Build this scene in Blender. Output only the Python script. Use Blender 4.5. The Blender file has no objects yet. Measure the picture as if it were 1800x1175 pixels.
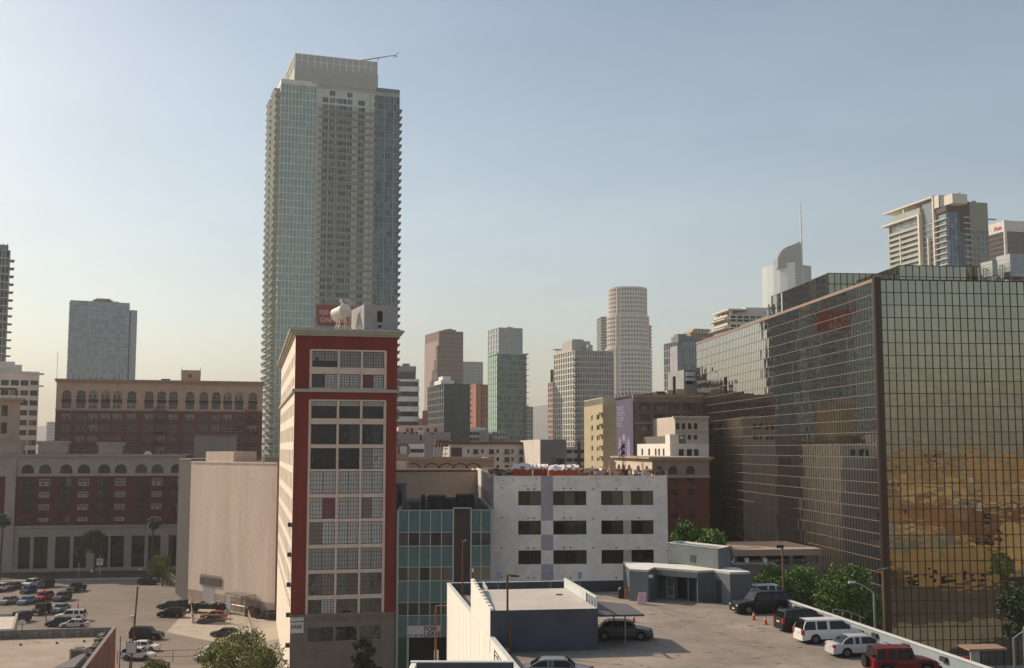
import bpy, math, random
from math import sin, cos, pi, radians, atan2, sqrt
from mathutils import Vector
random.seed(7)
HAZE = 0.00019
sc = bpy.context.scene
COL = sc.collection

# ---------------------------------------------------------------- camera
F, HZ = 2000.0, 787.5
TH = math.atan(200.0 / F); CT, ST = cos(TH), sin(TH)
HC = 30.0                                   # eye height above the street
cam = bpy.data.cameras.new('camera'); camo = bpy.data.objects.new('camera', cam); COL.objects.link(camo)
camo.location = (0, 0, HC); camo.rotation_euler = (pi/2 + TH, 0, 0)
cam.sensor_width = 36; cam.lens = 36 * F / 1800; cam.clip_start = 0.5; cam.clip_end = 30000
sc.camera = camo

# ---------------------------------------------------------------- light
SAZ, SEL = radians(57), radians(33)         # sun: 57 deg left of the view, 33 deg up
sunv = Vector((-sin(SAZ)*cos(SEL), cos(SAZ)*cos(SEL), sin(SEL)))
sl = bpy.data.lights.new('sun', 'SUN'); sl.energy = 3.9; sl.angle = radians(0.5); sl.color = (1.0, 0.84, 0.64)
slo = bpy.data.objects.new('sun', sl); COL.objects.link(slo)
slo.rotation_euler = sunv.to_track_quat('Z', 'Y').to_euler(); slo.location = (-200, 100, 300)
w = bpy.data.worlds.new('World'); sc.world = w; w.use_nodes = True
nt = w.node_tree; bg = nt.nodes['Background']; sky = nt.nodes.new('ShaderNodeTexSky')
sky.sky_type = 'NISHITA'; sky.sun_disc = False; sky.sun_elevation = SEL; sky.sun_rotation = -SAZ
sky.altitude = 100; sky.air_density = 1.0; sky.dust_density = 1.7; sky.ozone_density = 1.6
tint = nt.nodes.new('ShaderNodeVectorMath'); tint.operation = 'MULTIPLY'; tint.inputs[1].default_value = (1.0, .985, .895)   # the warm, faded film stock
nt.links.new(sky.outputs[0], tint.inputs[0])
# thin milky veil with a faint uneven structure over the clear-sky colour
stc = nt.nodes.new('ShaderNodeTexCoord'); smp = nt.nodes.new('ShaderNodeMapping'); smp.inputs['Scale'].default_value = (1.0, 1.0, 3.2)
sno = nt.nodes.new('ShaderNodeTexNoise'); sno.inputs['Scale'].default_value = 2.6; sno.inputs['Detail'].default_value = 6; sno.inputs['Roughness'].default_value = .55
smr = nt.nodes.new('ShaderNodeMapRange'); smr.inputs[1].default_value = .35; smr.inputs[2].default_value = .75; smr.inputs[3].default_value = .30; smr.inputs[4].default_value = 1.25
vs = nt.nodes.new('ShaderNodeVectorMath'); vs.operation = 'SCALE'; vs.inputs[0].default_value = (1.0, .98, .93)
va = nt.nodes.new('ShaderNodeVectorMath'); va.operation = 'ADD'
nt.links.new(stc.outputs['Generated'], smp.inputs[0]); nt.links.new(smp.outputs[0], sno.inputs[0]); nt.links.new(sno.outputs[0], smr.inputs[0]); sxyz = nt.nodes.new('ShaderNodeSeparateXYZ'); nt.links.new(stc.outputs['Generated'], sxyz.inputs[0])
sel = nt.nodes.new('ShaderNodeMapRange'); sel.inputs[1].default_value = 0.0; sel.inputs[2].default_value = .42; sel.inputs[3].default_value = 1.55; sel.inputs[4].default_value = .35   # the veil lies low
smu = nt.nodes.new('ShaderNodeMath'); smu.operation = 'MULTIPLY'; nt.links.new(sxyz.outputs[2], sel.inputs[0]); nt.links.new(smr.outputs[0], smu.inputs[0]); nt.links.new(sel.outputs[0], smu.inputs[1])
nt.links.new(smu.outputs[0], vs.inputs['Scale'])
nt.links.new(tint.outputs[0], va.inputs[0]); nt.links.new(vs.outputs[0], va.inputs[1]); nt.links.new(va.outputs[0], bg.inputs[0]); bg.inputs[1].default_value = 0.108
sc.view_settings.view_transform = 'Standard'; sc.view_settings.look = 'None'
sc.view_settings.exposure = 0.26; sc.view_settings.gamma = 1
sc.cycles.use_denoising = True
sc.cycles.max_bounces = 6; sc.cycles.volume_bounces = 0; sc.cycles.transparent_max_bounces = 8
sc.cycles.sample_clamp_indirect = 6

# ---------------------------------------------------------------- picture -> place
def ray(px, py):
    v = (587.5 - py) / F
    return Vector(((px - 900) / F, CT - ST*v, ST + CT*v))
def at(px, py, Y):
    r = ray(px, py); return Vector((0, 0, HC)) + r * (Y / r.y)
def XP(px, Y): return at(px, HZ, Y).x
def ZP(py, Y, px=900): return at(px, py, Y).z
def gp(px, py, z=0.0):
    r = ray(px, py); return Vector((0, 0, HC)) + r * ((z - HC) / r.z)

# ---------------------------------------------------------------- materials
MATS = {}
def M(name, rgb, rough=0.85, noise=0.12, scale=0.35, metal=0.0, spec=0.35, bump=0.0, streak=False, ior=None, fine=0.06, coat=0.0):
    if name in MATS: return MATS[name]
    m = bpy.data.materials.new(name); m.use_nodes = True; n = m.node_tree
    b = n.nodes['Principled BSDF']
    b.inputs['Roughness'].default_value = rough; b.inputs['Metallic'].default_value = metal
    b.inputs['Specular IOR Level'].default_value = spec
    if coat: b.inputs['Coat Weight'].default_value = coat; b.inputs['Coat Roughness'].default_value = .05
    if ior: b.inputs['IOR'].default_value = ior
    c = (*rgb, 1)
    tc = n.nodes.new('ShaderNodeTexCoord'); mp = n.nodes.new('ShaderNodeMapping')
    n.links.new(tc.outputs['Object'], mp.inputs[0])
    if streak: mp.inputs['Scale'].default_value = (1, 1, 0.12)
    a = n.nodes.new('ShaderNodeTexNoise'); a.inputs['Scale'].default_value = scale; a.inputs['Detail'].default_value = 5; a.inputs['Roughness'].default_value = .65
    f = n.nodes.new('ShaderNodeTexNoise'); f.inputs['Scale'].default_value = scale*14; f.inputs['Detail'].default_value = 3
    n.links.new(mp.outputs[0], a.inputs[0]); n.links.new(tc.outputs['Object'], f.inputs[0])
    r = n.nodes.new('ShaderNodeMapRange'); r.inputs[1].default_value = .3; r.inputs[2].default_value = .7
    r.inputs[3].default_value = 1-noise*1.3; r.inputs[4].default_value = 1+noise
    r2 = n.nodes.new('ShaderNodeMapRange'); r2.inputs[1].default_value = .3; r2.inputs[2].default_value = .7
    r2.inputs[3].default_value = 1-fine; r2.inputs[4].default_value = 1+fine
    n.links.new(a.outputs[0], r.inputs[0]); n.links.new(f.outputs[0], r2.inputs[0])
    mu = n.nodes.new('ShaderNodeMath'); mu.operation = 'MULTIPLY'
    n.links.new(r.outputs[0], mu.inputs[0]); n.links.new(r2.outputs[0], mu.inputs[1])
    vm = n.nodes.new('ShaderNodeVectorMath'); vm.operation = 'SCALE'; vm.inputs[0].default_value = rgb
    n.links.new(mu.outputs[0], vm.inputs['Scale']); n.links.new(vm.outputs[0], b.inputs['Base Color'])
    if bump:
        bp = n.nodes.new('ShaderNodeBump'); bp.inputs['Strength'].default_value = bump; bp.inputs['Distance'].default_value = .05
        n.links.new(f.outputs[0], bp.inputs['Height']); n.links.new(bp.outputs[0], b.inputs['Normal'])
    MATS[name] = m; return m
def G(name, rgb, rough=0.05, spec=0.5, metal=0.0, wave=0.0, ws=0.5, ior=1.5, stretch=1.0):
    if name in MATS: return MATS[name]
    m = bpy.data.materials.new(name); m.use_nodes = True; n = m.node_tree; b = n.nodes['Principled BSDF']
    b.inputs['Base Color'].default_value = (*rgb, 1); b.inputs['Roughness'].default_value = rough
    b.inputs['Specular IOR Level'].default_value = spec; b.inputs['Metallic'].default_value = metal; b.inputs['IOR'].default_value = ior
    if wave:
        tc = n.nodes.new('ShaderNodeTexCoord'); a = n.nodes.new('ShaderNodeTexNoise'); a.inputs['Scale'].default_value = ws; a.inputs['Detail'].default_value = 1
        bp = n.nodes.new('ShaderNodeBump'); bp.inputs['Strength'].default_value = 1; bp.inputs['Distance'].default_value = wave
        mp = n.nodes.new('ShaderNodeMapping'); mp.inputs['Scale'].default_value = (1, 1, stretch); n.links.new(tc.outputs['Object'], mp.inputs[0])
        n.links.new(mp.outputs[0], a.inputs[0]); n.links.new(a.outputs[0], bp.inputs['Height']); n.links.new(bp.outputs[0], b.inputs['Normal'])
    MATS[name] = m; return m

gl_dark = G('glass_dark', (.012,.013,.015), .04, wave=.01)
gl_mid  = G('glass_mid', (.05,.055,.06), .06, wave=.01)
gl_blind = G('glass_blinds', (.24,.22,.20), .25)
gl_pale = G('glass_pale', (.13,.15,.16), .1)
GLS = [gl_dark, gl_dark, gl_mid, gl_blind]
asphalt = M('asphalt', (.060,.056,.054), .9, .25, .15)
concrete = M('concrete', (.34,.31,.28), .9, .12, .2)
metal_grey = M('metal_grey', (.35,.35,.35), .45, .05, metal=.6)
metal_dark = M('metal_dark', (.04,.035,.035), .6, .1)
rust = M('rusty_steel', (.17,.075,.035), .8, .25, .8)
white_paint = M('white_paint', (.74,.72,.68), .6, .06)
roof_grey = M('roof_grey', (.30,.28,.26), .9, .15, .25)
roof_dark = M('roof_dark', (.10,.095,.095), .9, .2, .3)

# ---------------------------------------------------------------- mesh builder
ORIG = {}
class MB:
    def __init__(s): s.v = []; s.f = []; s.m = []
    def poly(s, pts, mi=0):
        b = len(s.v); s.v += [tuple(p) for p in pts]; s.f.append(tuple(range(b, b+len(pts)))); s.m.append(mi)
    def hexa(s, p, mi=0, skip=()):   # p: 4 bottom (ccw) + 4 top
        b = len(s.v); s.v += [tuple(q) for q in p]
        fs = [(3,2,1,0),(4,5,6,7),(0,1,5,4),(1,2,6,5),(2,3,7,6),(3,0,4,7)]
        for i, f in enumerate(fs):
            if i in skip: continue
            s.f.append(tuple(b+k for k in f)); s.m.append(mi)
    def box(s, x0, x1, y0, y1, z0, z1, mi=0):
        s.hexa([(x0,y0,z0),(x1,y0,z0),(x1,y1,z0),(x0,y1,z0),(x0,y0,z1),(x1,y0,z1),(x1,y1,z1),(x0,y1,z1)], mi)
    def prism(s, poly, z0, z1, mi=0, mt=None, bottom=False):
        n = len(poly)
        for i in range(n):
            a, c = poly[i], poly[(i+1) % n]
            s.poly([(a[0],a[1],z0),(c[0],c[1],z0),(c[0],c[1],z1),(a[0],a[1],z1)], mi)
        s.poly([(p[0],p[1],z1) for p in poly], mi if mt is None else mt)
        if bottom: s.poly([(p[0],p[1],z0) for p in reversed(poly)], mi)
    def tube(s, p0, p1, r0, r1=None, n=8, mi=0, caps=True):
        r1 = r0 if r1 is None else r1; p0 = Vector(p0); p1 = Vector(p1); d = (p1-p0).normalized()
        u = d.orthogonal().normalized(); v = d.cross(u); b = len(s.v)
        for (p, r) in ((p0, r0), (p1, r1)):
            for k in range(n):
                t = 2*pi*k/n; s.v.append(tuple(p + u*(r*cos(t)) + v*(r*sin(t))))
        for k in range(n):
            k2 = (k+1) % n; s.f.append((b+k, b+k2, b+n+k2, b+n+k)); s.m.append(mi)
        if caps:
            s.f.append(tuple(b+k for k in reversed(range(n)))); s.m.append(mi)
            s.f.append(tuple(b+n+k for k in range(n))); s.m.append(mi)
    def path(s, pts, r, n=6, mi=0):
        for a, c in zip(pts, pts[1:]): s.tube(a, c, r, r, n, mi)
    def build(s, name, mats, parent=None, smooth=False, bevel=0):
        me = bpy.data.meshes.new(name)
        o = bpy.data.objects.new(name, me); COL.objects.link(o)
        off = Vector((0,0,0))
        if parent is not None:
            off = ORIG.get(parent.name, Vector((0,0,0))); o.parent = parent; ORIG[o.name] = off
        if not isinstance(mats, (list, tuple)): mats = [mats]
        me.from_pydata([(x-off.x, y-off.y, z-off.z) for x, y, z in s.v], [], s.f)
        for m in mats: me.materials.append(m)
        me.polygons.foreach_set('material_index', s.m)
        if smooth: me.polygons.foreach_set('use_smooth', [True]*len(s.f))
        if bevel:
            bv = o.modifiers.new('bevel', 'BEVEL'); bv.width = bevel; bv.segments = 2; bv.limit_method = 'ANGLE'; bv.angle_limit = radians(35)
        me.update(); return o

def thing(name, label, cat, loc=(0,0,0), rz=0, group=None):
    o = bpy.data.objects.new(name, None); COL.objects.link(o); o.empty_display_size = .5
    o.location = loc; o.rotation_euler = (0,0,rz); o['label'] = label; o['category'] = cat
    if group: o['group'] = group
    ORIG[o.name] = Vector(loc) if rz == 0 else Vector((0,0,0))
    return o
def tag(o, label, cat, group=None):
    o['label'] = label; o['category'] = cat
    if group: o['group'] = group
    return o
def struct(o, kind='structure'): o['kind'] = kind; return o
def dup(root, loc, rz, label, group=None, swap=None):
    r = root.copy(); COL.objects.link(r); r.location = loc; r.rotation_euler = (0,0,rz); r['label'] = label
    if group: r['group'] = group
    def rec(o, par):
        for ch in list(o.children):
            c = ch.copy(); COL.objects.link(c); c.parent = par
            if swap:
                for i, sl_ in enumerate(c.material_slots):
                    mm = ch.material_slots[i].material
                    if mm in swap: sl_.link = 'OBJECT'; sl_.material = swap[mm]
            rec(ch, c)
    rec(root, r); return r

def each(name, mats, parent, fns):
    """one object per piece: fns is a list of functions drawing into a builder"""
    out = []
    for fn in fns:
        mb = MB(); fn(mb); out.append(mb.build(name, mats, parent))
    return out
# ---------------------------------------------------------------- facades
class Face:
    def __init__(s, A, B):
        s.A = Vector((A[0], A[1])); s.B = Vector((B[0], B[1])); d = s.B - s.A; s.L = d.length; s.d = d / s.L
        s.n = Vector((s.d.y, -s.d.x)); s.ang = atan2(s.d.y, s.d.x)
    def pt(s, u, z, o=0.0):
        p = s.A + s.d*u + s.n*o; return (p.x, p.y, z)
    def uv(s, px, py):
        r = ray(px, py); c = Vector((r.x, r.y)); t = (s.A.dot(s.n)) / c.dot(s.n)
        return (c*t - s.A).dot(s.d), HC + r.z*t
    def u(s, px, py=HZ): return s.uv(px, py)[0]
    def z(s, px, py): return s.uv(px, py)[1]
    def box(s, mb, u0, u1, z0, z1, o0, o1, mi=0):
        mb.hexa([s.pt(u0,z0,o1), s.pt(u1,z0,o1), s.pt(u1,z0,o0), s.pt(u0,z0,o0), s.pt(u0,z1,o1), s.pt(u1,z1,o1), s.pt(u1,z1,o0), s.pt(u0,z1,o0)], mi)
    def quad(s, mb, u0, u1, z0, z1, o=0.0, mi=0):
        mb.poly([s.pt(u0,z0,o), s.pt(u1,z0,o), s.pt(u1,z1,o), s.pt(u0,z1,o)], mi)
    def wall(s, mb, z0, z1, holes, dep=.3, mi=0, mr=None, o=0.0, u0=0.0, u1=None, mfn=None):
        """a wall with real openings; a hole is (u0,u1,z0,z1[,'arch'])"""
        mr = mi if mr is None else mr; u1 = s.L if u1 is None else u1
        us = sorted({round(x,3) for h in holes for x in h[:2]} | {round(u0,3), round(u1,3)}); us = [x for x in us if u0-1e-3 <= x <= u1+1e-3]
        zs = sorted({round(x,3) for h in holes for x in h[2:4]} | {round(z0,3), round(z1,3)}); zs = [x for x in zs if z0-1e-3 <= x <= z1+1e-3]
        for i in range(len(us)-1):
            uc = (us[i]+us[i+1])/2; run = None
            for j in range(len(zs)-1):
                zc = (zs[j]+zs[j+1])/2
                if not any(h[0] < uc < h[1] and h[2] < zc < h[3] for h in holes):
                    s.quad(mb, us[i], us[i+1], zs[j], zs[j+1], o, mfn(uc, zc) if mfn else mi)
        for h in holes:
            a, b, c, d = h[:4]
            if len(h) > 4:
                r = (b-a)/2; cz = d - r; m_ = (a+b)/2; K = 8
                arc = [(m_ + r*cos(pi - pi*k/K), cz + r*sin(pi*k/K)) for k in range(K+1)]
                for k in range(K):
                    p, q = arc[k], arc[k+1]; cx = a if k < K/2 else b
                    mb.poly([s.pt(p[0],p[1],o), s.pt(q[0],q[1],o), s.pt(cx,d,o)], mfn(a-.05, d-.05) if mfn else mi)
                    mb.poly([s.pt(p[0],p[1],o), s.pt(p[0],p[1],o-dep), s.pt(q[0],q[1],o-dep), s.pt(q[0],q[1],o)], mr)
                mb.poly([s.pt(arc[K//2][0],arc[K//2][1],o), s.pt(b,d,o), s.pt(a,d,o)], mfn(a-.05, d-.05) if mfn else mi); top = cz
            else:
                top = d; mb.poly([s.pt(a,d,o), s.pt(b,d,o), s.pt(b,d,o-dep), s.pt(a,d,o-dep)], mr)
            mb.poly([s.pt(a,c,o), s.pt(a,c,o-dep), s.pt(b,c,o-dep), s.pt(b,c,o)], mr)
            mb.poly([s.pt(a,c,o), s.pt(a,top,o), s.pt(a,top,o-dep), s.pt(a,c,o-dep)], mr)
            mb.poly([s.pt(b,c,o), s.pt(b,c,o-dep), s.pt(b,top,o-dep), s.pt(b,top,o)], mr)

WM = {}
def win_mesh(w_, h_, nx, nz, fr, gl, fw=.06, bar=.035, sill=None):
    key = (round(w_,1), round(h_,1), nx, nz, fr.name, tuple(g.name for g in gl), fw)
    if key in WM: return WM[key]
    mb = MB()
    mb.box(0, w_, -.04, .02, 0, fw); mb.box(0, w_, -.04, .02, h_-fw, h_)
    mb.box(0, fw, -.037, .02, fw, h_-fw); mb.box(w_-fw, w_, -.037, .02, fw, h_-fw)
    for i in range(1, nx): x = w_*i/nx; mb.box(x-bar/2, x+bar/2, -.033, .02, fw, h_-fw)
    for i in range(1, nz): z = h_*i/nz; mb.box(fw, w_-fw, -.03, .02, z-bar/2, z+bar/2)
    if len(gl) == 1: mb.poly([(0,0,0),(w_,0,0),(w_,0,h_),(0,0,h_)], 1)
    else:
        for i in range(nx):
            for j in range(nz):
                a, b, c, d = w_*i/nx, w_*(i+1)/nx, h_*j/nz, h_*(j+1)/nz
                mb.poly([(a,0,c),(b,0,c),(b,0,d),(a,0,d)], 1 + ((i*7+j*3+(i*j) % 5) % len(gl)))
    me = bpy.data.meshes.new('window'); me.from_pydata(mb.v, [], mb.f)
    for m in [fr]+list(gl): me.materials.append(m)
    me.polygons.foreach_set('material_index', mb.m); me.update(); WM[key] = me; return me
def window(face, parent, u0, u1, z0, z1, nx, nz, fr, gl, o=-.25, fw=.06, name='window', bar=.035):
    me = win_mesh(u1-u0, z1-z0, nx, nz, fr, gl, fw, bar)
    ob = bpy.data.objects.new(name, me); COL.objects.link(ob); ob.parent = parent
    p = Vector(face.pt(u0, z0, o)) - ORIG[parent.name]; ob.location = p; ob.rotation_euler = (0,0,face.ang)
    bw, bh = round(u1-u0,1), round(z1-z0,1)
    ob.scale = ((u1-u0)/max(.01,WMW[me][0]) if me in WMW else 1, 1, (z1-z0)/WMW[me][1] if me in WMW else 1)
    if me not in WMW: WMW[me] = (u1-u0, z1-z0)
    return ob
WMW = {}

def ext(N, d, px):
    k = XP(px, 1.0); t = (k*N[1]-N[0])/(d[0]-k*d[1]); return t
def plan(px, Y, a, right, left=None, depth=None, width=None):
    """near corner at pixel column px and depth Y, front turned by a degrees -> [left, near, right, back]"""
    a = radians(a); N = Vector((XP(px, Y), Y)); f = Vector((cos(a), sin(a))); s = Vector((-sin(a), cos(a)))
    t = width if width else ext(N, f, right)
    q = depth if depth else ext(N, s, left)
    return [N+s*q, N, N+f*t, N+f*t+s*q]
def inset(poly, t):
    n = len(poly); out = []
    for i in range(n):
        p0, p1, p2 = Vector(poly[i-1][:2]), Vector(poly[i][:2]), Vector(poly[(i+1) % n][:2])
        d1 = (p1-p0).normalized(); d2 = (p2-p1).normalized(); n1 = Vector((-d1.y, d1.x)); n2 = Vector((-d2.y, d2.x))
        b = (n1+n2); k = b.length_squared
        out.append(p1 + b*(2*t/k) if k > 1e-6 else p1+n1*t)
    return out
def roof_part(parent, poly, z1, ph, t, wm, rm, name='roof'):
    mb = MB(); ip = inset(poly, t); n = len(poly)
    for i in range(n):
        a, b, c, d = poly[i], poly[(i+1) % n], ip[(i+1) % n], ip[i]
        mb.poly([(a[0],a[1],z1),(b[0],b[1],z1),(c[0],c[1],z1),(d[0],d[1],z1)], 0)
        mb.poly([(d[0],d[1],z1),(c[0],c[1],z1),(c[0],c[1],z1-ph),(d[0],d[1],z1-ph)], 0)
    mb.poly([(p[0],p[1],z1-ph) for p in ip], 1)
    return mb.build(name, [wm, rm], parent)
def block(name, label, cat, poly, z1, wm, rm, z0=0, ph=.7, t=.3, group=None, skip=(), wname='wall'):
    """plain building body; faces in skip are left for a detailed facade"""
    root = thing(name, label, cat, (poly[1][0], poly[1][1], z0), 0, group)
    mb = MB(); n = len(poly)
    for i in range(n):
        if i in skip: continue
        Face(poly[i], poly[(i+1) % n]).quad(mb, 0, (Vector(poly[i][:2])-Vector(poly[(i+1) % n][:2])).length, z0, z1)
    if mb.f: mb.build(wname, wm, root)
    roof_part(root, poly, z1, ph, t, wm, rm)
    return root
def style(cols, pitch, pier, band, dep=.25, g=None, z0=15, every=1, wide=1.0):
    return dict(cols=cols, pitch=pitch, pier=pier, band=band, dep=dep, g=g or [gl_dark], z0=z0, every=every, wide=wide)
def dress(face, z1, st, gm, fm, gmats, zb=0, rnd=random):
    """glazing quads + piers and bands standing proud of it"""
    c, p = st['cols'], st['pitch']; rows = max(1, int((z1-st['z0'])/p)); zlow = z1-rows*p
    for i in range(c):
        for j in range(rows):
            face.quad(gm, face.L*i/c, face.L*(i+1)/c, z1-(j+1)*p, z1-j*p, 0, rnd.choice(st['g']) if isinstance(st['g'][0], int) else gmats.index(rnd.choice(st['g'])))
    if zlow > zb: face.quad(gm, 0, face.L, zb, zlow, 0, len(gmats))
    if st['band'] > 0:
        bh = p*st['band']
        for j in range(rows+1): face.box(fm, 0, face.L, z1-j*p-bh/2 if j else z1-bh/2, z1-j*p+(bh/2 if j else 0), 0, st['dep'])
    if st['pier'] > 0:
        pw = face.L/c*st['pier']
        for i in range(0, c+1, st['every']):
            u = face.L*i/c; face.box(fm, max(0,u-pw/2), min(face.L,u+pw/2), zlow, z1-.01, 0, st['dep']+.04*(1 if st['pier'] else 0)+.003)
def tower(name, label, poly, z1, fmat, sts, cat='skyscraper', roofm=None, z0=0, group=None, ph=1.0, backm=None):
    """sts: {face index: style}; other faces are dressed like the front"""
    root = thing(name, label, cat, (poly[1][0], poly[1][1], z0), 0, group)
    gm, fm = MB(), MB(); n = len(poly); gmats = []
    for s_ in sts.values():
        for g in s_['g']:
            if g not in gmats: gmats.append(g)
    for i in range(n):
        f = Face(poly[i], poly[(i+1) % n])
        if i in sts: dress(f, z1, sts[i], gm, fm, gmats, z0)
        else:
            b = dict(list(sts.values())[-1]); b['cols'] = max(1, int(b['cols']*f.L/max(1, Face(poly[1], poly[2]).L))); dress(f, z1, b, gm, fm, gmats, z0)
    gm.build('glazing', gmats+[fmat], root); fm.build('facade_frame', fmat, root)
    roof_part(root, poly, z1, ph, .4, fmat, roofm or roof_grey)
    if len(poly) == 4:
        rr = random.Random(len(name)*7+int(z1)); fr = Face(poly[1], poly[2]); dp = (Vector(poly[0][:2])-Vector(poly[1][:2])).length; h_ = max(1.2, fr.L*.045)
        for k in range(3):
            a = fr.L*rr.uniform(.12,.75); w_ = fr.L*rr.uniform(.06,.14); o = -dp*rr.uniform(.2,.5)
            mb = MB(); fr.box(mb, a, a+w_, z1-ph, z1+h_*rr.uniform(.3,1.1), o-dp*.12, o); mb.build('roof_plant', fmat if k else metal_grey, root)
    return root
def pent(root, poly, z0, z1, mat, name='penthouse', top=None):
    mb = MB(); mb.prism(poly, z0, z1, 0, 1); return mb.build(name, [mat, top or roof_grey], root)
def sub(poly, a0, a1, b0, b1):
    """sub-rectangle of a 4-corner plan, fractions along the front (a) and into the depth (b)"""
    L, N, R, B = [Vector(p[:2]) for p in poly]
    g = lambda a, b: N + (R-N)*a + (L-N)*b
    return [g(a0,b1), g(a0,b0), g(a1,b0), g(a1,b1)]
def text(s, size, mat, parent, face, u, z, o=.06, name='lettering', bold=0.0, ext_=.02):
    c = bpy.data.curves.new(name, 'FONT'); c.body = s; c.size = size; c.extrude = ext_; c.offset = bold; c.materials.append(mat)
    ob = bpy.data.objects.new(name, c); COL.objects.link(ob); ob.parent = parent
    me = bpy.data.meshes.new_from_object(ob.evaluated_get(bpy.context.evaluated_depsgraph_get())); bpy.data.objects.remove(ob)
    ob = bpy.data.objects.new(name, me); COL.objects.link(ob); ob.parent = parent
    ob.location = Vector(face.pt(u, z, o)) - ORIG[parent.name]; ob.rotation_euler = (pi/2, 0, face.ang); return ob

# ================================================================ ground
mb = MB(); R = 7600
mb.poly([(-R,-R,0),(R,-R,0),(R,R,0),(-R,R,0)])
struct(mb.build('ground', M('city_ground', (.32,.285,.245), .95, .3, .02)))
# parking lot, left
lot_m = M('lot_asphalt', (.215,.176,.150), .95, .16, .12, bump=.2)
mb = MB(); mb.poly([(-150,150,.004),(-42,150,.004),(-42,200,.004),(-64,232,.004),(-76,270,.004),(-150,257,.004)])
struct(mb.build('parking_lot', lot_m))
pale = M('pale_concrete', (.42,.36,.30), .95, .12, .3)
mb = MB(); mb.poly([(-56.5,190,.008),(-41,176,.008),(-25,205,.008),(-45,222,.008),(-62,226,.008)])
struct(mb.build('concrete_yard', pale))
yl = M('faded_yellow_paint', (.34,.25,.15), .9, .4, 2)
mb = MB()
for (a, b) in (((430,830),(430,890)),):
    pass
def gline(mb, p, q, wd, z, mi=0):
    p = Vector(p[:2]); q = Vector(q[:2]); d = (q-p).normalized(); n = Vector((-d.y, d.x))*wd/2
    mb.poly([(*(p-n),z),(*(q-n),z),(*(q+n),z),(*(p+n),z)], mi)
for px, py, qx, qy in ((152,1042,152,1062),(152,1070,151,1082),(62,1075,57,1092),(35,1028,33,1045),(118,1023,120,1040),(296,1105,290,1122)):
    gline(mb, gp(px,py), gp(qx,qy), .12, .012)
for k in range(5): gline(mb, gp(262+k*3,1040+k*12), gp(320+k*3,1037+k*12), .1, .012)
struct(mb.build('lot_markings', yl))
# street and pavements behind the lot
mb = MB(); st_a = radians(10); sd = Vector((cos(st_a), sin(st_a))); sn = Vector((sin(st_a), -cos(st_a)))
o0 = Vector((-127, 282))
def strip(mb, w0, w1, u0, u1, z, mi=0):
    P = [o0+sd*u0+sn*w1, o0+sd*u1+sn*w1, o0+sd*u1+sn*w0, o0+sd*u0+sn*w0]; mb.poly([(*p, z) for p in P], mi)
strip(mb, 4.0, 21, -60, 90, .008); struct(mb.build('street', asphalt))
mb = MB(); c0 = [o0+sd*-60+sn*4, o0+sd*90+sn*4, o0+sd*90+sn*0, o0+sd*-60+sn*0]; mb.prism(c0, 0, .14)
c1 = [o0+sd*-60+sn*24, o0+sd*54+sn*24, o0+sd*54+sn*21, o0+sd*-60+sn*21]; mb.prism(c1, 0, .13)
struct(mb.build('pavement', M('pavement', (.36,.31,.26), .9, .12, .4)))
# street on the right, between the parking deck and the mirrored block
mb = MB(); mb.poly([(27,20,.006),(49,20,.006),(38,170,.006),(18,170,.006)]); struct(mb.build('side_street', asphalt))
mb = MB(); mb.poly([(53,60,.006),(300,80,.006),(300,100,.006),(50,128,.006)]); struct(mb.build('cross_street', M('cross_street', (.10,.085,.07), .9, .2, .1)))

# ================================================================ parking structure
DZ = 15.2; da = radians(8.6); DO = Vector((-6.6, 117.6)); du = Vector((cos(da), sin(da))); dw = Vector((sin(da), -cos(da)))
DWID = 29.3; DLEN = 78
def dk(u, w_): return DO + du*u + dw*w_
deck_paint = M('deck_wall_paint', (.80,.75,.68), .8, .07, .4, streak=True)
deck_in = M('deck_parapet_paint', (.28,.33,.36), .8, .1, .4)
deck_navy = M('navy_wall_paint', (.075,.082,.105), .8, .12, .5)
deck_top = M('deck_surface', (.30,.25,.207), .93, .30, .11, bump=.15, fine=.1)
ps = thing('parking_structure', 'cream walled parking structure with a tan rooftop deck and low parapets, in the foreground', 'parking structure', (*DO, 0))
mb = MB(); P = [dk(0,0), dk(0,DLEN), dk(DWID,DLEN), dk(DWID,0)]
mb.poly([(*p, DZ) for p in P]); mb.build('roof_deck', deck_top, ps)
mb = MB(); fl = Face(P[0], P[1]); fr_ = Face(P[2], P[3]); fb = Face(P[3], P[0])
PH = 1.1
fl.box(mb, 0, DLEN, 0, DZ+PH, -.25, 0)                       # left wall with parapet
for k in range(1, 26): fl.box(mb, k*3, k*3+.10, 0, DZ+PH-.3, 0, .012)
fb.box(mb, .3, DWID-.3, DZ, DZ+PH, -.25, -.003, 2); fb.quad(mb, 0, DWID, 0, DZ, 0, 0)
mb.build('outer_wall', [deck_paint, deck_in, deck_navy], ps)
mb = MB(); fr_.box(mb, 0, DLEN-.3, 0, DZ-.01, -.25, 0, 0); fr_.box(mb, 0, DLEN-.3, DZ-.01, DZ+PH, -.2, .003, 0)
mb.build('right_parapet', [deck_in], ps)
mb = MB(); fr_.box(mb, 0, DLEN-.3, DZ+PH, DZ+PH+.08, -.28, .06); fl.box(mb, 0, DLEN, DZ+PH, DZ+PH+.06, -.3, .04); fb.box(mb, .35, DWID-.35, DZ+PH, DZ+PH+.06, -.3, .04)
mb.build('coping', M('pale_coping', (.62,.62,.60), .7, .08, .8), ps)
us_ = [fr_.u(px, 1100)-.3 for px in (1408, 1449, 1495, 1545, 1599, 1665)]
each('scupper_box', metal_dark, ps, [lambda mb, u=u: fr_.box(mb, u, u+.75, DZ+.62, DZ+.92, -.42, -.21) for u in us_])
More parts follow.
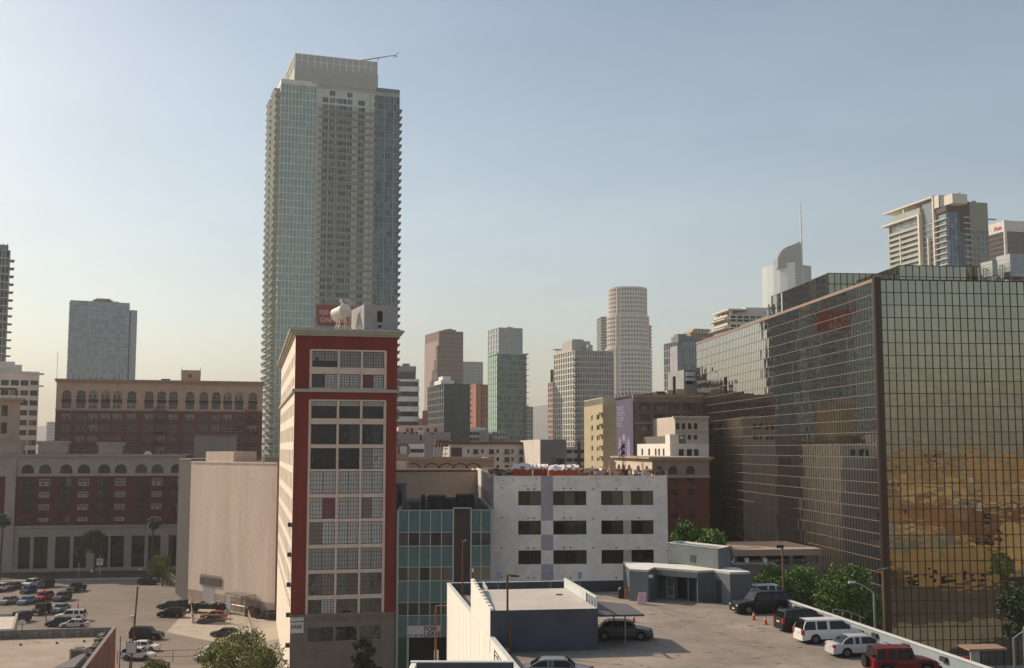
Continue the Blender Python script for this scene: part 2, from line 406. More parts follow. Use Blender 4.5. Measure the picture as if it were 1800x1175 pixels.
# painted markings on the deck
STR_ = ((1215,1088,1262,1086),(1232,1098,1275,1096),(1252,1110,1300,1113),(1275,1118,1330,1116),(1300,1132,1350,1135),(1195,1078,1225,1077),(1320,1147,1380,1149),(1140,1130,1175,1131),(1180,1156,1240,1160),(1050,1160,1110,1164))
each('faded_stripe', M('worn_stripe', (.48,.29,.14), .95, .3, 3), ps, [lambda mb, q=q: gline(mb, gp(q[0],q[1],DZ), gp(q[2],q[3],DZ), .16, DZ+.006) for q in STR_])
mb = MB(); random.seed(3)
crk = M('crack_sealant', (.13,.11,.10), .95, .2, 3)
for a, b, c, d in ((1165,1075,1420,1175),(1090,1160,1150,1175),(1200,1120,1300,1150),(1255,1075,1180,1110),(1120,1060,1260,1092),(1300,1160,1390,1150)):
    p, q = gp(a,b,DZ), gp(c,d,DZ); last = p
    for k in range(1, 13):
        nx = p.lerp(q, k/12) + Vector((random.uniform(-.25,.25), random.uniform(-.25,.25), 0)); gline(mb, last, nx, .07, DZ+.004); last = nx
for k in range(26):
    c = gp(random.uniform(1100,1420), random.uniform(1070,1172), DZ); r = random.uniform(.12,.4)
    mb.poly([(c.x+r*cos(t*pi/4)*random.uniform(.6,1.3), c.y+r*.8*sin(t*pi/4)*random.uniform(.6,1.3), DZ+.005+k*.0001) for t in range(8)])
o = mb.build('cracks_and_stains', crk, ps); o['kind'] = 'stuff'

# ramp cover on the deck
rc = thing('ramp_cover', 'flat roofed ramp cover with a navy front wall on the parking deck', 'ramp cover', (*dk(0,34), DZ))
def dku(px, py, z): g = gp(px, py, z) - Vector((DO.x, DO.y, 0)); v = Vector((g.x, g.y)); return v.dot(du), v.dot(dw)
RW0, RW1, RU = 21.3, 33.6, 8.0; RT = DZ+3.0
A_, B_, C_, D_ = dk(-.0,RW0), dk(-.0,RW1), dk(RU,RW1), dk(RU,RW0)
mb = MB(); ff = Face(B_, C_); ff.box(mb, 0, ff.L, DZ, RT, -.25, 0); mb.build('front_wall', deck_navy, rc)
mb = MB(); fs = Face(A_, B_)
n_ = 10
for k in range(n_):                                            # stepped top edge of the side wall
    a, b = fs.L*k/n_, fs.L*(k+1)/n_
    fs.box(mb, a, b-.002, DZ+PH, RT+.12+.85*(1-(k+.5)/n_), -.24, .012)
mb.build('side_wall', deck_paint, rc)
mb = MB(); fk = Face(D_, A_); fk.box(mb, 0, fk.L-.3, DZ, RT, -.25, -.01); mb.build('back_wall', deck_in, rc)
mb = MB(); mb.prism([dk(.25,RW0), dk(.25,RW1-.01), dk(RU,RW1-.01), dk(RU,RW0)], RT-.25, RT+.003, 0, 1, True)
mb.build('roof_slab', [deck_navy, M('slab_top', (.52,.48,.43), .9, .08, .3)], rc)
mb = MB(); fr2 = Face(C_, D_)
fr2.box(mb, 0, fr2.L, RT+.75, RT+.87, -.14, .02)
fr2.box(mb, 3.6, fr2.L, RT+.05, RT+.75, -.1, -.04)
for k in range(7): fr2.box(mb, k*.9, k*.9+.12, RT, RT+.75, -.12, 0)
mb.build('guard_rail', M('pale_rail', (.55,.57,.56), .7, .06), rc)
mb = MB(); dr = gp(983,1046,RT+.01)
mb.tube(dr, dr+Vector((0,0,.05)), .28, n=12); mb.build('roof_drain', metal_dark, rc)
mb = MB(); cz = DZ+2.45
cpts = [(8.2,RW0+2.2),(8.2,RW1-.5),(11.6,RW1-.3),(11.8,RW0+6.3)]
cp = [dk(*p) for p in cpts]; mb.prism(cp, cz-.14, cz, 0, 1, True)
mb.build('canopy', [deck_navy, M('canopy_sheet', (.12,.105,.115), .7, .1)], rc)
for p in (cp[2], cp[3]):
    q = p + (cp[0]-p)*.25; mb = MB(); mb.tube((q.x,q.y,DZ),(q.x,q.y,cz-.14),.06,n=6); mb.build('canopy_post', metal_grey, rc)

# entrance kiosk building at the back of the deck
kp = [(1098,998,2),(1106,1004),(1139,1006),(1150,1001),(1226,1007),(1255,1006),(1283,1010),(1319,1009)]
KZ = DZ+2.85
pts = []
for t in kp:
    g = gp(t[0], t[1], KZ); pts.append(Vector((g.x, g.y)))
pts[0] = pts[1] + Vector((.2, 2.0))
back = [pts[-1]+Vector((-.6,4.0)), pts[1]+Vector((.1,7.2))]
kroot = thing('entrance_kiosk', 'low blue grey lobby with a pale flat roof and open glass doors on the deck', 'lobby', (pts[1].x, pts[1].y, DZ))
kw = M('blue_grey_stucco', (.145,.165,.175), .85, .1, .6)
kd = M('dark_blue_stucco', (.10,.115,.13), .85, .1, .6)
mb = MB()
# walls: light piers and a recessed middle bay with openings
segs = [(0,1,0),(1,2,0),(4,5,1),(5,6,0),(6,7,1)]
for a, b, mi in segs: Face(pts[a], pts[b]).box(mb, 0, (pts[b]-pts[a]).length, DZ, KZ, -.2, 0, mi)
fm_ = Face(pts[3], pts[4]); rec = 1.3
fm_.wall(mb, DZ, KZ-.55, [(.55,1.55,DZ+.001,DZ+2.2),(1.85,3.25,DZ+.001,DZ+2.25)], .12, 1, 1, o=-rec)
fm_.box(mb, -.1, fm_.L, KZ-.55, KZ, -.2, 0, 0)
bk = [pts[7], back[0], back[1], pts[0]]
for i in range(3): Face(bk[i], bk[i+1]).quad(mb, 0, (bk[i+1]-bk[i]).length, DZ, KZ, 0, 1)
r1 = Vector(fm_.pt(0,0,-rec)[:2]); mb.poly([(*pts[2],DZ),(*r1,DZ),(*r1,KZ),(*pts[2],KZ)], 1)
r2 = Vector(fm_.pt(fm_.L,0,-rec)[:2]); mb.poly([(*r2,DZ),(*pts[4],DZ),(*pts[4],KZ),(*r2,KZ)], 1)
mb.build('wall', [kw, kd], kroot)
mb = MB(); fm_.quad(mb, .5, 3.3, DZ, KZ-.6, -rec-.9); mb.build('lobby_interior', M('lobby_dark', (.03,.04,.05), .9, .1), kroot)
mb = MB(); rp = pts[:3]+[pts[3]]+pts[4:]+back
mb.prism([(p.x,p.y) for p in rp], KZ, KZ+.2, 0, 1, True); mb.build('roof', [M('roof_edge', (.50,.48,.45), .8, .05), M('white_membrane', (.80,.76,.70), .7, .06, .4)], kroot)
dfm = M('pale_blue_door_frame', (.32,.42,.48), .5, .05)
def glass_door(root, base, ang, w_=.95, h_=2.15):
    mb = MB(); d = Vector((cos(ang), sin(ang))); f = Face(base, base+d*w_)
    f.box(mb, 0, .12, DZ, DZ+h_, -.05, 0); f.box(mb, w_-.12, w_, DZ, DZ+h_, -.05, 0)
    f.box(mb, .12, w_-.12, DZ+h_-.14, DZ+h_, -.048, -.002); f.box(mb, .12, w_-.12, DZ+.02, DZ+.3, -.048, -.002); f.box(mb, .12, w_-.12, DZ+1.0, DZ+1.1, -.048, -.002)
    o = mb.build('glass_door', dfm, root)
    mb = MB(); f.quad(mb, .12, w_-.12, DZ+.3, DZ+h_-.14, -.02); mb.build('pane', gl_pale, o)
glass_door(kroot, Vector(fm_.pt(.6,0,-rec+.06)[:2]), fm_.ang-.05)
glass_door(kroot, Vector(fm_.pt(3.2,0,-rec+.1)[:2]), fm_.ang-1.15)
fk2 = Face(pts[4], pts[5]); mb = MB(); fk2.box(mb, .2, .9, DZ, DZ+2.1, .001, .05); mb.build('service_door', M('teal_door', (.05,.10,.12), .7, .1), kroot)
f57 = Face(pts[5], pts[6]); mb = MB(); f57.box(mb, .25, 1.05, DZ, DZ+2.15, .001, .04); mb.build('dark_doorway', M('lobby_dark', (.02,.02,.03)), kroot)
mb = MB(); l_ = pts[2]; mb.box(l_.x+.1,l_.x+.45,l_.y-.35,l_.y-.1,KZ-.5,KZ-.25); mb.build('wall_lamp', M('lamp_housing', (.6,.58,.5), .6), kroot)
# penthouse
a_ = gp(1172,957,DZ+4.9); pz = DZ+4.9
pp = []
for (x, y) in ((1173,957),(1262,967),(1284,963)):
    g = gp(x, y, pz); pp.append(Vector((g.x, g.y)))
pp = [pp[0], pp[1], pp[2], pp[0]+(pp[2]-pp[1])]
cent = sum(pp, Vector((0,0)))/4
mb = MB(); mb.prism(pp, KZ+.2, pz-.003, 0); mb.build('stair_penthouse', [kw, kd], kroot)
roof_part(kroot, pp, pz+.15, .3, .25, M('white_membrane', (.80,.76,.70)), roof_grey, 'penthouse_roof')
fpp = Face(pp[0], pp[1]); mb = MB(); u, z = fpp.uv(1218,982)
for k in range(5): fpp.box(mb, u-.45, u+.45, z-.35+k*.15, z-.27+k*.15, .0, .05)
mb.build('vent_louvre', M('louvre', (.07,.08,.09), .7), kroot)

# ================================================================ red loft building
RP = plan(516, 140, 13, 697, depth=62)
Lf, Fr = Face(RP[0], RP[1]), Face(RP[1], RP[2])
red = M('red_stucco', (.215,.034,.026), .85, .22, .35, streak=True)
beige = M('beige_trim', (.66,.52,.43), .8, .08, .5)
cream = M('cream_plaster', (.80,.70,.58), .85, .06, .4)
stone = M('brown_stone', (.20,.165,.14), .9, .15, .6)
RZ = Fr.z(530, 590)
rb = thing('red_loft_building', 'slim tall loft block with a red front, beige window bays and cream side wall', 'loft building', (RP[1].x, RP[1].y, 0))
cols = [(545,590.5),(593.5,631.5),(635,673)]
rows = [(618,646,0),(658,682,0),(705.5,736,0),(746,781.5,0),(788,825,0),(829,868,0),(875,912,0),(917.5,957,0),(963.7,1001.5,0),(1008,1046,0),(1053.5,1078.5,0)]
colsu = [(Fr.u(a,850), Fr.u(b,850)) for a, b in cols]
rowz = [(Fr.z(600,b), Fr.z(600,a)) for a, b, _ in rows]
holes = [(u0,u1,z0,z1) for (u0,u1) in colsu for (z0,z1) in rowz]
sb = Fr.z(600,1081)
low = [(colsu[i][0]+.05, colsu[i][1]-.05, Fr.z(600,1127), Fr.z(600,1102)) for i in range(3)]
shop = [(Fr.u(585,1150)-.9, Fr.u(616,1150), .3, 3.4), (Fr.u(627,1150), Fr.u(673,1150), .3, 3.4)]
gf0, gf1 = colsu[0][0]-.25, colsu[2][1]+.25
gz = [(rowz[1][0]-.15, rowz[0][1]+.15), (rowz[10][0]-.1, rowz[2][1]+.12)]
mb = MB()
def mfn(u, z):
    if z < sb: return 2
    return 1 if gf0 < u < gf1 and any(a < z < b for a, b in gz) else 0
for a, b in gz: holes.append((gf0, gf0+1e-3, a, b)); holes.append((gf1-1e-3, gf1, a, b))
holes2 = [h for h in holes if h[1]-h[0] > .01]
allh = holes2 + low + shop
# guide lines so that colour changes fall on grid lines
guides = [(gf0, gf0+.002, a, b) for a, b in gz] + [(gf1-.002, gf1, a, b) for a, b in gz] + [(1, 1.002, sb-.002, sb)]
Fr.wall(mb, 0, RZ, allh+guides, .32, 0, 1, mfn=mfn)
Fr2 = Face(RP[2], RP[3]); Fr2.quad(mb, 0, Fr2.L, 0, RZ, 0, 0); Fr3 = Face(RP[3], RP[0]); Fr3.quad(mb, 0, Fr3.L, 0, RZ, 0, 0)
mb.build('front_wall', [red, beige, stone], rb)
mb = MB()
Fr.box(mb, -.25, Fr.L+.25, Fr.z(600,690), Fr.z(600,684.5), 0, .28); Fr.box(mb, -.05, Fr.L+.05, sb-.12, sb+.15, 0, .22, 1)
Fr.box(mb, -.05, Fr.L+.05, Fr.z(600,1090)-.1, Fr.z(600,1090)+.02, .0, .1, 1)
Lf.box(mb, 0, Lf.L, Fr.z(600,690), Fr.z(600,684.5), 0, .28)
mb.build('belt_course', [M('grey_trim', (.42,.38,.33), .8, .08), stone], rb)
# window-bay surround slightly proud
mb = MB()
for (a, b) in gz:
    Fr.box(mb, gf0-.06, gf0+.1, a, b, 0, .09); Fr.box(mb, gf1-.1, gf1+.06, a, b, 0, .09); Fr.box(mb, gf0+.1, gf1-.1, b-.1, b+.06, 0, .086)
    for i in (0, 1):
        m_ = (colsu[i][1]+colsu[i+1][0])/2; Fr.box(mb, m_-.14, m_+.14, a, b-.1, 0, .1)
mb.build('bay_surround', beige, rb)
# cornice
mb = MB(); cm = M('grey_cornice', (.42,.39,.33), .85, .12, .6)
for k, (o, h) in enumerate(((.25,.25),(.5,.3),(.75,.3))):
    z = RZ + sum(x[1] for x in ((.25,.25),(.5,.3),(.75,.3))[:k])
    e = [RP[0]+Lf.n*0, RP[1], RP[2], RP[3]]; q = inset(e, -o); mb.prism([(p.x,p.y) for p in q], z, z+h-.003, 0, 0, True)
mb.build('cornice', cm, rb)
RZT = RZ + .85
# front windows
smt = M('steel_sash', (.055,.06,.06), .6, .1); smp = M('pale_sash', (.30,.29,.27), .6, .1)
random.seed(11)
gw = G('glass_whitewashed', (.46,.45,.43), .3); gpk = G('glass_pink_curtain', (.22,.06,.07), .5); gbr = G('glass_brown_curtain', (.20,.15,.125), .35)
ggr = G('glass_reflective', (.27,.265,.26), .2)
lk = {0:[[ggr,ggr,gl_dark],[ggr]*3,[ggr]*3], 1:[[gl_mid,gw],[gw,gw],[gpk,gw]], 2:[[gl_dark]]*3, 3:[[gl_dark],[gl_dark,gl_mid],[gl_dark,gl_mid]], 4:[[gl_dark],[gl_dark],[ggr,gw]], 5:[[gw],[gw],[gw]], 6:[[gw,gpk],[gw],[gbr,gw]], 7:[[gbr,gw],[gw],[gw]], 8:[[ggr],[ggr],[ggr]], 9:[[gl_mid,gbr],[gl_mid,gl_dark],[gl_mid,gl_dark]], 10:[[gl_mid,gw],[gl_dark],[gl_dark]]}
def loft_window(face, root, u0, u1, z0, z1, gset, fr):
    """steel casement: two panels split in small lights"""
    me = bpy.data.meshes.new('window'); mb = MB(); w_, h_ = u1-u0, z1-z0; nx, nz = 8, 5
    mb.box(0,w_,-.05,.02,0,.07); mb.box(0,w_,-.05,.02,h_-.07,h_); mb.box(0,.07,-.045,.02,.07,h_-.07); mb.box(w_-.07,w_,-.045,.02,.07,h_-.07)
    mb.box(w_/2-.05,w_/2+.05,-.042,.02,.07,h_-.07)
    for i in range(1,nx):
        if i != nx//2: x = w_*i/nx; mb.box(x-.022,x+.022,-.034,.02,.07,h_-.07)
    for j in range(1,nz): z = h_*j/nz; mb.box(.07,w_-.07,-.03,.02,z-.022,z+.022)
    half = len(gset) == 2
    for i in range(nx):
        for j in range(nz):
            if len(gset) == 3: gi = 2 if j < 2 else 0
            elif half: gi = 0 if i < nx//2 else 1
            else: gi = random.randrange(len(gset))
            if random.random() < .02: gi = random.randrange(len(gset))
            t1, t2 = random.uniform(-.004,.004), random.uniform(-.004,.004)
            mb.poly([(w_*i/nx,t1,h_*j/nz),(w_*(i+1)/nx,t2,h_*j/nz),(w_*(i+1)/nx,t2,h_*(j+1)/nz),(w_*i/nx,t1,h_*(j+1)/nz)], 1+gi)
    me.from_pydata(mb.v, [], mb.f)
    for m in [fr]+list(gset): me.materials.append(m)
    me.polygons.foreach_set('material_index', mb.m)
    ob = bpy.data.objects.new('window', me); COL.objects.link(ob); ob.parent = root
    ob.location = Vector(face.pt(u0,z0,-.26)) - ORIG[root.name]; ob.rotation_euler = (0,0,face.ang)
for j, (z0, z1) in enumerate(rowz):
    for i, (u0, u1) in enumerate(colsu):
        g = lk[j][i]
        if j == 2:       # pale top lights above dark glass
            zm = z1-(z1-z0)*.3; loft_window(Fr, rb, u0, u1, z0, zm, [gl_dark], smt); window(Fr, rb, u0, u1, zm, z1, 8, 2, smt, [gw])
        else: loft_window(Fr, rb, u0, u1, z0, z1, g, smt)
for h in low: loft_window(Fr, rb, h[0], h[1], h[2], h[3], [gl_mid, gl_dark], smt)
for h in shop: window(Fr, rb, h[0], h[1], h[2], h[3], 4, 2, metal_dark, [gl_dark], name='shop_window')
# left side wall: six bays of paired windows on each floor
mb = MB(); sh = []; nb = 12; bw = (Lf.L-2.0)/nb
srow = [(z0+.1, z1-.1) for z0, z1 in rowz]
for j, (z0, z1) in enumerate(srow):
    for i in range(nb): sh.append((1.0+i*bw+bw*.27, 1.0+i*bw+bw*.68, z0+.25, z1-.1))
Lf.wall(mb, 0, RZ, sh, .3); mb.build('side_wall', cream, rb)
for (u0,u1,z0,z1) in sh[-84:] if False else sh:
    if len([1 for c in rb.children if c.name.startswith('window')]) < 97: window(Lf, rb, u0, u1, z0, z1, 3, 4, rust, [gbr], o=-.2)
rest = MB()
for (u0,u1,z0,z1) in sh[61:]: Lf.quad(rest, u0, u1, z0, z1, -.24)
o = rest.build('side_windows', gbr, rb); o['kind'] = 'stuff'
mb = MB()
for k in range(5):
    u, z = 55-0.1-k*.0, 7+k*3.9; Lf.box(mb, Lf.L-1.0, Lf.L-.4, 6+k*3.6, 6.5+k*3.6, .0, .5)
mb.build('wall_lantern', metal_dark, rb)
# lease notice low on the front
mb = MB(); u, z = Fr.uv(519,1097)
Fr.box(mb, u-.55, u+1.0, z-1.1, z+1.0, .01, .05); sgn = mb.build('lease_sign', M('sign_white', (.62,.60,.58), .7), rb)
ORIG[sgn.name] = ORIG[rb.name]
text('EASE', .62, metal_dark, sgn, Fr, u-.5, z-.55, .06, bold=.01)
# roof things
flr = M('loft_roof_gravel', (.42,.36,.30), .9, .15, .4)
mb = MB(); mb.poly([(p.x,p.y,RZT+.003) for p in inset(RP,-.7)]); mb.build('roof', flr, rb)
# lift penthouse
phm = M('grey_render', (.36,.35,.34), .9, .08, .5)
pf = Face(at(636,560,143.5)[:2]+(0,) if False else Vector(at(637,HZ,143.6)[:2]), Vector(at(697,HZ,145.2)[:2]))
z1 = pf.z(660,536); d_ = Vector(pf.n)*-7
pl = [pf.A+d_, pf.A, pf.B, pf.B+d_]
mb = MB()
uA, zA = pf.uv(663,547); uB, zB = pf.uv(672.5,567); uC, zC = pf.uv(664,572); uD, zD = pf.uv(671,576.5)
pf.wall(mb, RZT, z1, [(uA,uB,zB,zA),(uC,uD,zD,zC)], .15)
for i in (1, 2, 3): Face(pl[i], pl[(i+1) % 4] ) and None
Face(pl[2], pl[3]).quad(mb, 0, 7, RZT, z1); Face(pl[0], pl[1]).quad(mb, 0, 7, RZT, z1); Face(pl[3], pl[0]).quad(mb, 0, pf.L, RZT, z1)
mb.poly([(p.x,p.y,z1) for p in pl])
ph_ = mb.build('lift_penthouse', phm, rb)
mb = MB(); pf.quad(mb, uA-.1, uB+.1, zD-.1, zA+.1, -.14)
for k in range(9): pf.box(mb, uA, uB, zB+(zA-zB)*k/9, zB+(zA-zB)*k/9+.06, -.13, -.03)
mb.build('louvre', M('louvre_dark', (.05,.05,.055), .7), ph_)
mb = MB(); uE, zE = pf.uv(658,585); uF, _ = pf.uv(693,585); pf.box(mb, uE, uF, zE-.15, zE+.3, .4, 1.1); mb.build('duct', white_paint, ph_)

# white drum antenna on its lattice stand
wd = thing('rooftop_water_drum', 'white drum tank on a splayed lattice stand on the red loft block roof', 'rooftop drum', (*at(601,587,147.5)[:2], RZT))
bx = Vector((*at(601,587,147.5)[:2], RZT)); wm = M('drum_white', (.72,.66,.58), .6, .06, 1)
zc = ZP(548.5, 147.5); ax = Vector((.62,-.80,.10)).normalized(); c0_ = Vector((bx.x, bx.y, zc))
mb = MB(); mb.tube(c0_-ax*1.15-Vector((.25,0,.2)), c0_+ax*.75, .86, .86, 24); mb.tube(c0_+ax*.75, c0_+ax*.83, .89, .89, 24); mb.tube(c0_-ax*1.15-Vector((.25,0,.2)), c0_-ax*1.15-Vector((.27,0,.22)), .8, .6, 24)
mb.build('drum', wm, wd, smooth=False)
mb = MB(); H_ = zc-.75-RZT
for k in range(6):
    t = 2*pi*k/6+.2; a = Vector((bx.x+cos(t)*.45, bx.y+sin(t)*.45, RZT+H_)); b = Vector((bx.x+cos(t)*1.15, bx.y+sin(t)*1.15, RZT))
    mb.tube(a, b, .055)
    t2 = 2*pi*(k+1)/6+.2; c = Vector((bx.x+cos(t2)*.8, bx.y+sin(t2)*.8, RZT+H_*.5)); mb.tube(a, c, .035); mb.tube(b.lerp(a,.08), c, .035)
    m1 = a.lerp(b,.5); mb.tube(m1, c, .035)
mb.build('lattice_stand', wm, wd)
mb = MB(); mb.tube(c0_+Vector((.0,0,.8)), c0_+Vector((0,0,1.25)), .18, .18, 10); mb.tube(c0_+Vector((-.15,0,1.25)), c0_+Vector((-.15,0,1.65)), .16, .2, 10); mb.build('top_fitting', wm, wd)
mb = MB(); X0 = bx.x
for dx in (0, .34):
    mb.path([(X0+.45+dx*.9,bx.y-.9,zc+1.2),(X0+.55+dx*.9,bx.y-.9,zc+1.7-dx*.5),(X0+.8+dx,bx.y-.9,zc+1.2-dx*.4),(X0+1.25+dx*.35,bx.y-.9,RZT)], .035)
for k in range(12): t = k/12; mb.tube((X0+.85+.4*t,bx.y-.9,zc+.9+(RZT-zc-.9)*t),(X0+1.15+.35*t,bx.y-.9,zc+.9+(RZT-zc-.9)*t), .02)
mb.build('ladder', wm, wd)
rs = thing('roof_stair', 'short white lattice steps leaning on the grey lift house of the red loft block', 'steps', (*at(628,588,144)[:2], RZT))
b0 = at(622,587,143.2); b1 = at(634.5,571,143.2); mb = MB()
for dx in (0, .5):
    mb.tube(Vector((b0.x+dx,b0.y,RZT)), Vector((b1.x+dx*.3,b1.y,b1.z)), .04)
mb.tube(Vector((b1.x,b1.y,RZT)), b1, .04); mb.tube(Vector((b1.x+.2,b1.y,RZT)), b1+Vector((.2,0,0)), .04)
for k in range(6): z = RZT+(b1.z-RZT)*k/6; mb.tube((b1.x,b1.y,z),(b1.x+.2,b1.y,z+.1),.025); mb.tube(Vector((b0.x,b0.y,RZT)).lerp(b1,k/6), Vector((b0.x+.5,b0.y,RZT)).lerp(b1+Vector((.15,0,0)),k/6), .025)
mb.build('frame', wm, rs)

# ================================================================ teal curtain-wall block
TA = RP[2] + Vector((.15,.6)); ta = radians(4); 
Tf = Face(TA, TA+Vector((cos(ta),sin(ta)))*ext(TA, Vector((cos(ta),sin(ta))), 868)); TZ = Tf.z(760,896.5)
tb = thing('teal_office_block', 'four storey office block with teal panels, pale mullions and a dark brown pier', 'office block', (TA.x, TA.y, 0))
teal = M('teal_panel', (.055,.140,.138), .35, .14, .8, spec=.5); brownp = M('brown_pier', (.060,.040,.034), .8, .2, .5); mull = M('pale_mullion', (.40,.41,.38), .6, .06)
bands = [(897.5,935,'s'),(936,960,'w'),(960,996,'s'),(997,1021,'w'),(1021,1058,'s'),(1059,1082,'w'),(1082,1121,'s')]
xs = [699,718,737.5,756.5,776,796]; xs2 = [828.5,845.5,863]
cu = [Tf.u(x,960) for x in xs]; cu2 = [Tf.u(x,960) for x in xs2]
pan, wn = [], []
random.seed(5)
for (y0, y1, k) in bands:
    za, zb_ = Tf.z(760,y1), Tf.z(760,y0)
    for c in (cu, cu2):
        for a, b in zip(c, c[1:]):
            if k == 's': pan.append((a, b, za, zb_))
            else: wn.append((a, b, za, zb_))
each('teal_panel', teal, tb, [lambda mb, q=q: Tf.box(mb, *q, -.2, 0) for q in pan])
gts = [[G('glass_tan_reflection', (.13,.10,.065), .08)], [gl_dark], [gl_mid]]
for k, (a, b, z0, z1) in enumerate(wn):
    window(Tf, tb, a, b, z0, z1, 1, 1, metal_dark, random.choice(gts) if z0 > 12 else [gl_dark], o=-.06)
mb = MB(); zb7 = Tf.z(760,1121)
for u in cu+cu2: Tf.box(mb, u-.06, u+.06, zb7, TZ, .0, .12)
for c in (cu, cu2):
    for (y0,y1,k) in bands: z = Tf.z(760,y0); Tf.box(mb, c[0], c[-1], z-.05, z+.05, .0, .07)
Tf.box(mb, -.1, .22, 0, TZ, -.1, .16)
mb.build('mullions', mull, tb)
mb = MB(); ua, ub = cu[-1]+.12, cu2[0]-.12; zp = Tf.z(810,893)
Tf.box(mb, ua, ub, 0, zp, -.2, .10); mb.build('brown_pier', brownp, tb)
mb = MB(); Tf.box(mb, ua-.14, ua+.02, 0, zp, -.1, .16); Tf.box(mb, ub-.02, ub+.14, 0, zp, -.1, .16); Tf.box(mb, ua+.02, ub-.02, zp-.1, zp+.05, -.1, .157); mb.build('pier_trim', mull, tb)
mb = MB(); Tf.box(mb, cu[0], cu[1]-.1, 0, zb7, -.25, -.01, 0); Tf.box(mb, cu2[-1]+.07, Tf.L, 0, TZ, -.3, .02, 1); Tf.quad(mb, 0, Tf.L, 0, TZ-.3, -.5, 2)
Tf.box(mb, cu[1]-.1, cu[1]+.15, 0, zb7, -.2, .05, 1)
mb.build('ground_floor', [M('teal_tile', (.04,.075,.065), .7, .15), mull, M('void_dark', (.012,.011,.011), .9)], tb)
tp = [TA+Vector((-sin(ta),cos(ta)))*34-Tf.n*0, TA, Tf.B, Tf.B+Vector((-sin(ta),cos(ta)))*34]
tp = [tp[0], tp[1]-Tf.n*.21, tp[2]-Tf.n*.21, tp[3]]
mb = MB()
for i in (0, 2, 3): Face(tp[i], tp[(i+1) % 4]).quad(mb, 0, Face(tp[i], tp[(i+1) % 4]).L, 0, TZ)
mb.build('side_wall', brownp, tb); roof_part(tb, tp, TZ, .5, .3, mull, M('tar_roof', (.07,.065,.07), .95, .3, .5))
# rooftop clutter: sheds and plant
random.seed(21); rd = M('dark_shed', (.075,.068,.075), .9, .25, .6)
def lump(name, label, cat, px0, px1, py0, Y, dep, mat, base_z, group=None):
    f = Face(Vector(at(px0,HZ,Y)[:2]), Vector(at(px1,HZ,Y)[:2])); z = ZP(py0, Y)
    root = thing(name, label, cat, (f.A.x, f.A.y, base_z), 0, group); mb = MB()
    p = [f.A, f.B, f.B-f.n*dep, f.A-f.n*dep]; mb.prism(p, base_z, z); 
    mb.build('body', mat, root)
    mb = MB(); q = inset(p, -.08); mb.prism(q, z, z+.1, 0, 0, True); mb.build('cap', mat, root); return root, f, z
zt = TZ-.5
r_, f_, z_ = lump('roof_shed', 'long dark plant shed on the teal block roof beside the beige blank wall', 'plant shed', 752, 780, 874, 155, 5, rd, zt)
mb = MB(); f_.box(mb, .5, 1.0, zt, zt+1.5, .0, .05); mb.build('door', metal_dark, r_)
r_, f_, z_ = lump('roof_shed', 'taller dark plant shed on the teal block roof next to the white block', 'plant shed', 802, 832, 872, 158, 5, rd, zt)
mb = MB(); f_.box(mb, 1.0, 1.6, zt+.2, zt+1.2, .0, .05); mb.build('louvre', metal_dark, r_)
r_, f_, z_ = lump('roof_shed', 'low wide dark plant shed between two taller ones on the teal block roof', 'plant shed', 780, 802, 878, 157, 5, rd, zt)
mb = MB(); f_.box(mb, .4, 1.2, zt+.2, zt+1.0, .0, .05); mb.build('louvre', metal_dark, r_)
r_, f_, z_ = lump('roof_chimney', 'black square chimney stack on the teal block roof', 'chimney', 741, 748, 875, 150, .7, metal_dark, zt)
mb = MB(); c = (f_.A+f_.B)/2-f_.n*.35; mb.tube((c.x,c.y,z_),(c.x,c.y,z_+.4),.2); mb.build('flue', metal_dark, r_)
r_, f_, z_ = lump('air_unit', 'small dark air unit at the left of the teal block roof', 'air unit', 722, 736, 885, 149, 1.5, rd, zt)
mb = MB(); f_.box(mb, .2, .8, zt+.1, zt+.7, .0, .05); mb.build('grille', metal_dark, r_)
r_, f_, z_ = lump('stair_tower', 'slim blue grey stair tower beside the red loft block above the teal roof', 'stair tower', 690, 707, 853, 152, 6, M('blue_grey_render', (.10,.11,.14), .9, .1), 0)
mb = MB(); f_.box(mb, .9, 1.3, z_-2.4, z_-1.0, .0, .04); mb.build('window', gl_dark, r_)
# banner over the entrance
bu0, bz0 = Tf.uv(715.5,1120); bu1, bz1 = Tf.uv(774,1099.5)
bn = thing('lease_banner', 'white banner reading FOR LEASE over the dark entrance of the teal block', 'banner', Tf.pt(bu0, bz0, .2))
mb = MB(); Tf.box(mb, bu0, bu1, bz0, bz1, .17, .2); mb.build('sheet', M('banner_white', (.55,.50,.52), .7, .04), bn)
ink = M('black_ink', (.012,.012,.014), .7)
text('FOR', .80, ink, bn, Tf, bu0+(bu1-bu0)*.51, bz0+.70, .21, bold=.016); text('LEASE', .78, ink, bn, Tf, bu0+(bu1-bu0)*.51, bz0+.09, .21, bold=.016)
mb = MB()
cx = bu0+.5; cz_ = bz1-.5
for k in range(4): t = k*pi/2+pi/4; mb.poly([Tf.pt(cx+.3*cos(t)-.1*sin(t),cz_+.3*sin(t)+.1*cos(t),.212),Tf.pt(cx+.4*cos(t),cz_+.4*sin(t),.212),Tf.pt(cx+.3*cos(t)+.1*sin(t),cz_+.3*sin(t)-.1*cos(t),.212)])
for k in range(11):
    if k not in (3, 7): Tf.quad(mb, bu0+.12+k*.175, bu0+.24+k*.175, bz0+.1, bz0+.34, .212)
mb.build('printed_marks', M('grey_ink', (.12,.09,.12), .7), bn)

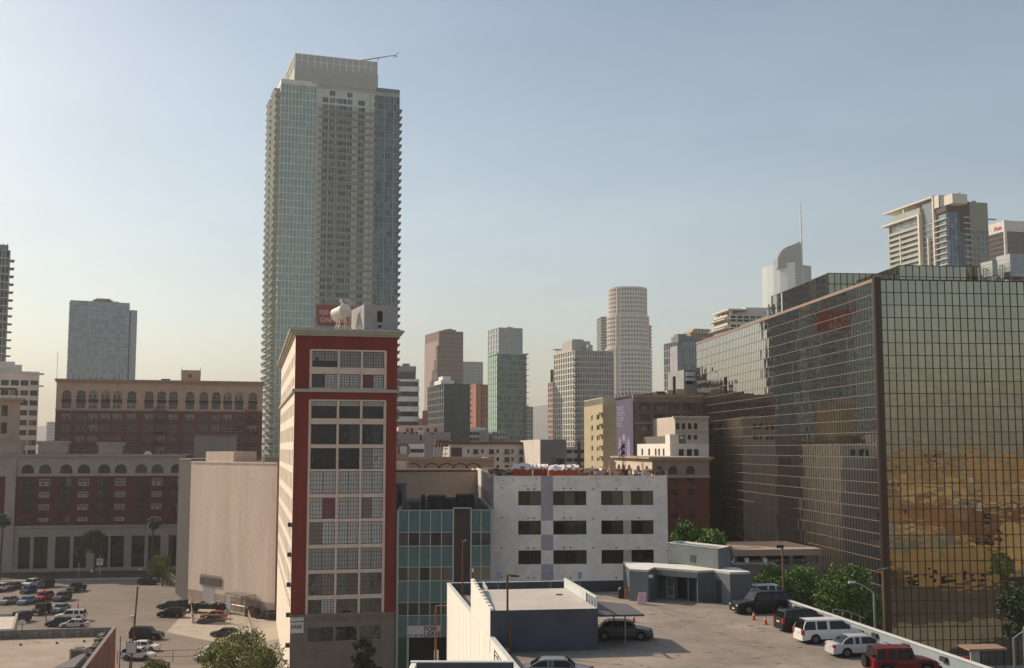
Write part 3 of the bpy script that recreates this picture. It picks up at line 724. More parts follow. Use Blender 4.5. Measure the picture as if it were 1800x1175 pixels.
# ================================================================ white block under works
WP = plan(868, 150, 4, 1172, depth=60)
Wl, Wf = Face(WP[0], WP[1]), Face(WP[1], WP[2]); WZ = Wf.z(900,837)
wb = thing('white_concrete_block', 'white four storey concrete block under renovation with dark strip windows', 'office block', (WP[1].x, WP[1].y, 0))
wwm = M('white_concrete', (.87,.785,.70), .88, .10, .5); wgs = M('lavender_grey_patch', (.41,.375,.41), .88, .08, .5); wtan = M('tan_infill', (.52,.42,.35), .88, .08, .8)
wc = [(911,951),(972.5,1031),(1057,1096),(1109.5,1149)]; wr = [(863.5,888.5),(915.5,940),(967.5,992)]
wu = [(Wf.u(a,928), Wf.u(b,928)) for a, b in wc]; wz = [(Wf.z(1000,b), Wf.z(1000,a)) for a, b in wr]; wz.append((wz[2][0]-7.8, wz[2][1]-7.8)); wz.append((wz[2][0]-3.9, wz[2][1]-3.9))
hs = [(a,b,c,d) for a,b in wu for c,d in wz]
g0, g1 = wu[0][1], wu[1][0]; t0, t1 = wu[2][1], wu[3][0]
def wfn(u, z):
    if g0 < u < g1: return 1 if not (wz[1][0]-.05 < z < wz[1][1]+.0 or wz[2][0] < z < wz[2][1]) else 0
    if t0 < u < t1 and any(c < z < d for c, d in wz): return 2
    return 0
mb = MB(); Wf.wall(mb, 0, WZ, hs, .3, 0, 0, mfn=wfn); mb.build('front_wall', [wwm, wgs, wtan], wb)
gref = G('glass_green_reflection', (.05,.048,.032), .05, wave=.03); grf2 = G('glass_tan_room', (.12,.10,.075), .15)
for i, (a, b) in enumerate(wu):
    for j, (c, d) in enumerate(wz): window(Wf, wb, a, b, c, d, 3 if i == 1 else 2, 1, metal_dark, ([gref, grf2, gl_dark], [gl_dark, gref, gl_mid], [gl_dark, gl_dark, gref], [gl_dark], [gl_dark])[j], o=-.27, fw=.07, bar=.09)
mb = MB(); sd_ = []
for j in range(4):
    z1 = WZ-2.7-j*3.9
    for i in range(14): sd_.append((3+i*4, 5.4+i*4, z1-2.2 if j else z1-2.2, z1))
Wl.wall(mb, 0, WZ, sd_, .3); fb_ = Face(WP[2], WP[3]); fb_.quad(mb, 0, fb_.L, 0, WZ); fb_ = Face(WP[3], WP[0]); fb_.quad(mb, 0, fb_.L, 0, WZ)
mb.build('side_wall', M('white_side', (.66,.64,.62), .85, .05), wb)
for (a,b,c,d) in sd_: window(Wl, wb, a, b, c, d, 2, 1, metal_dark, [gl_dark], o=-.2)
roof_part(wb, WP, WZ, .35, .3, wwm, M('torn_roof', (.24,.15,.11), .95, .35, .8))
mb = MB(); 
for (x, ys) in ((882,(858,910,963,1015)),(928,(860,911,964,1016)),(939,(860,911,964,1016)),(991,(859,911,963,1016)),(1003,(859,911,963,1016)),(1043,(860,912,963)),(1083,(860,911,963,1016)),(1122,(860,911,963,1016))):
    for y in ys: u, z = Wf.uv(x, y); mb = MB(); Wf.box(mb, u-.09, u+.09, z-.09, z+.09, 0, .06); mb.build('anchor_hole', metal_dark, wb)

mb = MB(); random.seed(9)
for k in range(60):
    u = random.uniform(0, Wf.L); z = WZ-random.uniform(.1,1.3); Wf.quad(mb, u, u+random.uniform(.1,.5), z-random.uniform(.05,.2), z, .004+k*.0002)
o = mb.build('plaster_scars', M('plaster_scar', (.60,.54,.49), .95), wb); o['kind'] = 'stuff'
# orange stacks under white sheeting
ob_m = M('orange_netting', (.50,.10,.045), .85, .25, 2.5); tarp = M('white_sheeting', (.80,.74,.70), .6, .08, 1.5)
def tarp_stack(px0, px1, py0, label, Y=152.5):
    zb = WZ-.35; A = Vector(at(px0,HZ,Y)[:2]); B = Vector(at(px1,HZ,Y)[:2]); f = Face(A, B); zt_ = ZP(py0, Y)
    root = thing('covered_stack', label, 'covered stack', (A.x,A.y,zb), 0, 'orange stacks under white sheeting'); mb = MB(); hh = zt_-zb
    mb.prism([A, B, B-f.n*2.4, A-f.n*2.4], zb, zb+hh*.62); mb.build('orange_stack', ob_m, root, bevel=.08)
    mb = MB(); nu, nv = 14, 6
    g = {}
    for i in range(nu+1):
        for j in range(nv+1):
            u = -.25+(f.L+.5)*i/nu; o = .3-3.0*j/nv; e = min(i, nu-i, j*2, (nv-j)*2)
            z = zb+hh*(.5+ (.38 if e > 0 else 0) + .12*sin(i*1.7+j*2.1)*.9 + (.1*random.random()))
            if e == 0: z = zb+hh*random.uniform(.55,.85)
            g[i,j] = f.pt(u+random.uniform(-.08,.08), z, o)
    for i in range(nu):
        for j in range(nv): mb.poly([g[i,j], g[i+1,j], g[i+1,j+1], g[i,j+1]])
    mb.build('sheeting', tarp, root, smooth=True)
tarp_stack(903, 935, 816, 'orange stack under bunched white sheeting, leftmost on the white block roof')
tarp_stack(938, 962, 817, 'orange stack with flat white sheeting, middle of the three on the white block roof', 154)
tarp_stack(966, 1017, 818, 'long orange stack under white sheeting, rightmost on the white block roof')
random.seed(31)
dbm = [M('rubble_orange', (.36,.13,.06), .9, .3, 2), M('rubble_brown', (.12,.07,.05), .9, .3, 2), M('rubble_pale', (.5,.42,.36), .9, .2, 2)]
mb = MB()
for k in range(170):
    Y = random.uniform(151.5,185); px = random.choice((random.uniform(862,905), random.uniform(1018,1172), random.uniform(1018,1100))); c = Vector(at(px,HZ,Y)[:2]); s_ = random.uniform(.1,.5)
    mb.box(c.x-s_*1.4, c.x+s_, c.y-s_, c.y+s_, WZ-.35, WZ-.35+random.uniform(.15,.9), random.randrange(3))
struct(mb.build('roof_rubble', dbm), 'stuff')
# orange roof-edge board and upright pipes
for k, (px, y0, lb) in enumerate(((1073,812,'left of two stubby tan pipes standing on the white block roof'),(1080,813,'right of two stubby tan pipes standing on the white block roof'))):
    t = thing('roof_pipe', lb, 'pipe', (*at(px,HZ,153)[:2], WZ-.35)); c = at(px,y0,153); mb = MB(); mb.tube((c.x,c.y,WZ-.35),(c.x,c.y,c.z),.2,n=10); mb.build('pipe', M('tan_pipe', (.55,.35,.24), .7), t)
    mb = MB(); mb.tube((c.x,c.y,c.z-.1),(c.x,c.y,c.z+.05),.26,n=10); mb.build('collar', M('tan_pipe', (.5,.3,.2)), t)
# antenna lattice mast on the far roof
tm = thing('lattice_mast', 'thin dark lattice antenna mast in front of the purple billboard', 'mast', (*at(1096,HZ,190)[:2], 20)); mb = MB(); c = at(1096,775,190)
for dx, dy in ((-.35,0),(.35,0),(0,.5)): mb.tube((c.x+dx,c.y+dy,20),(c.x+dx*.5,c.y+dy*.5,c.z),.05,n=5)
for k in range(12):
    z = 24+k*.55; s_ = 1-(z-24)/20; mb.tube((c.x-.33*s_,c.y,z),(c.x+.33*s_,c.y,z+.5),.03,n=4)
mb.build('lattice', metal_dark, tm)
mb = MB()
for k in range(6): mb.box(c.x-.75+.25*(k % 3), c.x-.6+.4*(k % 3), c.y-.3, c.y-.2, c.z-3.0+k*.35, c.z-2.3+k*.35)
mb.build('antenna_panel', metal_dark, tm)

# ================================================================ brick arcade block, left
BP = plan(-70, 279, 10, 326, depth=40)
Bf = Face(BP[1], BP[2]); BZ = Bf.z(160,800)
br_red = M('arcade_brick', (.115,.036,.028), .9, .14, .5); br_st = M('arcade_stone', (.37,.315,.275), .9, .1, .4)
ab = thing('brick_arcade_block', 'dark red brick block with an arched top storey and tall stone shop bays', 'apartment block', (BP[1].x, BP[1].y, 0))
cx = [48,78.5,115.5,147,182.5,211.5,247.5,276,310]; cxo = [-22, 12]
rows_b = [(840,856),(863,876),(885,898),(908,918)]
zb1, zb2 = Bf.z(150,836), Bf.z(150,925)
hs = []; wins = []
for i, x in enumerate(cx):
    uc, z = Bf.uv(x, 846); uc = Bf.u(x, 846)
    big = i % 2 == 0; hw = 1.35 if big else 1.2
    for (a, b) in rows_b:
        z1, z0 = Bf.z(150,a), Bf.z(150,b)
        if not big: z1 -= .25; z0 += .25
        h = (uc-hw, uc+hw, z0, z1); hs.append(h); wins.append((h, big))
    r = 1.45; h = (uc-r, uc+r, Bf.z(150,832.5), Bf.z(150,816.5), 'arch'); hs.append(h); wins.append((h, 2))
sx = [(39,57),(66,88),(103,129),(137,157),(173,193),(200,222),(239,258),(267,285),(303,322)]
xs_shift = [(a-8, b-6) for a, b in [(41,58),(66,88),(104,130),(135,157),(172,193),(200,223),(239,259),(267,286),(301,322)]]
for a, b in [(32,53),(59,84),(97,123),(129,152),(167,190),(194,218),(231,254),(260,282),(296,316)]:
    h = (Bf.u(a,960), Bf.u(b,960), .6, Bf.z(150,943)); hs.append(h); wins.append((h, 3))
pz0 = Bf.u(9,880); pz1 = Bf.u(27,880)
guides = [(0.001,.003,zb1-.001,zb1),(0.001,.003,zb2-.001,zb2)]
mb = MB(); Bf.wall(mb, 0, BZ, hs+guides, .45, 0, 1, mfn=lambda u, z: 0 if zb2 < z < zb1 else 1)
f_ = Face(BP[2], BP[3]); f_.quad(mb, 0, f_.L, 0, BZ); f_ = Face(BP[0], BP[1]); f_.quad(mb, 0, f_.L, 0, BZ)
mb.build('wall', [br_red, br_st], ab)
roof_part(ab, BP, BZ, .5, .4, br_st, roof_dark)
mb = MB()
Bf.box(mb, -.3, Bf.L+.3, BZ-.35, BZ+.1, 0, .7); Bf.box(mb, -.2, Bf.L+.2, BZ-.7, BZ-.36, 0, .35)
Bf.box(mb, 0, Bf.L, zb1-.2, zb1+.25, 0, .3); Bf.box(mb, 0, Bf.L, zb2-.3, zb2+.2, 0, .35)
Bf.box(mb, pz0, pz1, 0, BZ-.71, 0, .5)
for i in range(len(cx)+1):
    u = Bf.u(33+i*31.4, 960)
mb.build('cornice', br_st, ab)
random.seed(2); wf = M('white_sash', (.46,.44,.41), .6, .05); df = M('dark_sash', (.05,.05,.05), .6)
for h, k in wins:
    a, b, c, d = h[:4]
    if k == 3: window(Bf, ab, a, b, c, d, 3, 3, df, [gl_dark], o=-.4, name='shop_window')
    elif k == 2: window(Bf, ab, a, b, c, d, 4, 2, df, random.choice(([gl_dark],[gl_mid, gl_dark],[gl_mid])), o=-.4, name='arched_window')
    elif k: 
        window(Bf, ab, a, b, c, d, 2, 1, df, random.choice(([gl_dark],[gl_mid, gl_dark],[gl_dark, gl_pale])), o=-.4)
    else: window(Bf, ab, a, b, c, d, 4, 2, wf, random.choice(([gl_dark, gl_mid],[gl_blind, gl_dark])), o=-.1, fw=.14, bar=.1)
for h, k in wins:
    if k is True:
        mb = MB(); Bf.box(mb, h[0]-.1, h[1]+.1, h[2]-.12, h[2]-.02, 0, .7)
        for q in range(9): u = h[0]-.05+q*(h[1]-h[0]+.1)/8; Bf.box(mb, u-.02, u+.02, h[2], h[2]+.85, .62, .66)
        Bf.box(mb, h[0]-.1, h[1]+.1, h[2]+.85, h[2]+.92, .6, .68)
        mb.build('balcony_rail', df, ab)
for (x0, x1, y0) in ((-5,41,775),(62,120,775.5),(169,217,778)):
    mb = MB(); u0, u1 = Bf.u(x0,790), Bf.u(x1,790); z = Bf.z(150,y0)
    Bf.box(mb, u0+.5, u1-.5, BZ+.1, z-.9, -3.2, -.4); Bf.box(mb, u0+.2, u1-.2, z-.9, z-.45, -3.4, -.2); Bf.box(mb, u0, u1, z-.45, z, -3.6, 0)
    Bf.box(mb, (u0+u1)/2-1.6, (u0+u1)/2+1.6, BZ+.5, z-1.5, -.4, -.3)
    mb.build('roof_parapet_block', br_st, ab)
mb = MB(); u, z = Bf.uv(262,798); c = Vector(Bf.pt(u, z-.2, -2))
for k in range(10):
    t0, t1 = k*pi/10-pi/2, (k+1)*pi/10-pi/2
    mb.poly([tuple(c), tuple(c+Vector((-.4+1.0*sin(t0),-.5,.9*cos(t0)))), tuple(c+Vector((-.4+1.0*sin(t1),-.5,.9*cos(t1))))])
mb.tube(c-Vector((0,0,.8)), c+Vector((0,.1,.2)), .06); mb.build('dish', white_paint, ab)

# beige blank-walled building and dark annex
BL, BR = Vector((-63.3, 226)), Vector((-42.0, 205)); gf = Face(BL, BR); GZ = gf.z(420, 812.5)
gb = gf.n * -1
gpoly = [BL+gb*30, BL, BR, BR+gb*30]
ge = thing('beige_blank_building', 'tall windowless pale beige block facing the parking lot with a louvre near its base', 'building', (BL.x, BL.y, 0))
bgm = M('beige_wall', (.66,.53,.435), .9, .15, .20, streak=True, fine=.09); bgb = M('beige_base', (.36,.27,.22), .9, .15, .5)
mb = MB(); bz = 2.6; gf.quad(mb, 0, gf.L, bz, GZ, 0, 0); gf.quad(mb, 0, gf.L, 0, bz, .0, 1)
gf.box(mb, 0, gf.L, GZ-.25, GZ+.05, 0, .12, 0)
for k in range(1, 8): gf.box(mb, 0, gf.L, bz+k*3.1, bz+k*3.1+.05, 0, .012, 0)
for i in (2, 3): f_ = Face(gpoly[i], gpoly[(i+1) % 4]); f_.quad(mb, 0, f_.L, 0, GZ)
mb.build('wall', [bgm, bgb], ge); roof_part(ge, gpoly, GZ+.05, .5, .3, bgm, roof_grey)
mb = MB(); u0, za = gf.uv(352,1014.5); u1, zb_ = gf.uv(390,1033); gf.box(mb, u0, u1, zb_, za, 0, .12)
for k in range(8): gf.box(mb, u0+.1, u1-.1, zb_+.1+k*.25, zb_+.2+k*.25, .12, .2)
mb.build('vent_louvre', M('louvre_brown', (.17,.14,.12), .8, .1), ge)
mb = MB(); u0, _ = gf.uv(357,1050); u1, _ = gf.uv(377,1050); gf.box(mb, u0, u1, .1, zb_-.1, 0, .03); mb.build('grey_patch', M('wall_patch', (.36,.33,.35), .9, .05), ge)
u0, z0 = gf.uv(362,794); u1, _ = gf.uv(411,794)
mb = MB(); gf.box(mb, u0, u1, GZ-.3, z0, -5, -.02); mb.build('roof_house', bgm, ge)
mb = MB(); gf.box(mb, u1+.5, gf.L+6, GZ, GZ+.8, -7, -6.5); gf.box(mb, gf.L-.5, gf.L+1.0, GZ, GZ+1.8, -5.8, -4.4); mb.build('roof_ducts', roof_dark, ge)
DL = Vector((-69.8, 240)); df_ = Face(DL, BL+Vector((-.05,.1)))
an = thing('dark_annex', 'narrow dark grey building side between the brick arcade block and the beige blank wall', 'building', (DL.x, DL.y, 0))
dgm = M('charcoal_render', (.052,.047,.050), .9, .15, .4); mb = MB(); dp = [DL+df_.n*-1*8+Vector((6,14)), DL, df_.B, df_.B+Vector((6,14))]
zz = df_.z(330,809); mb.prism(dp, 0, zz, 0); mb.build('wall', dgm, an)
mb = MB(); mb.prism(inset(dp,-.12), zz, zz+.25, 0, 0, True); mb.build('coping', M('annex_coping', (.16,.15,.15)), an)
gx = thing('grey_roof_house', 'plain brown grey box on the roof behind the beige blank wall', 'plant house', (*at(340,HZ,262)[:2], 20))
mb = MB(); q0, q1 = at(341,HZ,262), at(405,HZ,266); zz = ZP(766,262); mb.prism([(q0.x-1,q0.y+10),(q0.x,q0.y),(q1.x,q1.y),(q1.x-1,q1.y+10)], 20, zz); mb.build('wall', M('brown_grey', (.27,.24,.225), .9, .1), gx)
mb = MB(); mb.prism([(q0.x-1.2,q0.y+10.2),(q0.x-.2,q0.y-.2),(q1.x+.2,q1.y-.2),(q1.x-.8,q1.y+10.2)], zz, zz+.3, 0, 0, True); mb.build('coping', M('annex_coping', (.16,.15,.15)), gx)

# back brick hotel with tan top
HP = plan(95, 330, 16, 460, depth=45); Hf = Face(HP[1], HP[2]); HZT = Hf.z(110,667)
hb = thing('brick_hotel', 'long brown red brick block with a tan arched upper band, behind the arcade block', 'hotel block', (HP[1].x, HP[1].y, 0))
h_red = M('hotel_brick', (.175,.068,.054), .9, .12, .3); h_tan = M('hotel_tan', (.56,.35,.25), .9, .10, .4)
zt_ = Hf.z(110,720.5)
hx = [115.5,141,163,184.5,205.5,230.5,261,283,303.5,333,357.5,379,399.5,419.5,443.5]
def hslope(x): return (x-115)*.0150
hs, wins = [], []
for i, x in enumerate(hx):
    uc = Hf.u(x,740)
    def rz(y): return Hf.z(115, y)
    hs.append((uc-1.25,uc+1.25,rz(701),rz(686),'arch')); wins.append((hs[-1],1))
    hs.append((uc-1.25,uc+1.25,rz(718),rz(707))); wins.append((hs[-1],0))
    for (a,b) in ((727,737),(746.5,758),(766.5,777),(786.5,798)):
        hs.append((uc-1.35,uc+1.35,rz(b),rz(a))); wins.append((hs[-1],0))
mb = MB(); Hf.wall(mb, 0, HZT, hs+[(.001,.003,zt_-.001,zt_)], .3, 0, 0, mfn=lambda u, z: 1 if z > zt_ else 0)
f_ = Face(HP[0], HP[1]); f_.quad(mb, 0, f_.L, 0, HZT, 0, 0); f_ = Face(HP[2], HP[3]); f_.quad(mb, 0, f_.L, 0, HZT)
mb.build('wall', [h_red, h_tan], hb); roof_part(hb, HP, HZT, .8, .4, h_tan, roof_grey)
mb = MB(); Hf.box(mb, -.5, Hf.L+.5, HZT-.3, HZT+.15, 0, .9, 0); Hf.box(mb, -.3, Hf.L+.3, HZT-.9, HZT-.31, 0, .45, 0); Hf.box(mb, -.1, Hf.L+.1, zt_-.25, zt_+.2, 0, .3, 0)
mb.build('cornice', M('hotel_cornice', (.42,.27,.2), .9, .1), hb)
each('dark_spandrel', M('dark_green_panel', (.03,.032,.028), .7), hb, [lambda mb, h=h: Hf.box(mb, h[0]-.1, h[1]+.1, Hf.z(115,707), Hf.z(115,701.2), 0, .06) for h, k in wins if k])
hw = M('hotel_sash', (.32,.27,.23), .7)
random.seed(8)
for h, k in wins: window(Hf, hb, *h[:4], 4, 2, hw, random.choice(([gl_dark],[gl_dark, gl_mid],[gl_mid],[gl_dark, gl_blind])), o=-.25, fw=.12, bar=.09)
mb = MB(); u0, z0 = Hf.uv(319,650); u1, _ = Hf.uv(353,650); Hf.box(mb, u0, u1, HZT-.8, z0, -9, -2); mb.build('lift_house', h_tan, hb)
mb = MB(); Hf.box(mb, (u0+u1)/2-.6, (u0+u1)/2+.2, z0-2.2, z0-1.2, -2, -1.95); mb.build('lift_window', gl_dark, hb)
mb = MB()
for k in (0, 1): u = u0 if k == 0 else u1; c = Vector(Hf.pt(u, z0, -2.2)); mb.tube(c-Vector((0,0,2)), c+Vector((0,0,.9)), .06)
u, z = Hf.uv(283,668); Hf.box(mb, u, u+2.6, HZT, HZT+.7, -4, -2)
for k in range(14): u = 2+k*.9+(k % 3)*.5; c = Vector(Hf.pt(u*1.2, HZT, -3)); mb.tube(c, c+Vector((0,0,random.uniform(.8,2.2))), .07, n=5)
c = Vector(Hf.pt(-2+Hf.u(106,740), HZT, -6)); mb.tube((c.x,c.y,HZT-.5),(c.x,c.y,HZT+8.5),.06,n=5)
mb.build('roof_pipes', metal_dark, hb)
mb = MB()      # fire escapes
for x in (281, 441):
    u = Hf.u(x,740)
    for j, y in enumerate((720,739,759,779,799)):
        z = Hf.z(115,y); Hf.box(mb, u-2.0, u+2.0, z-.05, z+.03, 0, 1.1); Hf.box(mb, u-2.0, u+2.0, z+.9, z+.97, 1.05, 1.1)
        for q in range(9): uu = u-2+q*.5; Hf.box(mb, uu-.02, uu+.02, z, z+.9, 1.06, 1.1)
        mb.tube(Hf.pt(u-1.6, z, .7), Hf.pt(u+1.4, z+3.2, .7), .06, n=4)
mb.build('fire_escape', metal_dark, hb)

# left edge: slender dark tower, beige apartment tower, tan hotel top, far slab
P_ = plan(-70, 430, 27, 2, depth=22)
z1 = ZP(437,432,0)
t = tower('dark_balcony_tower', 'slim grey tower with toothed balconies cut by the left edge of the view', P_, z1, M('slab_grey', (.60,.60,.58), .8), {1: style(10,3.1,.15,.12,.3,[gl_dark, gl_mid, gl_pale]), 0: style(6,3.1,.15,.12)})
f_ = Face(P_[1], P_[2]); fe = Face(P_[2], P_[3])
for k in range(46):
    z = z1-4-k*3.1; mb = MB()
    if z > 20: fe.box(mb, .5, 5, z, z+.25, 0, 1.9); f_.box(mb, f_.L-5, f_.L+1.9, z, z+.25, .3, 1.2); mb.build('balcony', M('balcony_slab', (.30,.29,.28), .8), t)
mb = MB(); f_.box(mb, f_.L-9, f_.L-.5, z1, z1+2.2, -6, -1); 
for k in range(6): f_.box(mb, f_.L-8+k*1.4, f_.L-7.7+k*1.4, z1+2.2, z1+3.2, -4, -3.6)
mb.build('roof_plant', M('slab_grey2', (.30,.30,.29)), t)
P_ = plan(-40, 345, 25, 64, depth=22); z1 = ZP(655,350,40)
bt = block('beige_apartment_tower', 'pale beige apartment tower with rows of square windows at the far left', 'apartment tower', P_, z1, M('pale_beige_render', (.78,.70,.61), .9, .08, .3), roof_grey, skip=(1,))
f_ = Face(P_[1], P_[2]); hs = []
for i in range(6):
    for j in range(12):
        u = f_.L*(i+.5)/6; z = z1-2.4-j*3.05; hs.append((u-1.15,u+1.15,z-1.7,z))
mb = MB(); f_.wall(mb, 0, z1, hs, .3); mb.build('front_wall', MATS['pale_beige_render'], bt)
for h in hs: window(f_, bt, *h, 2, 1, M('beige_sash', (.4,.36,.31)), random.choice(([gl_mid],[gl_dark],[gl_blind, gl_mid])), fw=.1)
mb = MB(); f_.box(mb, f_.L-16, f_.L-5, z1, z1+2.4, -8, -1.5); f_.box(mb, f_.L-14, f_.L-7, z1+2.4, z1+3.4, -7, -2.5); mb.build('roof_house', MATS['pale_beige_render'], bt)
mb = MB(); f_.box(mb, f_.L-3, f_.L+1.3, z1-.5, z1-.1, -3, 1); f_.box(mb, f_.L-3, f_.L+1.3, z1-4.2, z1-3.9, -3, .8); f_.box(mb, 0, f_.L, z1-.1, z1+.3, 0, .5); mb.build('roof_brackets', MATS['pale_beige_render'], bt)
P_ = plan(-60, 300, 26, 33, depth=18); z1 = ZP(703,303,20)
tb2 = block('tan_hotel_top', 'tan stone building top with a corner cornice and a roof rail above the arcade block', 'building', P_, z1, M('tan_stone', (.48,.34,.25), .9, .12, .4), roof_grey, skip=(1,))
f_ = Face(P_[1], P_[2]); hs = [(f_.L-4.6,f_.L-3.1,z1-4.3,z1-1.4),(f_.L-4.6,f_.L-3.1,z1-9,z1-6),(f_.L-9,f_.L-7.4,z1-4.3,z1-1.4),(f_.L-9,f_.L-7.4,z1-9,z1-6)]
mb = MB(); f_.wall(mb, 0, z1, hs, .3); mb.build('front_wall', MATS['tan_stone'], tb2)
for h in hs: window(f_, tb2, *h, 2, 2, metal_dark, [gl_mid, gl_dark])
mb = MB(); f_.box(mb, 0, f_.L+1.2, z1, z1+.6, -16, 1.1); f_.box(mb, 0, f_.L+.6, z1-.6, z1, 0, .5); f_.box(mb, 0, f_.L+.2, z1-10.6, z1-10, 0, .4); mb.build('cornice', MATS['tan_stone'], tb2)
mb = MB(); f_.box(mb, 0, f_.L-1, z1+3, z1+3.25, -8, -.8)
for k in range(10): f_.box(mb, f_.L-1.2-k*1.6, f_.L-1.05-k*1.6, z1+.6, z1+3, -1, -.8)
mb.build('roof_rail', metal_dark, tb2)
P_ = plan(82, 1600, 25, 97, depth=30); tower('distant_slab', 'faint pale slab far off between the beige tower and the brick hotel', P_, ZP(742,1600), M('pale_slab', (.45,.47,.50)), {1: style(6,4,.2,.3,.2,[gl_pale])})
# blue banded tower
P_ = plan(115, 900, 25, 219, depth=14); z1 = ZP(528,900,122); random.seed(4)
blg = [G('blue_glass_a', (.10,.17,.22), .12, metal=.3), G('blue_glass_b', (.19,.25,.29), .2, metal=.2), G('blue_glass_c', (.27,.31,.33), .3)]
t = tower('blue_banded_tower', 'broad blue glass slab tower with random pale stripes on the left skyline', P_, z1, M('blue_frame', (.20,.27,.32), .6), {1: style(14,3.6,.06,.16,.3,blg), 0: style(3,3.6,.1,.2,.3,blg)})
f_ = Face(P_[1], P_[2]); mb = MB(); fx = Face(P_[2], P_[2]+(P_[2]-P_[1]).normalized()*4+Vector((1.5,3)))
q = [P_[2]+Vector((1.4,.4)), fx.B, fx.B+Vector((-5,9)), P_[2]+Vector((-4,9))]
mb.prism(q, 0, z1-5.5, 0); mb.build('side_wing', M('wing_blue', (.22,.30,.35), .5, .05), t)
mb = MB(); u0 = f_.L*.38; u1 = f_.L*.72
f_.box(mb, u0+2, u1-2, z1+2.0, z1+2.9, -14, -2); f_.box(mb, u0, u1, z1+1.2, z1+2.0, -13, -3); f_.box(mb, u0+5, u1-5, z1, z1+1.2, -12, -4); mb.build('helipad', M('helipad', (.28,.27,.25)), t)

# ================================================================ tall residential tower, centre left
TP = plan(482, 400, 19, 696, depth=28); Tl, Tn = Face(TP[0], TP[1]), Face(TP[1], TP[2])
zr = Tn.z(600,160); pit = 13.05*.2*1.02
ot = thing('tall_residential_tower', 'tallest building in view, a pale residential tower with balconies and a red banner', 'skyscraper', (TP[1].x, TP[1].y, 0))
tc_ = M('tower_concrete', (.62,.63,.54), .85, .06, .2); tgl = [G('tower_glass_a', (.10,.155,.165), .08, metal=.2), G('tower_glass_b', (.15,.20,.20), .1, metal=.2), G('tower_glass_c', (.06,.095,.11), .06), G('tower_glass_d', (.20,.23,.22), .3)]
tlg = [G('side_glass_a', (.25,.34,.30), .12, metal=.3), G('side_glass_b', (.31,.38,.32), .15, metal=.3)]
uB = Tn.u(657,500); uA = Tn.u(551,500); zr2 = Tn.z(675,170)
rows_n = int((zr-6)/pit)
gm, fm, sl_ = MB(), MB(), MB(); random.seed(6)
gmats = tgl
wu = [0,.035,.10,.19,.215,.31,.33,.40,.50,.515,.60,.62,.70,.80,.815,.895,.91,.97,1]
for j in range(rows_n):
    z0 = zr-(j+1)*pit
    for i in range(1, len(wu)-1, 1):
        a, b = uA+wu[i]*(uB-uA), uA+wu[i+1]*(uB-uA)
        solid = i in (1, 3, 5, 8, 10, 11, 14, 16)
        if solid or (j == 0 and i not in (4, 9, 15, 17)): Tn.quad(gm, a, b, z0, z0+pit, 0, 4)
        else:
            m = (a+b)/2
            for (x0, x1) in ((a, m), (m, b)): Tn.quad(gm, x0, x1, z0+.45, z0+pit-.35, -.12, random.choice((0,0,1,2,2,3)))
            Tn.quad(gm, a, b, z0, z0+.45, 0, 4); Tn.quad(gm, a, b, z0+pit-.35, z0+pit, 0, 4)
            Tn.box(fm, m-.05, m+.05, z0+.45, z0+pit-.35, -.1, .02)
    Tn.quad(gm, uA, uA+wu[1]*(uB-uA), z0, z0+pit, 0, 4)
Tn.quad(gm, uA, uB, 0, zr-rows_n*pit, 0, 4)
gm.build('front_wall', gmats+[tc_], ot)
# balcony slabs with rails: every floor is a part
slabm = M('balcony_edge', (.46,.38,.32), .85, .05); railm = G('balcony_glass', (.26,.30,.29), .2)
bal_me = None
for j in range(2, rows_n-2):
    z = zr-(j+1)*pit
    if z < 22: break
    if bal_me is None:
        mb = MB(); a, b = uA+wu[1]*(uB-uA), uA+wu[17]*(uB-uA)
        Tn.box(mb, a, b, z, z+.16, .0, .85); Tn.box(mb, a, b, z+.16, z+.62, .80, .84, 1)
        for k in range(7): uu = a+(b-a)*k/6; Tn.box(mb, uu-.06, uu+.06, z+.17, z+pit*.97, .05, .78, 2)
        bo = mb.build('balcony', [slabm, railm, tc_], ot); bal_me = bo.data; bz0 = z
    else:
        o = bpy.data.objects.new('balcony', bal_me); COL.objects.link(o); o.parent = ot; o.location = (0,0,z-bz0)
o = fm.build('window_mullions', tc_, ot); o['kind'] = 'stuff'
# glass corner bay
gm, fm = MB(), MB(); sub_ = Face(Tn.pt(uB,0)[:2], TP[2]); zt4 = Tn.z(675,156)
for j in range(int((zr2-6)/pit)):
    z0 = zr2-(j+1)*pit
    for i in range(8): sub_.quad(gm, sub_.L*i/8, sub_.L*(i+1)/8, z0, z0+pit, .25, random.choice((0,0,1,2)))
    sub_.box(fm, 0, sub_.L, z0-.10, z0+.10, .25, .42)
for i in range(9):
    u = sub_.L*i/8; sub_.box(fm, max(0,u-(.14 if i % 3 == 0 else .05)), min(sub_.L,u+(.14 if i % 3 == 0 else .05)), 6, zr2, .25, .46)
sub_.box(fm, 0, sub_.L, zr2, zt4-1.6, -2, .4); sub_.quad(gm, 0, sub_.L, 0, 8, .2, 4)
for k in range(8): sub_.box(fm, sub_.L*k/7-.04, sub_.L*k/7+.04, zt4-1.6, zt4, .3, .36)
sub_.box(fm, 0, sub_.L, zt4-.08, zt4, .3, .37)
gm.build('corner_bay', tgl+[tc_], ot); fm.build('corner_bay_frame', M('pale_mullion', (.4,.4,.38)), ot)
mb = MB(); sub_.quad(mb, 0, sub_.L, zt4-1.6, zt4-.1, .33); mb.build('roof_rail_glass', G('rail_glass', (.14,.22,.24), .1), ot)
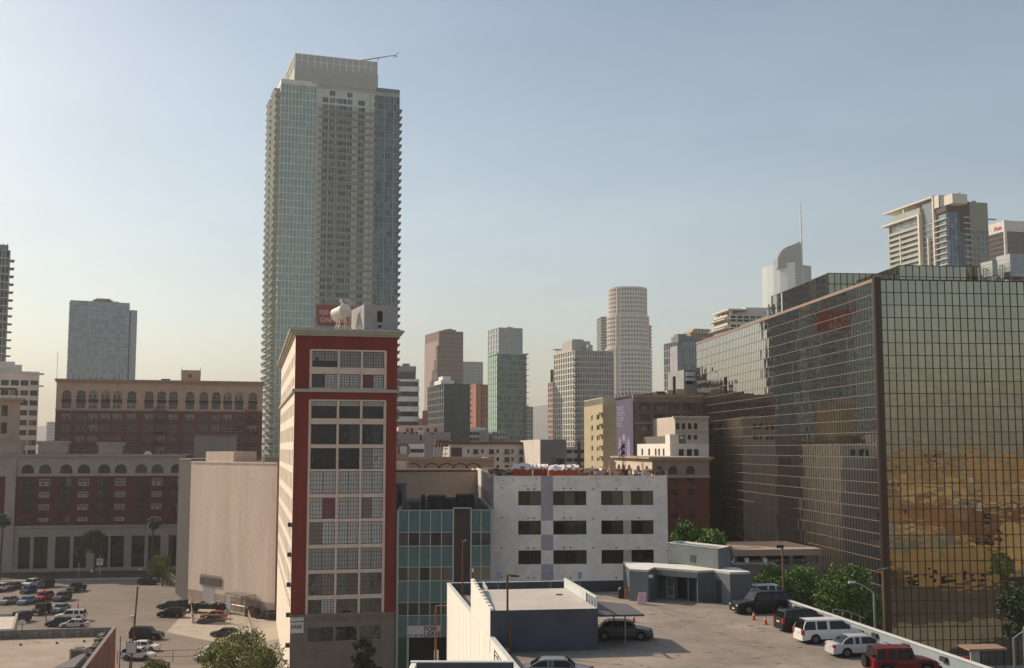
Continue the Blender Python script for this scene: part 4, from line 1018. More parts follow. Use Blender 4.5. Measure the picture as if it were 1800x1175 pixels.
# pale glazed part of the front and the narrow side face
gm, fm = MB(), MB(); zl = Tn.z(491,141); nrow = int((zl-8)/pit)
for j in range(nrow):
    z0 = zl-1.2-(j+1)*pit
    for (f_, x0, x1, n) in ((Tn, 0, uA, 10), (Tl, 0, Tl.L, 10)):
        for i in range(n): f_.quad(gm, x0+(x1-x0)*i/n, x0+(x1-x0)*(i+1)/n, z0, z0+pit, .05, random.choice((0,0,1)))
        f_.box(fm, x0, x1, z0-.13, z0+.13, .05, .16)
for (f_, x0, x1, n) in ((Tn, 0, uA, 10), (Tl, 0, Tl.L, 6)):
    for i in range(n+1): u = x0+(x1-x0)*i/n; f_.box(fm, max(x0,u-.11), min(x1,u+.11), 6, zl, .05, .19)
    f_.quad(gm, x0, x1, 0, 8.5, .04, 2); f_.box(fm, x0, x1, zl-1.2, zl+.6, -.3, .14)
gm.build('pale_glazing', tlg+[tc_], ot); fm.build('pale_mullions', M('side_mullion', (.78,.76,.66), .7), ot)
mb = MB(); fa, fb2 = Face(TP[2], TP[3]), Face(TP[3], TP[0]); fa.quad(mb, 0, fa.L, 0, zr); fb2.quad(mb, 0, fb2.L, 0, zl)
mb.poly([(p.x,p.y,zr) for p in TP]); mb.build('rear_wall', tc_, ot)
# toothed balconies: one floor is one part, the last floors and the right edge are a mass of their own
tooth = M('tooth_slab', (.50,.48,.42), .8, .05); tund = M('tooth_glass', (.30,.36,.34), .3)
def tooth_floor(mb, z):
    for a, b in ((1.0, 11.5), (14.5, 26.0)):
        Tl.box(mb, a, b, z, z+.25, .2, 1.7); mb.poly([Tl.pt(a,z+.25,1.7), Tl.pt(b,z+.25,1.7), Tl.pt(b,z+1.3,2.4), Tl.pt(a,z+1.3,2.4)], 1)
        for e in (a, b): mb.poly([Tl.pt(e,z+.25,.2), Tl.pt(e,z+.25,1.7), Tl.pt(e,z+1.3,2.4), Tl.pt(e,z+1.3,.2)], 1)
z9 = Tl.z(480,192); first = None
for j in range(rows_n-4):
    z = z9-j*pit
    if z < 14: break
    if first is None: mb = MB(); tooth_floor(mb, z); first = mb.build('side_balcony', [tooth, tund], ot); fz = z
    else: o = bpy.data.objects.new('side_balcony', first.data); COL.objects.link(o); o.parent = ot; o.location = (0,0,z-fz)
stuffmb = MB()
for j in range(rows_n-3):
    z = Tn.z(690,196)-j*pit
    if z < 14: break
    fa.box(stuffmb, .3, 4.5, z, z+.2, 0, 1.0, 0); stuffmb.poly([fa.pt(.3,z+.2,1.0), fa.pt(4.5,z+.2,1.0), fa.pt(4.5,z+1.1,1.35), fa.pt(.3,z+1.1,1.35)], 0)
    stuffmb.poly([fa.pt(.3,z+.2,0), fa.pt(.3,z+.2,1.0), fa.pt(.3,z+1.1,1.35), fa.pt(.3,z+1.1,0)], 0)
o = stuffmb.build('right_edge_balconies', M('tooth_dark', (.22,.19,.18), .8), ot); o['kind'] = 'stuff'
# crown
zc0, zc1, zc2 = Tn.z(600,153), Tn.z(600,126), Tn.z(600,103)
c9 = Vector(Tn.pt(Tn.u(512,500),0,-.2)[:2])
cpoly = [c9+(TP[0]-TP[1])*.9, c9, Vector(Tn.pt(uB+.3,0)[:2]), Vector(Tn.pt(uB+.3,0)[:2])+(TP[0]-TP[1])*.9]
mb = MB(); Tn.quad(mb, uA, uB, zr, zc0, 0, 0); q = inset(cpoly, -.3); mb.prism([tuple(p) for p in q], zc0, zc1, 0, 0, True)
mb.build('crown_wall', M('crown_concrete', (.46,.47,.42), .85, .08, .3), ot)
mb = MB(); q = inset(cpoly, .0); mb.prism([tuple(p) for p in q], zc1, zc2, 0); q2 = inset(cpoly, -.12)
for i in range(4):
    f_ = Face(q2[i], q2[(i+1) % 4]); n = int(f_.L/2.3)
    for k in range(n+1): u = f_.L*k/n; f_.box(mb, max(0,u-.14), min(f_.L,u+.14), zc1, zc2+.1, -.1, .05, 1)
    f_.box(mb, 0, f_.L, zc2-.1, zc2+.15, -.1, .07, 1); f_.box(mb, 0, f_.L, (zc1+zc2)/2-.12, (zc1+zc2)/2+.12, -.1, .07, 1)
mb.build('crown_screen', [G('crown_glass', (.46,.49,.45), .25), M('crown_mullion', (.85,.82,.74))], ot)
cr = thing('roof_crane', 'slim window cleaning crane arm on the crown of the tall tower', 'roof crane', Tn.pt(uB-5, zc2+.2, -4))
p0 = Vector(Tn.pt(uB-9, zc2+.3, -4)); p1 = at(697,97,410); mb = MB(); mb.tube(p0, p1, .32, .14, 6); mb.build('arm', metal_grey, cr)
mb = MB(); mb.tube(p1+Vector((-.6,0,-.6)), p1+Vector((.8,0,1.1)), .10); mb.tube(p1+Vector((-1.4,0,-.9)), p1+Vector((.5,0,-.6)), .1); q = p0.lerp(p1,.6); mb.tube(q, q-Vector((0,0,1.1)), .14); mb.build('tip_gear', metal_dark, cr)
# red banner
su0, sz0 = Tn.uv(557,570); su1, sz1 = Tn.uv(619,539)
sg = thing('red_rental_banner', 'red banner with pale lettering on the tall tower behind the rooftop drum', 'banner', Tn.pt(su0, sz0, 1.5))
mb = MB(); Tn.box(mb, su0, su1, sz0, sz1, 1.3, 1.5); mb.build('panel', M('banner_red', (.38,.045,.035), .7, .05), sg)
lw = M('lettering_pale', (.62,.50,.40), .8)
text('RENT', 2.35, lw, sg, Tn, su0+.55, sz0+3.35, 1.52, bold=.06); text('ONNI', 2.35, lw, sg, Tn, su0+.85, sz0+.7, 1.52, bold=.06)

# ================================================================ skyline towers, left to right
random.seed(12)
lit_granite = M('sun_painted_granite', (.36,.26,.235), .8, .05, .1)  # paler, pinker granite: sunlight on the left face put into the colour
# striped office
P_ = plan(640, 520, 12, 735, depth=30); z1 = ZP(668,530,716)
t = tower('striped_office', 'grey and white striped office block just right of the red loft building', P_, z1, M('white_band', (.62,.62,.63), .7), {1: style(10,4.6,.0,.5,.3,[gl_dark, gl_mid]), 0: style(6,4.6,.0,.55,.3)}, cat='office block')
f_ = Face(P_[1], P_[2]); mb = MB(); f_.box(mb, f_.L*.45, f_.L-1.2, z1, ZP(655,530,716), -14, -1.5); mb.build('dark_top', M('dark_top', (.10,.09,.09)), t)
mb = MB(); f_.box(mb, f_.L*.42, f_.L-1.0, ZP(655,530,716), ZP(645,530,716), -13, -2.0); f_.box(mb, f_.L*.72, f_.L*.85, ZP(645,530,716), ZP(640,530,716), -10, -4); mb.build('grey_top', M('grey_top', (.25,.26,.28)), t)
# brown stepped tower
P_ = plan(771, 950, 22, 813, left=746); z1 = ZP(582,950,771)
brg = [G('brown_glass_a', (.05,.035,.035), .1), G('brown_glass_b', (.08,.055,.05), .15)]
t = tower('brown_stepped_tower', 'tall brown granite tower with a stepped dark edge and side coloured sunlit pink', P_, z1, M('brown_granite', (.21,.14,.125), .8, .05), {1: style(12,3.9,.4,.32,.4,brg), 0: dict(style(5,3.9,.85,.75,.2,brg))})
f_ = Face(P_[0], P_[1]); mb = MB(); zs0 = z1
f_.quad(mb, 0, f_.L*.98, 10, z1-8, .45); mb.build('sun_tinted_side', lit_granite, t)
mb = MB()
for k, (w_, y) in enumerate(((.88,608),(.76,632),(.62,650),(.50,668),(.42,690))): f_.box(mb, f_.L*w_, f_.L+.4, ZP(y+22 if y < 690 else 760,950,760), ZP(y,950,760), .0, 1.6+.0)
mb.build('stepped_edge', M('brown_step', (.09,.055,.055), .6), t)
fr = Face(P_[1], P_[2]); mb = MB(); q = [fr.pt(0,z1,-1), fr.pt(fr.L*.5,z1+2.5,-1), fr.pt(fr.L,z1-4,-1)]; mb.poly([fr.pt(0,z1-6,-1)]+[q[0], q[1], q[2]]+[fr.pt(fr.L,z1-6,-1)]); mb.prism([fr.pt(fr.L*.25,0,-14)[:2], fr.pt(fr.L*.25,0,-1.1)[:2], fr.pt(fr.L*.72,0,-1.1)[:2], fr.pt(fr.L*.72,0,-14)[:2]], z1-1, z1+1.6); mb.build('crown', M('brown_granite', (.2,.12,.11)), t)
P_ = plan(812, 1300, 15, 848, depth=40); tower('blue_grey_tower', 'plain blue grey tower half hidden behind the brown stepped tower', P_, ZP(636,1300), M('blue_grey', (.27,.31,.35), .7), {1: style(9,4,.45,.15,.4,[G('bg_glass', (.13,.17,.21), .15)])})
# dark glass block with white roof house
P_ = plan(781, 560, 18, 825, left=752); z1 = ZP(675,560,781); dg = [G('dark_teal_a', (.03,.055,.065), .08, metal=.2), G('dark_teal_b', (.05,.08,.09), .1, metal=.2), G('dark_rose', (.11,.08,.08), .2)]
t = tower('dark_glass_block', 'dark teal glass block with a white roof house, in front of the brown stepped tower', P_, z1, M('dark_frame', (.07,.075,.08), .6), {1: style(12,3.3,.12,.12,.2,dg[:2]), 0: style(8,3.3,.1,.35,.3,dg)}, cat='office tower')
f_ = Face(P_[1], P_[2]); mb = MB(); q = sub(P_, -.08, .45, .1, .5); mb.prism([tuple(v) for v in q], z1, z1+2.0); q = sub(P_, .02, .35, .15, .4); mb.prism([tuple(v) for v in q], z1+2, z1+4.0); mb.build('white_roof_house', white_paint, t)
# terracotta
P_ = plan(838, 700, 22, 859, left=824); z1 = ZP(676,700,838); tcm = M('terracotta', (.37,.15,.11), .85, .05)
t = tower('terracotta_tower', 'small terracotta office tower with dark ribbon windows left of the teal glass tower', P_, z1, tcm, {1: style(4,3.6,.3,.2,.3,[gl_dark]), 0: style(5,3.6,.0,.55,.3,[gl_dark])}, cat='office tower')
f_ = Face(P_[1], P_[2]); mb = MB(); f_.box(mb, .2, f_.L*.3, 12, z1+.5, 0, .8); f_.box(mb, f_.L*.62, f_.L*.72, 12, z1, 0, .6); pl_ = Face(P_[0], P_[1]); pl_.box(mb, pl_.L*.6, pl_.L+.4, 12, z1+.6, .2, .7); mb.build('brick_pier', tcm, t)
# teal pair
P_ = plan(877, 720, 20, 918, left=858); z1 = ZP(576,720,877)
tower('pale_blue_tower', 'pale blue grey tower with a blank banded face standing behind the teal glass tower', P_, z1, M('pale_blue', (.42,.46,.50), .6), {1: style(9,3.6,.28,.12,.3,[G('pb_glass', (.26,.31,.37), .15), G('pb_warm', (.40,.36,.29), .2)]), 0: style(4,3.6,.2,.2,.3,[G('pb_glass2', (.36,.39,.41), .2)])})
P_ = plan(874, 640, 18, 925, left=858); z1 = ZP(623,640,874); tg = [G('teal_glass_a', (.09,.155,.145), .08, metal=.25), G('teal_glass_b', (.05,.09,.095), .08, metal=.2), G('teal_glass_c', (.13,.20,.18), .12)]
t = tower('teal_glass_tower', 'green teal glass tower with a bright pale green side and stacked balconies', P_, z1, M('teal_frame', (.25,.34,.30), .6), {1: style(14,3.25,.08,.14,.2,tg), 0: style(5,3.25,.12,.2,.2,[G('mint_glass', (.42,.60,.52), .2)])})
f_ = Face(P_[1], P_[2]); fe = Face(P_[2], P_[3])
for k in range(50):
    z = z1-2-k*3.25; mb = MB()
    if z > 14: fe.box(mb, .3, 6, z, z+.25, 0, 1.5); f_.box(mb, f_.L-3, f_.L+1.5, z, z+.2, .25, 1.2); mb.build('balcony', M('teal_slab', (.20,.28,.26)), t)
mb = MB(); f_.box(mb, -.6, f_.L+1.2, z1, z1+.8, -16, .8); mb.build('roof_edge', M('mint_edge', (.30,.45,.38)), t)
P_ = plan(921, 900, 14, 936, depth=20); tower('thin_grey_tower', 'thin grey tower right behind the teal glass tower', P_, ZP(715,900), M('thin_grey', (.33,.33,.33)), {1: style(4,3.2,.2,.3,.5,[gl_mid])})
# pink step tower and grid tower
P_ = plan(973, 760, 20, 990, left=964); t = tower('pink_stepped_tower', 'narrow pinkish stone tower at the left of the grey gridded tower', P_, ZP(672,760), M('pink_stone', (.42,.32,.29)), {1: style(3,3.5,.45,.4,.3,[G('pink_glass', (.10,.05,.045), .2)]), 0: style(3,3.5,.4,.4,.3,[G('pink_glass2', (.14,.06,.055), .2)])})
mb = MB(); q = [at(968,HZ,765), at(980,HZ,765), at(980,HZ,775), at(968,HZ,775)]; mb.prism([(p.x,p.y) for p in q], ZP(672,760), ZP(650,765)); mb.build('tower_top', M('brown_step', (.1,.07,.07)), t)
P_ = plan(1012, 600, 19, 1079, left=975); z1 = ZP(616,600,1012); gg = [G('grid_glass_a', (.11,.13,.13), .12), G('grid_glass_b', (.19,.20,.19), .2), G('grid_glass_c', (.07,.08,.08), .1)]
t = tower('grey_gridded_tower', 'broad grey residential tower with a dense window grid and a bright left side', P_, z1, M('grid_concrete', (.60,.57,.51), .85, .05), {1: style(22,3.0,.30,.16,.35,gg), 0: style(9,3.0,.34,.22,.35,[gg[1], G('grid_glass_d', (.20,.23,.20), .3)])})
f_ = Face(P_[1], P_[2]); fl_ = Face(P_[0], P_[1])
for k in range(22):
    z = z1-5-k*3.0; mb = MB()
    if z > 10: fl_.box(mb, fl_.L-1.5, fl_.L+1.0, z, z+.22, .3, 1.3, 1); f_.box(mb, -1.0, 2.6, z, z+.22, .35, 1.3, 1); mb.build('corner_balcony', [metal_dark, M('dark_slab', (.13,.13,.13))], t)
q = sub(P_, -.35, .42, .25, .75); mb = MB(); mb.prism([tuple(v) for v in sub(P_, .02, .50, .18, .65)], z1, z1+5.5); mb.prism([tuple(v) for v in sub(P_, .02, .35, .65, .95)], z1, z1+1.8); mb.prism([tuple(v) for v in sub(P_, .1, .40, .3, .6)], z1+5.5, z1+6.8); mb.prism([tuple(v) for v in sub(P_, .34, .46, .0, .15)], z1, z1+3.2); mb.build('roof_house', M('grid_roof', (.47,.44,.40), .85), t)
mb = MB(); fl_.box(mb, -2.5, 1.5, z1+2.6, z1+3.1, -4, .5); fl_.box(mb, .2, .8, z1-1, z1+2.6, -2, -1.5); mb.build('roof_fin', M('grid_roof', (.5,.5,.5)), t)
# round tower
rt = thing('round_stone_tower', 'tall round pale stone tower with stepped tiers of square windows, highest on the centre skyline', 'skyscraper', (*at(1106,HZ,1300)[:2], 0))
rc_ = at(1106,HZ,1330); wst = M('pale_stone', (.62,.57,.50), .85, .03); rg = [G('round_glass_a', (.13,.14,.15), .2), G('round_glass_b', (.20,.20,.20), .25)]
gm, fm = MB(), MB()
for (xa, xb, ya, yb) in ((1071.5,1138.5,505,555),(1069,1142.5,555,612),(1066,1146,612,760)):
    r = (at(xb,HZ,1330).x-at(xa,HZ,1330).x)/2; zt2, zb2_ = ZP(ya,1330-r,1106), (ZP(yb,1330-r,1106) if yb < 760 else 0)
    n_ = 44; ring = [Vector((rc_.x+r*cos(2*pi*k/n_-pi/2), rc_.y+r*sin(2*pi*k/n_-pi/2))) for k in range(n_)]
    rows_ = int((zt2-max(zb2_,20))/5.0)
    for k in range(n_):
        f = Face(ring[k], ring[(k+1) % n_]); 
        for j in range(rows_): f.quad(gm, 0, f.L, zt2-(j+1)*5.0, zt2-j*5.0, 0, random.choice((0,0,1)))
        f.quad(gm, 0, f.L, zb2_, zt2-rows_*5.0, 0, 2)
        for j in range(rows_+1): f.box(fm, -.1, f.L+.1, zt2-j*5.0-1.0, zt2-j*5.0+.9, 0, .5)
        f.box(fm, -.55, .55, max(zb2_,12), zt2+.8, 0, .62)
    gm.poly([(p.x,p.y,zt2) for p in ring], 2)
    k = 31+0; a = -pi/2-radians(36); c = Vector((rc_.x+r*cos(a), rc_.y+r*sin(a))); gm_ = gm
    fm.tube((c.x-1.0,c.y-.5,max(zb2_,12)),(c.x-1.0,c.y-.5,zt2+1),1.1,n=8); fm.tube((c.x+3.4,c.y-2.0,max(zb2_,12)),(c.x+3.4,c.y-2.0,zt2+1),1.1,n=8)
gm.build('glazing', rg+[wst], rt); fm.build('stone_grid', wst, rt)
P_ = plan(1059, 1420, 6, 1072, depth=30); tower('grey_slab_tower', 'grey slab just left behind the round stone tower', P_, ZP(557,1420), M('slab_mid', (.36,.35,.34)), {1: style(4,3.5,.2,.4,.5,[gl_mid])})
P_ = plan(1135, 1420, 6, 1146, depth=30); t = tower('balcony_slab_tower', 'slim tower edge with toothed balconies just right behind the round stone tower', P_, ZP(572,1420), M('slab_brown', (.28,.25,.23)), {1: style(4,3.5,.2,.4,.5,[gl_mid])})
f_ = Face(P_[1], P_[2])
for k in range(36): z = ZP(575,1420)-k*4.4; mb = MB(); f_.box(mb, f_.L-3, f_.L+2.2, z, z+.7, -6, 1.5); mb.build('balcony', M('slab_brown2', (.22,.19,.18)), t)
# glass tower right of the round one
P_ = plan(1195, 480, 18, 1245, left=1170); z1 = ZP(600,480,1195); cg = [G('cool_glass_a', (.13,.17,.20), .1, metal=.3), G('cool_glass_b', (.20,.25,.29), .12, metal=.3), G('cool_glass_c', (.08,.10,.12), .08)]
t = tower('pale_glass_tower', 'blue grey glass tower with a bright lilac strip beside the mirrored block', P_, z1, M('cool_frame', (.26,.28,.30), .6), {1: style(10,3.2,.14,.12,.2,cg[:2]), 0: style(6,3.2,.2,.16,.2,cg)}, cat='glass tower')
f_ = Face(P_[0], P_[1]); mb = MB(); f_.box(mb, f_.L*.48, f_.L, 10, z1-2, .3, .5); mb.build('lilac_strip', M('lilac_panel', (.40,.38,.43), .5), t)
mb = MB(); mb.prism([tuple(v) for v in sub(P_, .05, .9, .1, .6)], z1, z1+2.4); mb.prism([tuple(v) for v in sub(P_, .1, .4, .2, .5)], z1+2.4, z1+3.4); mb.build('roof_plant', M('roof_plant_grey', (.24,.24,.25)), t)
P_ = plan(1218, 650, 20, 1262, left=1204); z1 = ZP(584,650,1218)
t = tower('tan_gabled_tower', 'tan stone tower top with a clipped roof above the pale glass tower', P_, z1, M('tan_tower_stone', (.42,.31,.23)), {1: style(8,3.5,.4,.35,.4,[gl_dark]), 0: style(4,3.5,.7,.6,.3,[gl_mid])}, cat='office tower')
f_ = Face(P_[0], P_[1]); q = sub(P_, .03, .97, .03, .97); q2 = sub(P_, .2, .8, .2, .8); z2 = ZP(577,650); mb = MB()
for i in range(4): a, b, c, d = q[i], q[(i+1) % 4], q2[(i+1) % 4], q2[i]; mb.poly([(*a,z1),(*b,z1),(*c,z2),(*d,z2)])
mb.poly([(*p,z2) for p in q2]); mb.build('clipped_roof', M('tan_roof', (.44,.31,.20)), t)
# small black-white block with slots
P_ = plan(1204, 270, 8, 1245, depth=14); z1 = ZP(650,270)
t = block('slotted_block', 'small grey block with black and white slots beside the mirrored facade', 'building', P_, z1, M('slot_grey', (.33,.33,.33)), roof_grey, skip=(1,))
f_ = Face(P_[1], P_[2]); hs = [(f_.u(1206,670), f_.u(1219,670), f_.z(1212,b), f_.z(1212,a)) for a, b in ((651,656),(659.5,665),(669,676))]
mb = MB(); f_.wall(mb, 0, z1, hs, .8); mb.build('front_wall', MATS['slot_grey'], t)
mb = MB(); f_.box(mb, hs[0][0]-.1, hs[0][1]+.3, hs[1][3]-.35, hs[0][2]+.2, .02, .5); f_.box(mb, hs[0][0]-.1, hs[0][1]+.3, hs[2][3]-.1, hs[1][2]+.1, .02, .5); mb.build('white_slab', white_paint, t)
mb = MB()
for h in hs: f_.quad(mb, h[0], h[1], h[2], h[3], -.7)
mb.build('window', gl_dark, t)
# white condo above the mirrored roof
P_ = plan(1286, 420, 9, 1380, left=1262); z1 = ZP(553,420,1282); wc_ = M('condo_white', (.68,.63,.55), .8, .04)
t = tower('white_condo', 'white condominium top with balconies and an open roof canopy behind the mirrored block', P_, z1, wc_, {1: style(8,3.3,.18,.35,.7,[gl_mid, gl_dark, gl_pale]), 0: style(5,3.3,.15,.35,.7,[gl_mid, gl_pale])}, cat='condominium')
f_ = Face(P_[0], P_[1]); fn = Face(P_[1], P_[2]); mb = MB(); z2 = ZP(544,420); f_.box(mb, -1.5, f_.L+2.2, z2-.5, z2, -7, 1)
for u in (.5, 2.2, f_.L-1.0, f_.L+.9): f_.box(mb, u, u+.45, z1, z2-.5, -.8, -.3)
fn.box(mb, fn.L*.33, fn.L*.85, z1, z1+2.9, -12, -1.2); fn.box(mb, fn.L*.18, fn.L*.33, z1, z1+1.2, -10, -1); mb.build('roof_canopy', wc_, t)
for k in range(5): z = z1-1.6-k*3.3; mb = MB(); f_.box(mb, -2.0, f_.L+.8, z-.3, z, 0, 2.2); fn.box(mb, 0, fn.L*.6, z-.3, z, .2, 1.6); mb.build('balcony', wc_, t)

# sail-topped tower with spire
sw = thing('sail_topped_tower', 'hazy glass tower with a curved sail top and a tall needle spire', 'skyscraper', (*at(1390,HZ,1500)[:2], 0))
SY = 1500; pg = M('pale_sky_glass', (.55,.62,.62), .25, .03, spec=.6); sgm = M('sail_grey', (.24,.26,.27), .5, .08, .05, metal=.2)
def SX(px): return at(px,470,SY).x
mb = MB(); A_, N_, R_ = Vector((SX(1352),SY+45)), Vector((SX(1397.5),SY)), Vector((SX(1430.5),SY+14))
arc = [A_.lerp(N_, t) + Vector((-6*sin(pi*t)*.6,-6*sin(pi*t))) for t in (0,.2,.4,.6,.8,1)]
zA, zN = ZP(470,SY+40), ZP(461,SY)
for i in range(5): a, b = arc[i], arc[i+1]; ta_, tb_ = i/5, (i+1)/5; mb.poly([(*a,0),(*b,0),(*b,zA+(zN-zA)*tb_),(*a,zA+(zN-zA)*ta_)])
mb.poly([(*p, zA-4) for p in arc]+[(R_.x,R_.y+50,zA-4)]); mb.build('curved_glass', pg, sw)
mb = MB(); f_ = Face(N_, R_); zz = ZP(465,SY)
gm = MB(); st_ = style(12,4.2,.12,.3,.3,[G('sail_glass_a', (.20,.23,.25), .2), G('sail_glass_b', (.14,.17,.19), .2)])
dress(f_, zz, st_, gm, mb, st_['g'], 0); gm.build('front_glazing', st_['g']+[sgm], sw); f2 = Face(R_, R_+Vector((4,50))); f2.quad(mb, 0, f2.L, 0, zz); mb.build('front_frame', sgm, sw)
prof = [(1369,470),(1369.5,452),(1374,443),(1380,436),(1386,433),(1394,430),(1403,426.5),(1409.5,423),(1411,432),(1412.5,470)]
pf_ = [(SX(x)+0, ZP(y,SY)+0) for x, y in prof]; mb = MB()
for dy0, dy1 in ((6, 30),):
    for (a, b) in zip(pf_, pf_[1:]): mb.poly([(a[0],SY+dy0,a[1]),(b[0],SY+dy0,b[1]),(b[0],SY+dy1,b[1]),(a[0],SY+dy1,a[1])])
    mb.poly([(x,SY+dy0,z) for x, z in reversed(pf_)]); mb.poly([(x,SY+dy1,z) for x, z in pf_])
for k in range(9):
    z = ZP(468-k*4.6,SY); xs_ = [x for x, zz_ in pf_ if zz_ >= z]
    if xs_: mb.box(min(xs_)+.5, SX(1411), SY+5.2, SY+6, z, z+.6, 1)
mb.build('sail_crown', [sgm, M('sail_line', (.15,.16,.17))], sw)
mb = MB(); xs_ = SX(1412.7); mb.tube((xs_,SY+8,ZP(560,SY)),(xs_,SY+8,ZP(470,SY)),1.6,1.6,8); mb.tube((xs_,SY+8,ZP(470,SY)),(xs_,SY+8,ZP(353,SY)),1.5,.7,8); mb.build('spire', M('spire_white', (.75,.72,.68), .5), sw)

# condo tower with slanted roof canopy, right
P_ = plan(1679, 560, 14, 1750, left=1575); cl = Face(P_[0], P_[1]); cf = Face(P_[1], P_[2]); cwm = M('condo_cream', (.66,.60,.52), .8, .04)
ct = thing('canopy_condo_tower', 'cream and glass condominium tower with a slanting roof canopy on the right skyline', 'skyscraper', (P_[1].x, P_[1].y, 0))
cgs = [G('condo_glass_a', (.16,.20,.21), .15), G('condo_glass_b', (.30,.34,.33), .25), G('condo_glass_c', (.10,.13,.15), .1)]; cbg = [G('condo_blue_a', (.10,.15,.20), .06, metal=.3), G('condo_blue_b', (.05,.075,.10), .06, metal=.2), G('condo_blue_c', (.16,.22,.27), .08, metal=.3)]
zc_ = lambda y, px=1665: cf.z(px, y)
um = cl.u(1645,400); uM2 = cl.u(1620,400); zmain = cl.z(1620,379); ztop = cl.z(1642,345); pt_ = 10.3*.28
gm, fm = MB(), MB(); 
for j in range(40):
    z0 = zmain-3.0-(j+1)*pt_
    if z0 < 30: break
    for i in range(10): cl.quad(gm, uM2*i/10, uM2*(i+1)/10, z0, z0+pt_, -1.2, random.choice((0,0,1,2)))
    cl.box(fm, -.8 if j else 0, uM2, z0, z0+.35, -1.2, .6); cl.box(gm, 0, uM2, z0+.35, z0+1.35, .45, .5, 1)
    for i in range(5): cl.quad(gm, uM2+(um-uM2)*i/5, uM2+(um-uM2)*(i+1)/5, z0, z0+pt_, -.6, random.choice((0,2)))
    cl.box(fm, uM2, um, z0, z0+.2, -.6, -.2)
    for i in range(5): cl.quad(gm, um+(cl.L-um)*i/5, um+(cl.L-um)*(i+1)/5, z0, z0+pt_, -.3, 3+random.choice((0,1,2,2)))
    cl.box(fm, um, cl.L+1.0, z0, z0+.4, -.3, 1.2)
for i in range(10): cl.quad(gm, uM2*i/10, uM2*(i+1)/10, zmain-3, zmain, -1.0, random.choice((0,1)))
cl.quad(gm, uM2, um, zmain-3-pt_*0, ztop-2, -.6, 0); 
gm.build('side_glazing', cgs+cbg, ct)
cl.box(fm, -5, uM2, zmain, zmain+.9, -12, 1.5); cl.box(fm, -.2, .5, 20, zmain, -1.2, .3); cl.box(fm, cl.u(1583,420), cl.u(1583,420)+.8, 20, zmain-7, -1.2, .75)
cl.box(fm, uM2-1.3, uM2+.2, 20, zmain+.95, -1.2, 1.6); cl.box(fm, um-.8, um+.3, 20, ztop, -1.2, 1.3)
cl.box(fm, cl.u(1633,420)-.3, cl.u(1633,420)+.4, 20, zmain-13, -.6, .9)
fm.build('side_frame', cwm, ct)
mb = MB(); gmz = zmain+.9
cl.quad(mb, uM2*.12, uM2, gmz, gmz+3.2, .8, 0); mb.build('terrace_glass', cgs[1], ct)
mb = MB(); cl.box(mb, -3, um+.3, ztop-.9, ztop, -13, 1.3); cl.box(mb, cl.L*.28, cl.L*.30, gmz, ztop-.9, 0, .5); cl.box(mb, um-4, um-3.2, gmz, ztop-.9, -2, -1); mb.build('roof_canopy', cwm, ct)
mb = MB(); cl.box(mb, cl.L*.42, um-1, gmz, ztop-.9, -11, -3); mb.build('roof_lounge', M('lounge_wall', (.45,.38,.30)), ct)
mb = MB(); cl.quad(mb, cl.L*.5, um-2, gmz+1.5, ztop-1.2, -2.95); mb.build('lounge_glass', gl_dark, ct)
gm, fm = MB(), MB(); zf = zc_(361); zb3 = zc_(372); uG = cf.u(1705,450)
for j in range(45):
    z0 = zb3-(j+1)*pt_
    if z0 < 30: break
    for i in range(6): cf.quad(gm, uG*i/6, uG*(i+1)/6, z0, z0+pt_, 0, random.choice((0,0,1,2)) if i not in (3,4) else 1)
    cf.box(fm, 0, uG, z0-.12, z0+.12, 0, .12); cf.box(fm, uG*.75, uG, z0, z0+.4, 0, 1.4, 1)
for i in range(7): cf.box(fm, uG*i/6-.08, uG*i/6+.08, 30, zb3, 0, .15)
gm.build('front_glazing', cbg, ct)
cf.box(fm, -.3, uG+.2, zb3, zb3+3.0, -8, .4, 2); cf.box(fm, uG*.62, uG+.3, zb3-10, zb3+5.6, -6, .5, 3)
fm.build('front_frame', [M('dark_blue_frame', (.035,.04,.05), .5), cwm, M('brown_band', (.09,.055,.05), .7), M('dark_brown_panel', (.05,.035,.035), .7)], ct)
mb = MB(); cf.quad(mb, 0, uG*.7, zb3+3, zb3+6.4, .3); cl.quad(mb, um+2, cl.L, zb3+3, zb3+6.4, .3); mb.build('roof_screen', cbg[2], ct)
cg2 = M('greenish_concrete', (.27,.27,.23), .85, .05); gm, fm = MB(), MB(); zr3 = cf.z(1720,357)
f3 = Face(cf.pt(uG+.3,0,.8)[:2], cf.pt(cf.L+.5,0,.8)[:2])
st_ = style(4,pt_,.35,.28,.2,[cgs[2], cgs[0]]); dress(f3, zr3-14, st_, gm, fm, st_['g'], 0); f3.box(fm, 0, f3.L, zr3-14, zr3, -14, .15); f3.box(fm, 0, f3.L, 0, zr3-14.01, -14, -.05)
gm.build('core_glazing', st_['g']+[cg2], ct); fm.build('core_wall', cg2, ct)
mb = MB(); f3.box(mb, f3.L, f3.L+4.5, zr3-8.5, zr3-8.1, -1, 1); f3.box(mb, f3.L*.2, f3.L*.45, zr3, zr3+1, -3, -1); mb.build('roof_arm', metal_grey, ct)
mb = MB(); cl.box(mb, um+.3, um+4.5, zb3+3, ztop-.5, -9, .9, 0); cl.box(mb, um+4.5, um+8, zb3+3, ztop-1.5, -8, .5, 1); cl.box(mb, um+8, um+15, zb3+3, ztop-2, -8, .4, 0); mb.build('roof_house', [cwm, M('slate_panel', (.13,.15,.18))], ct)
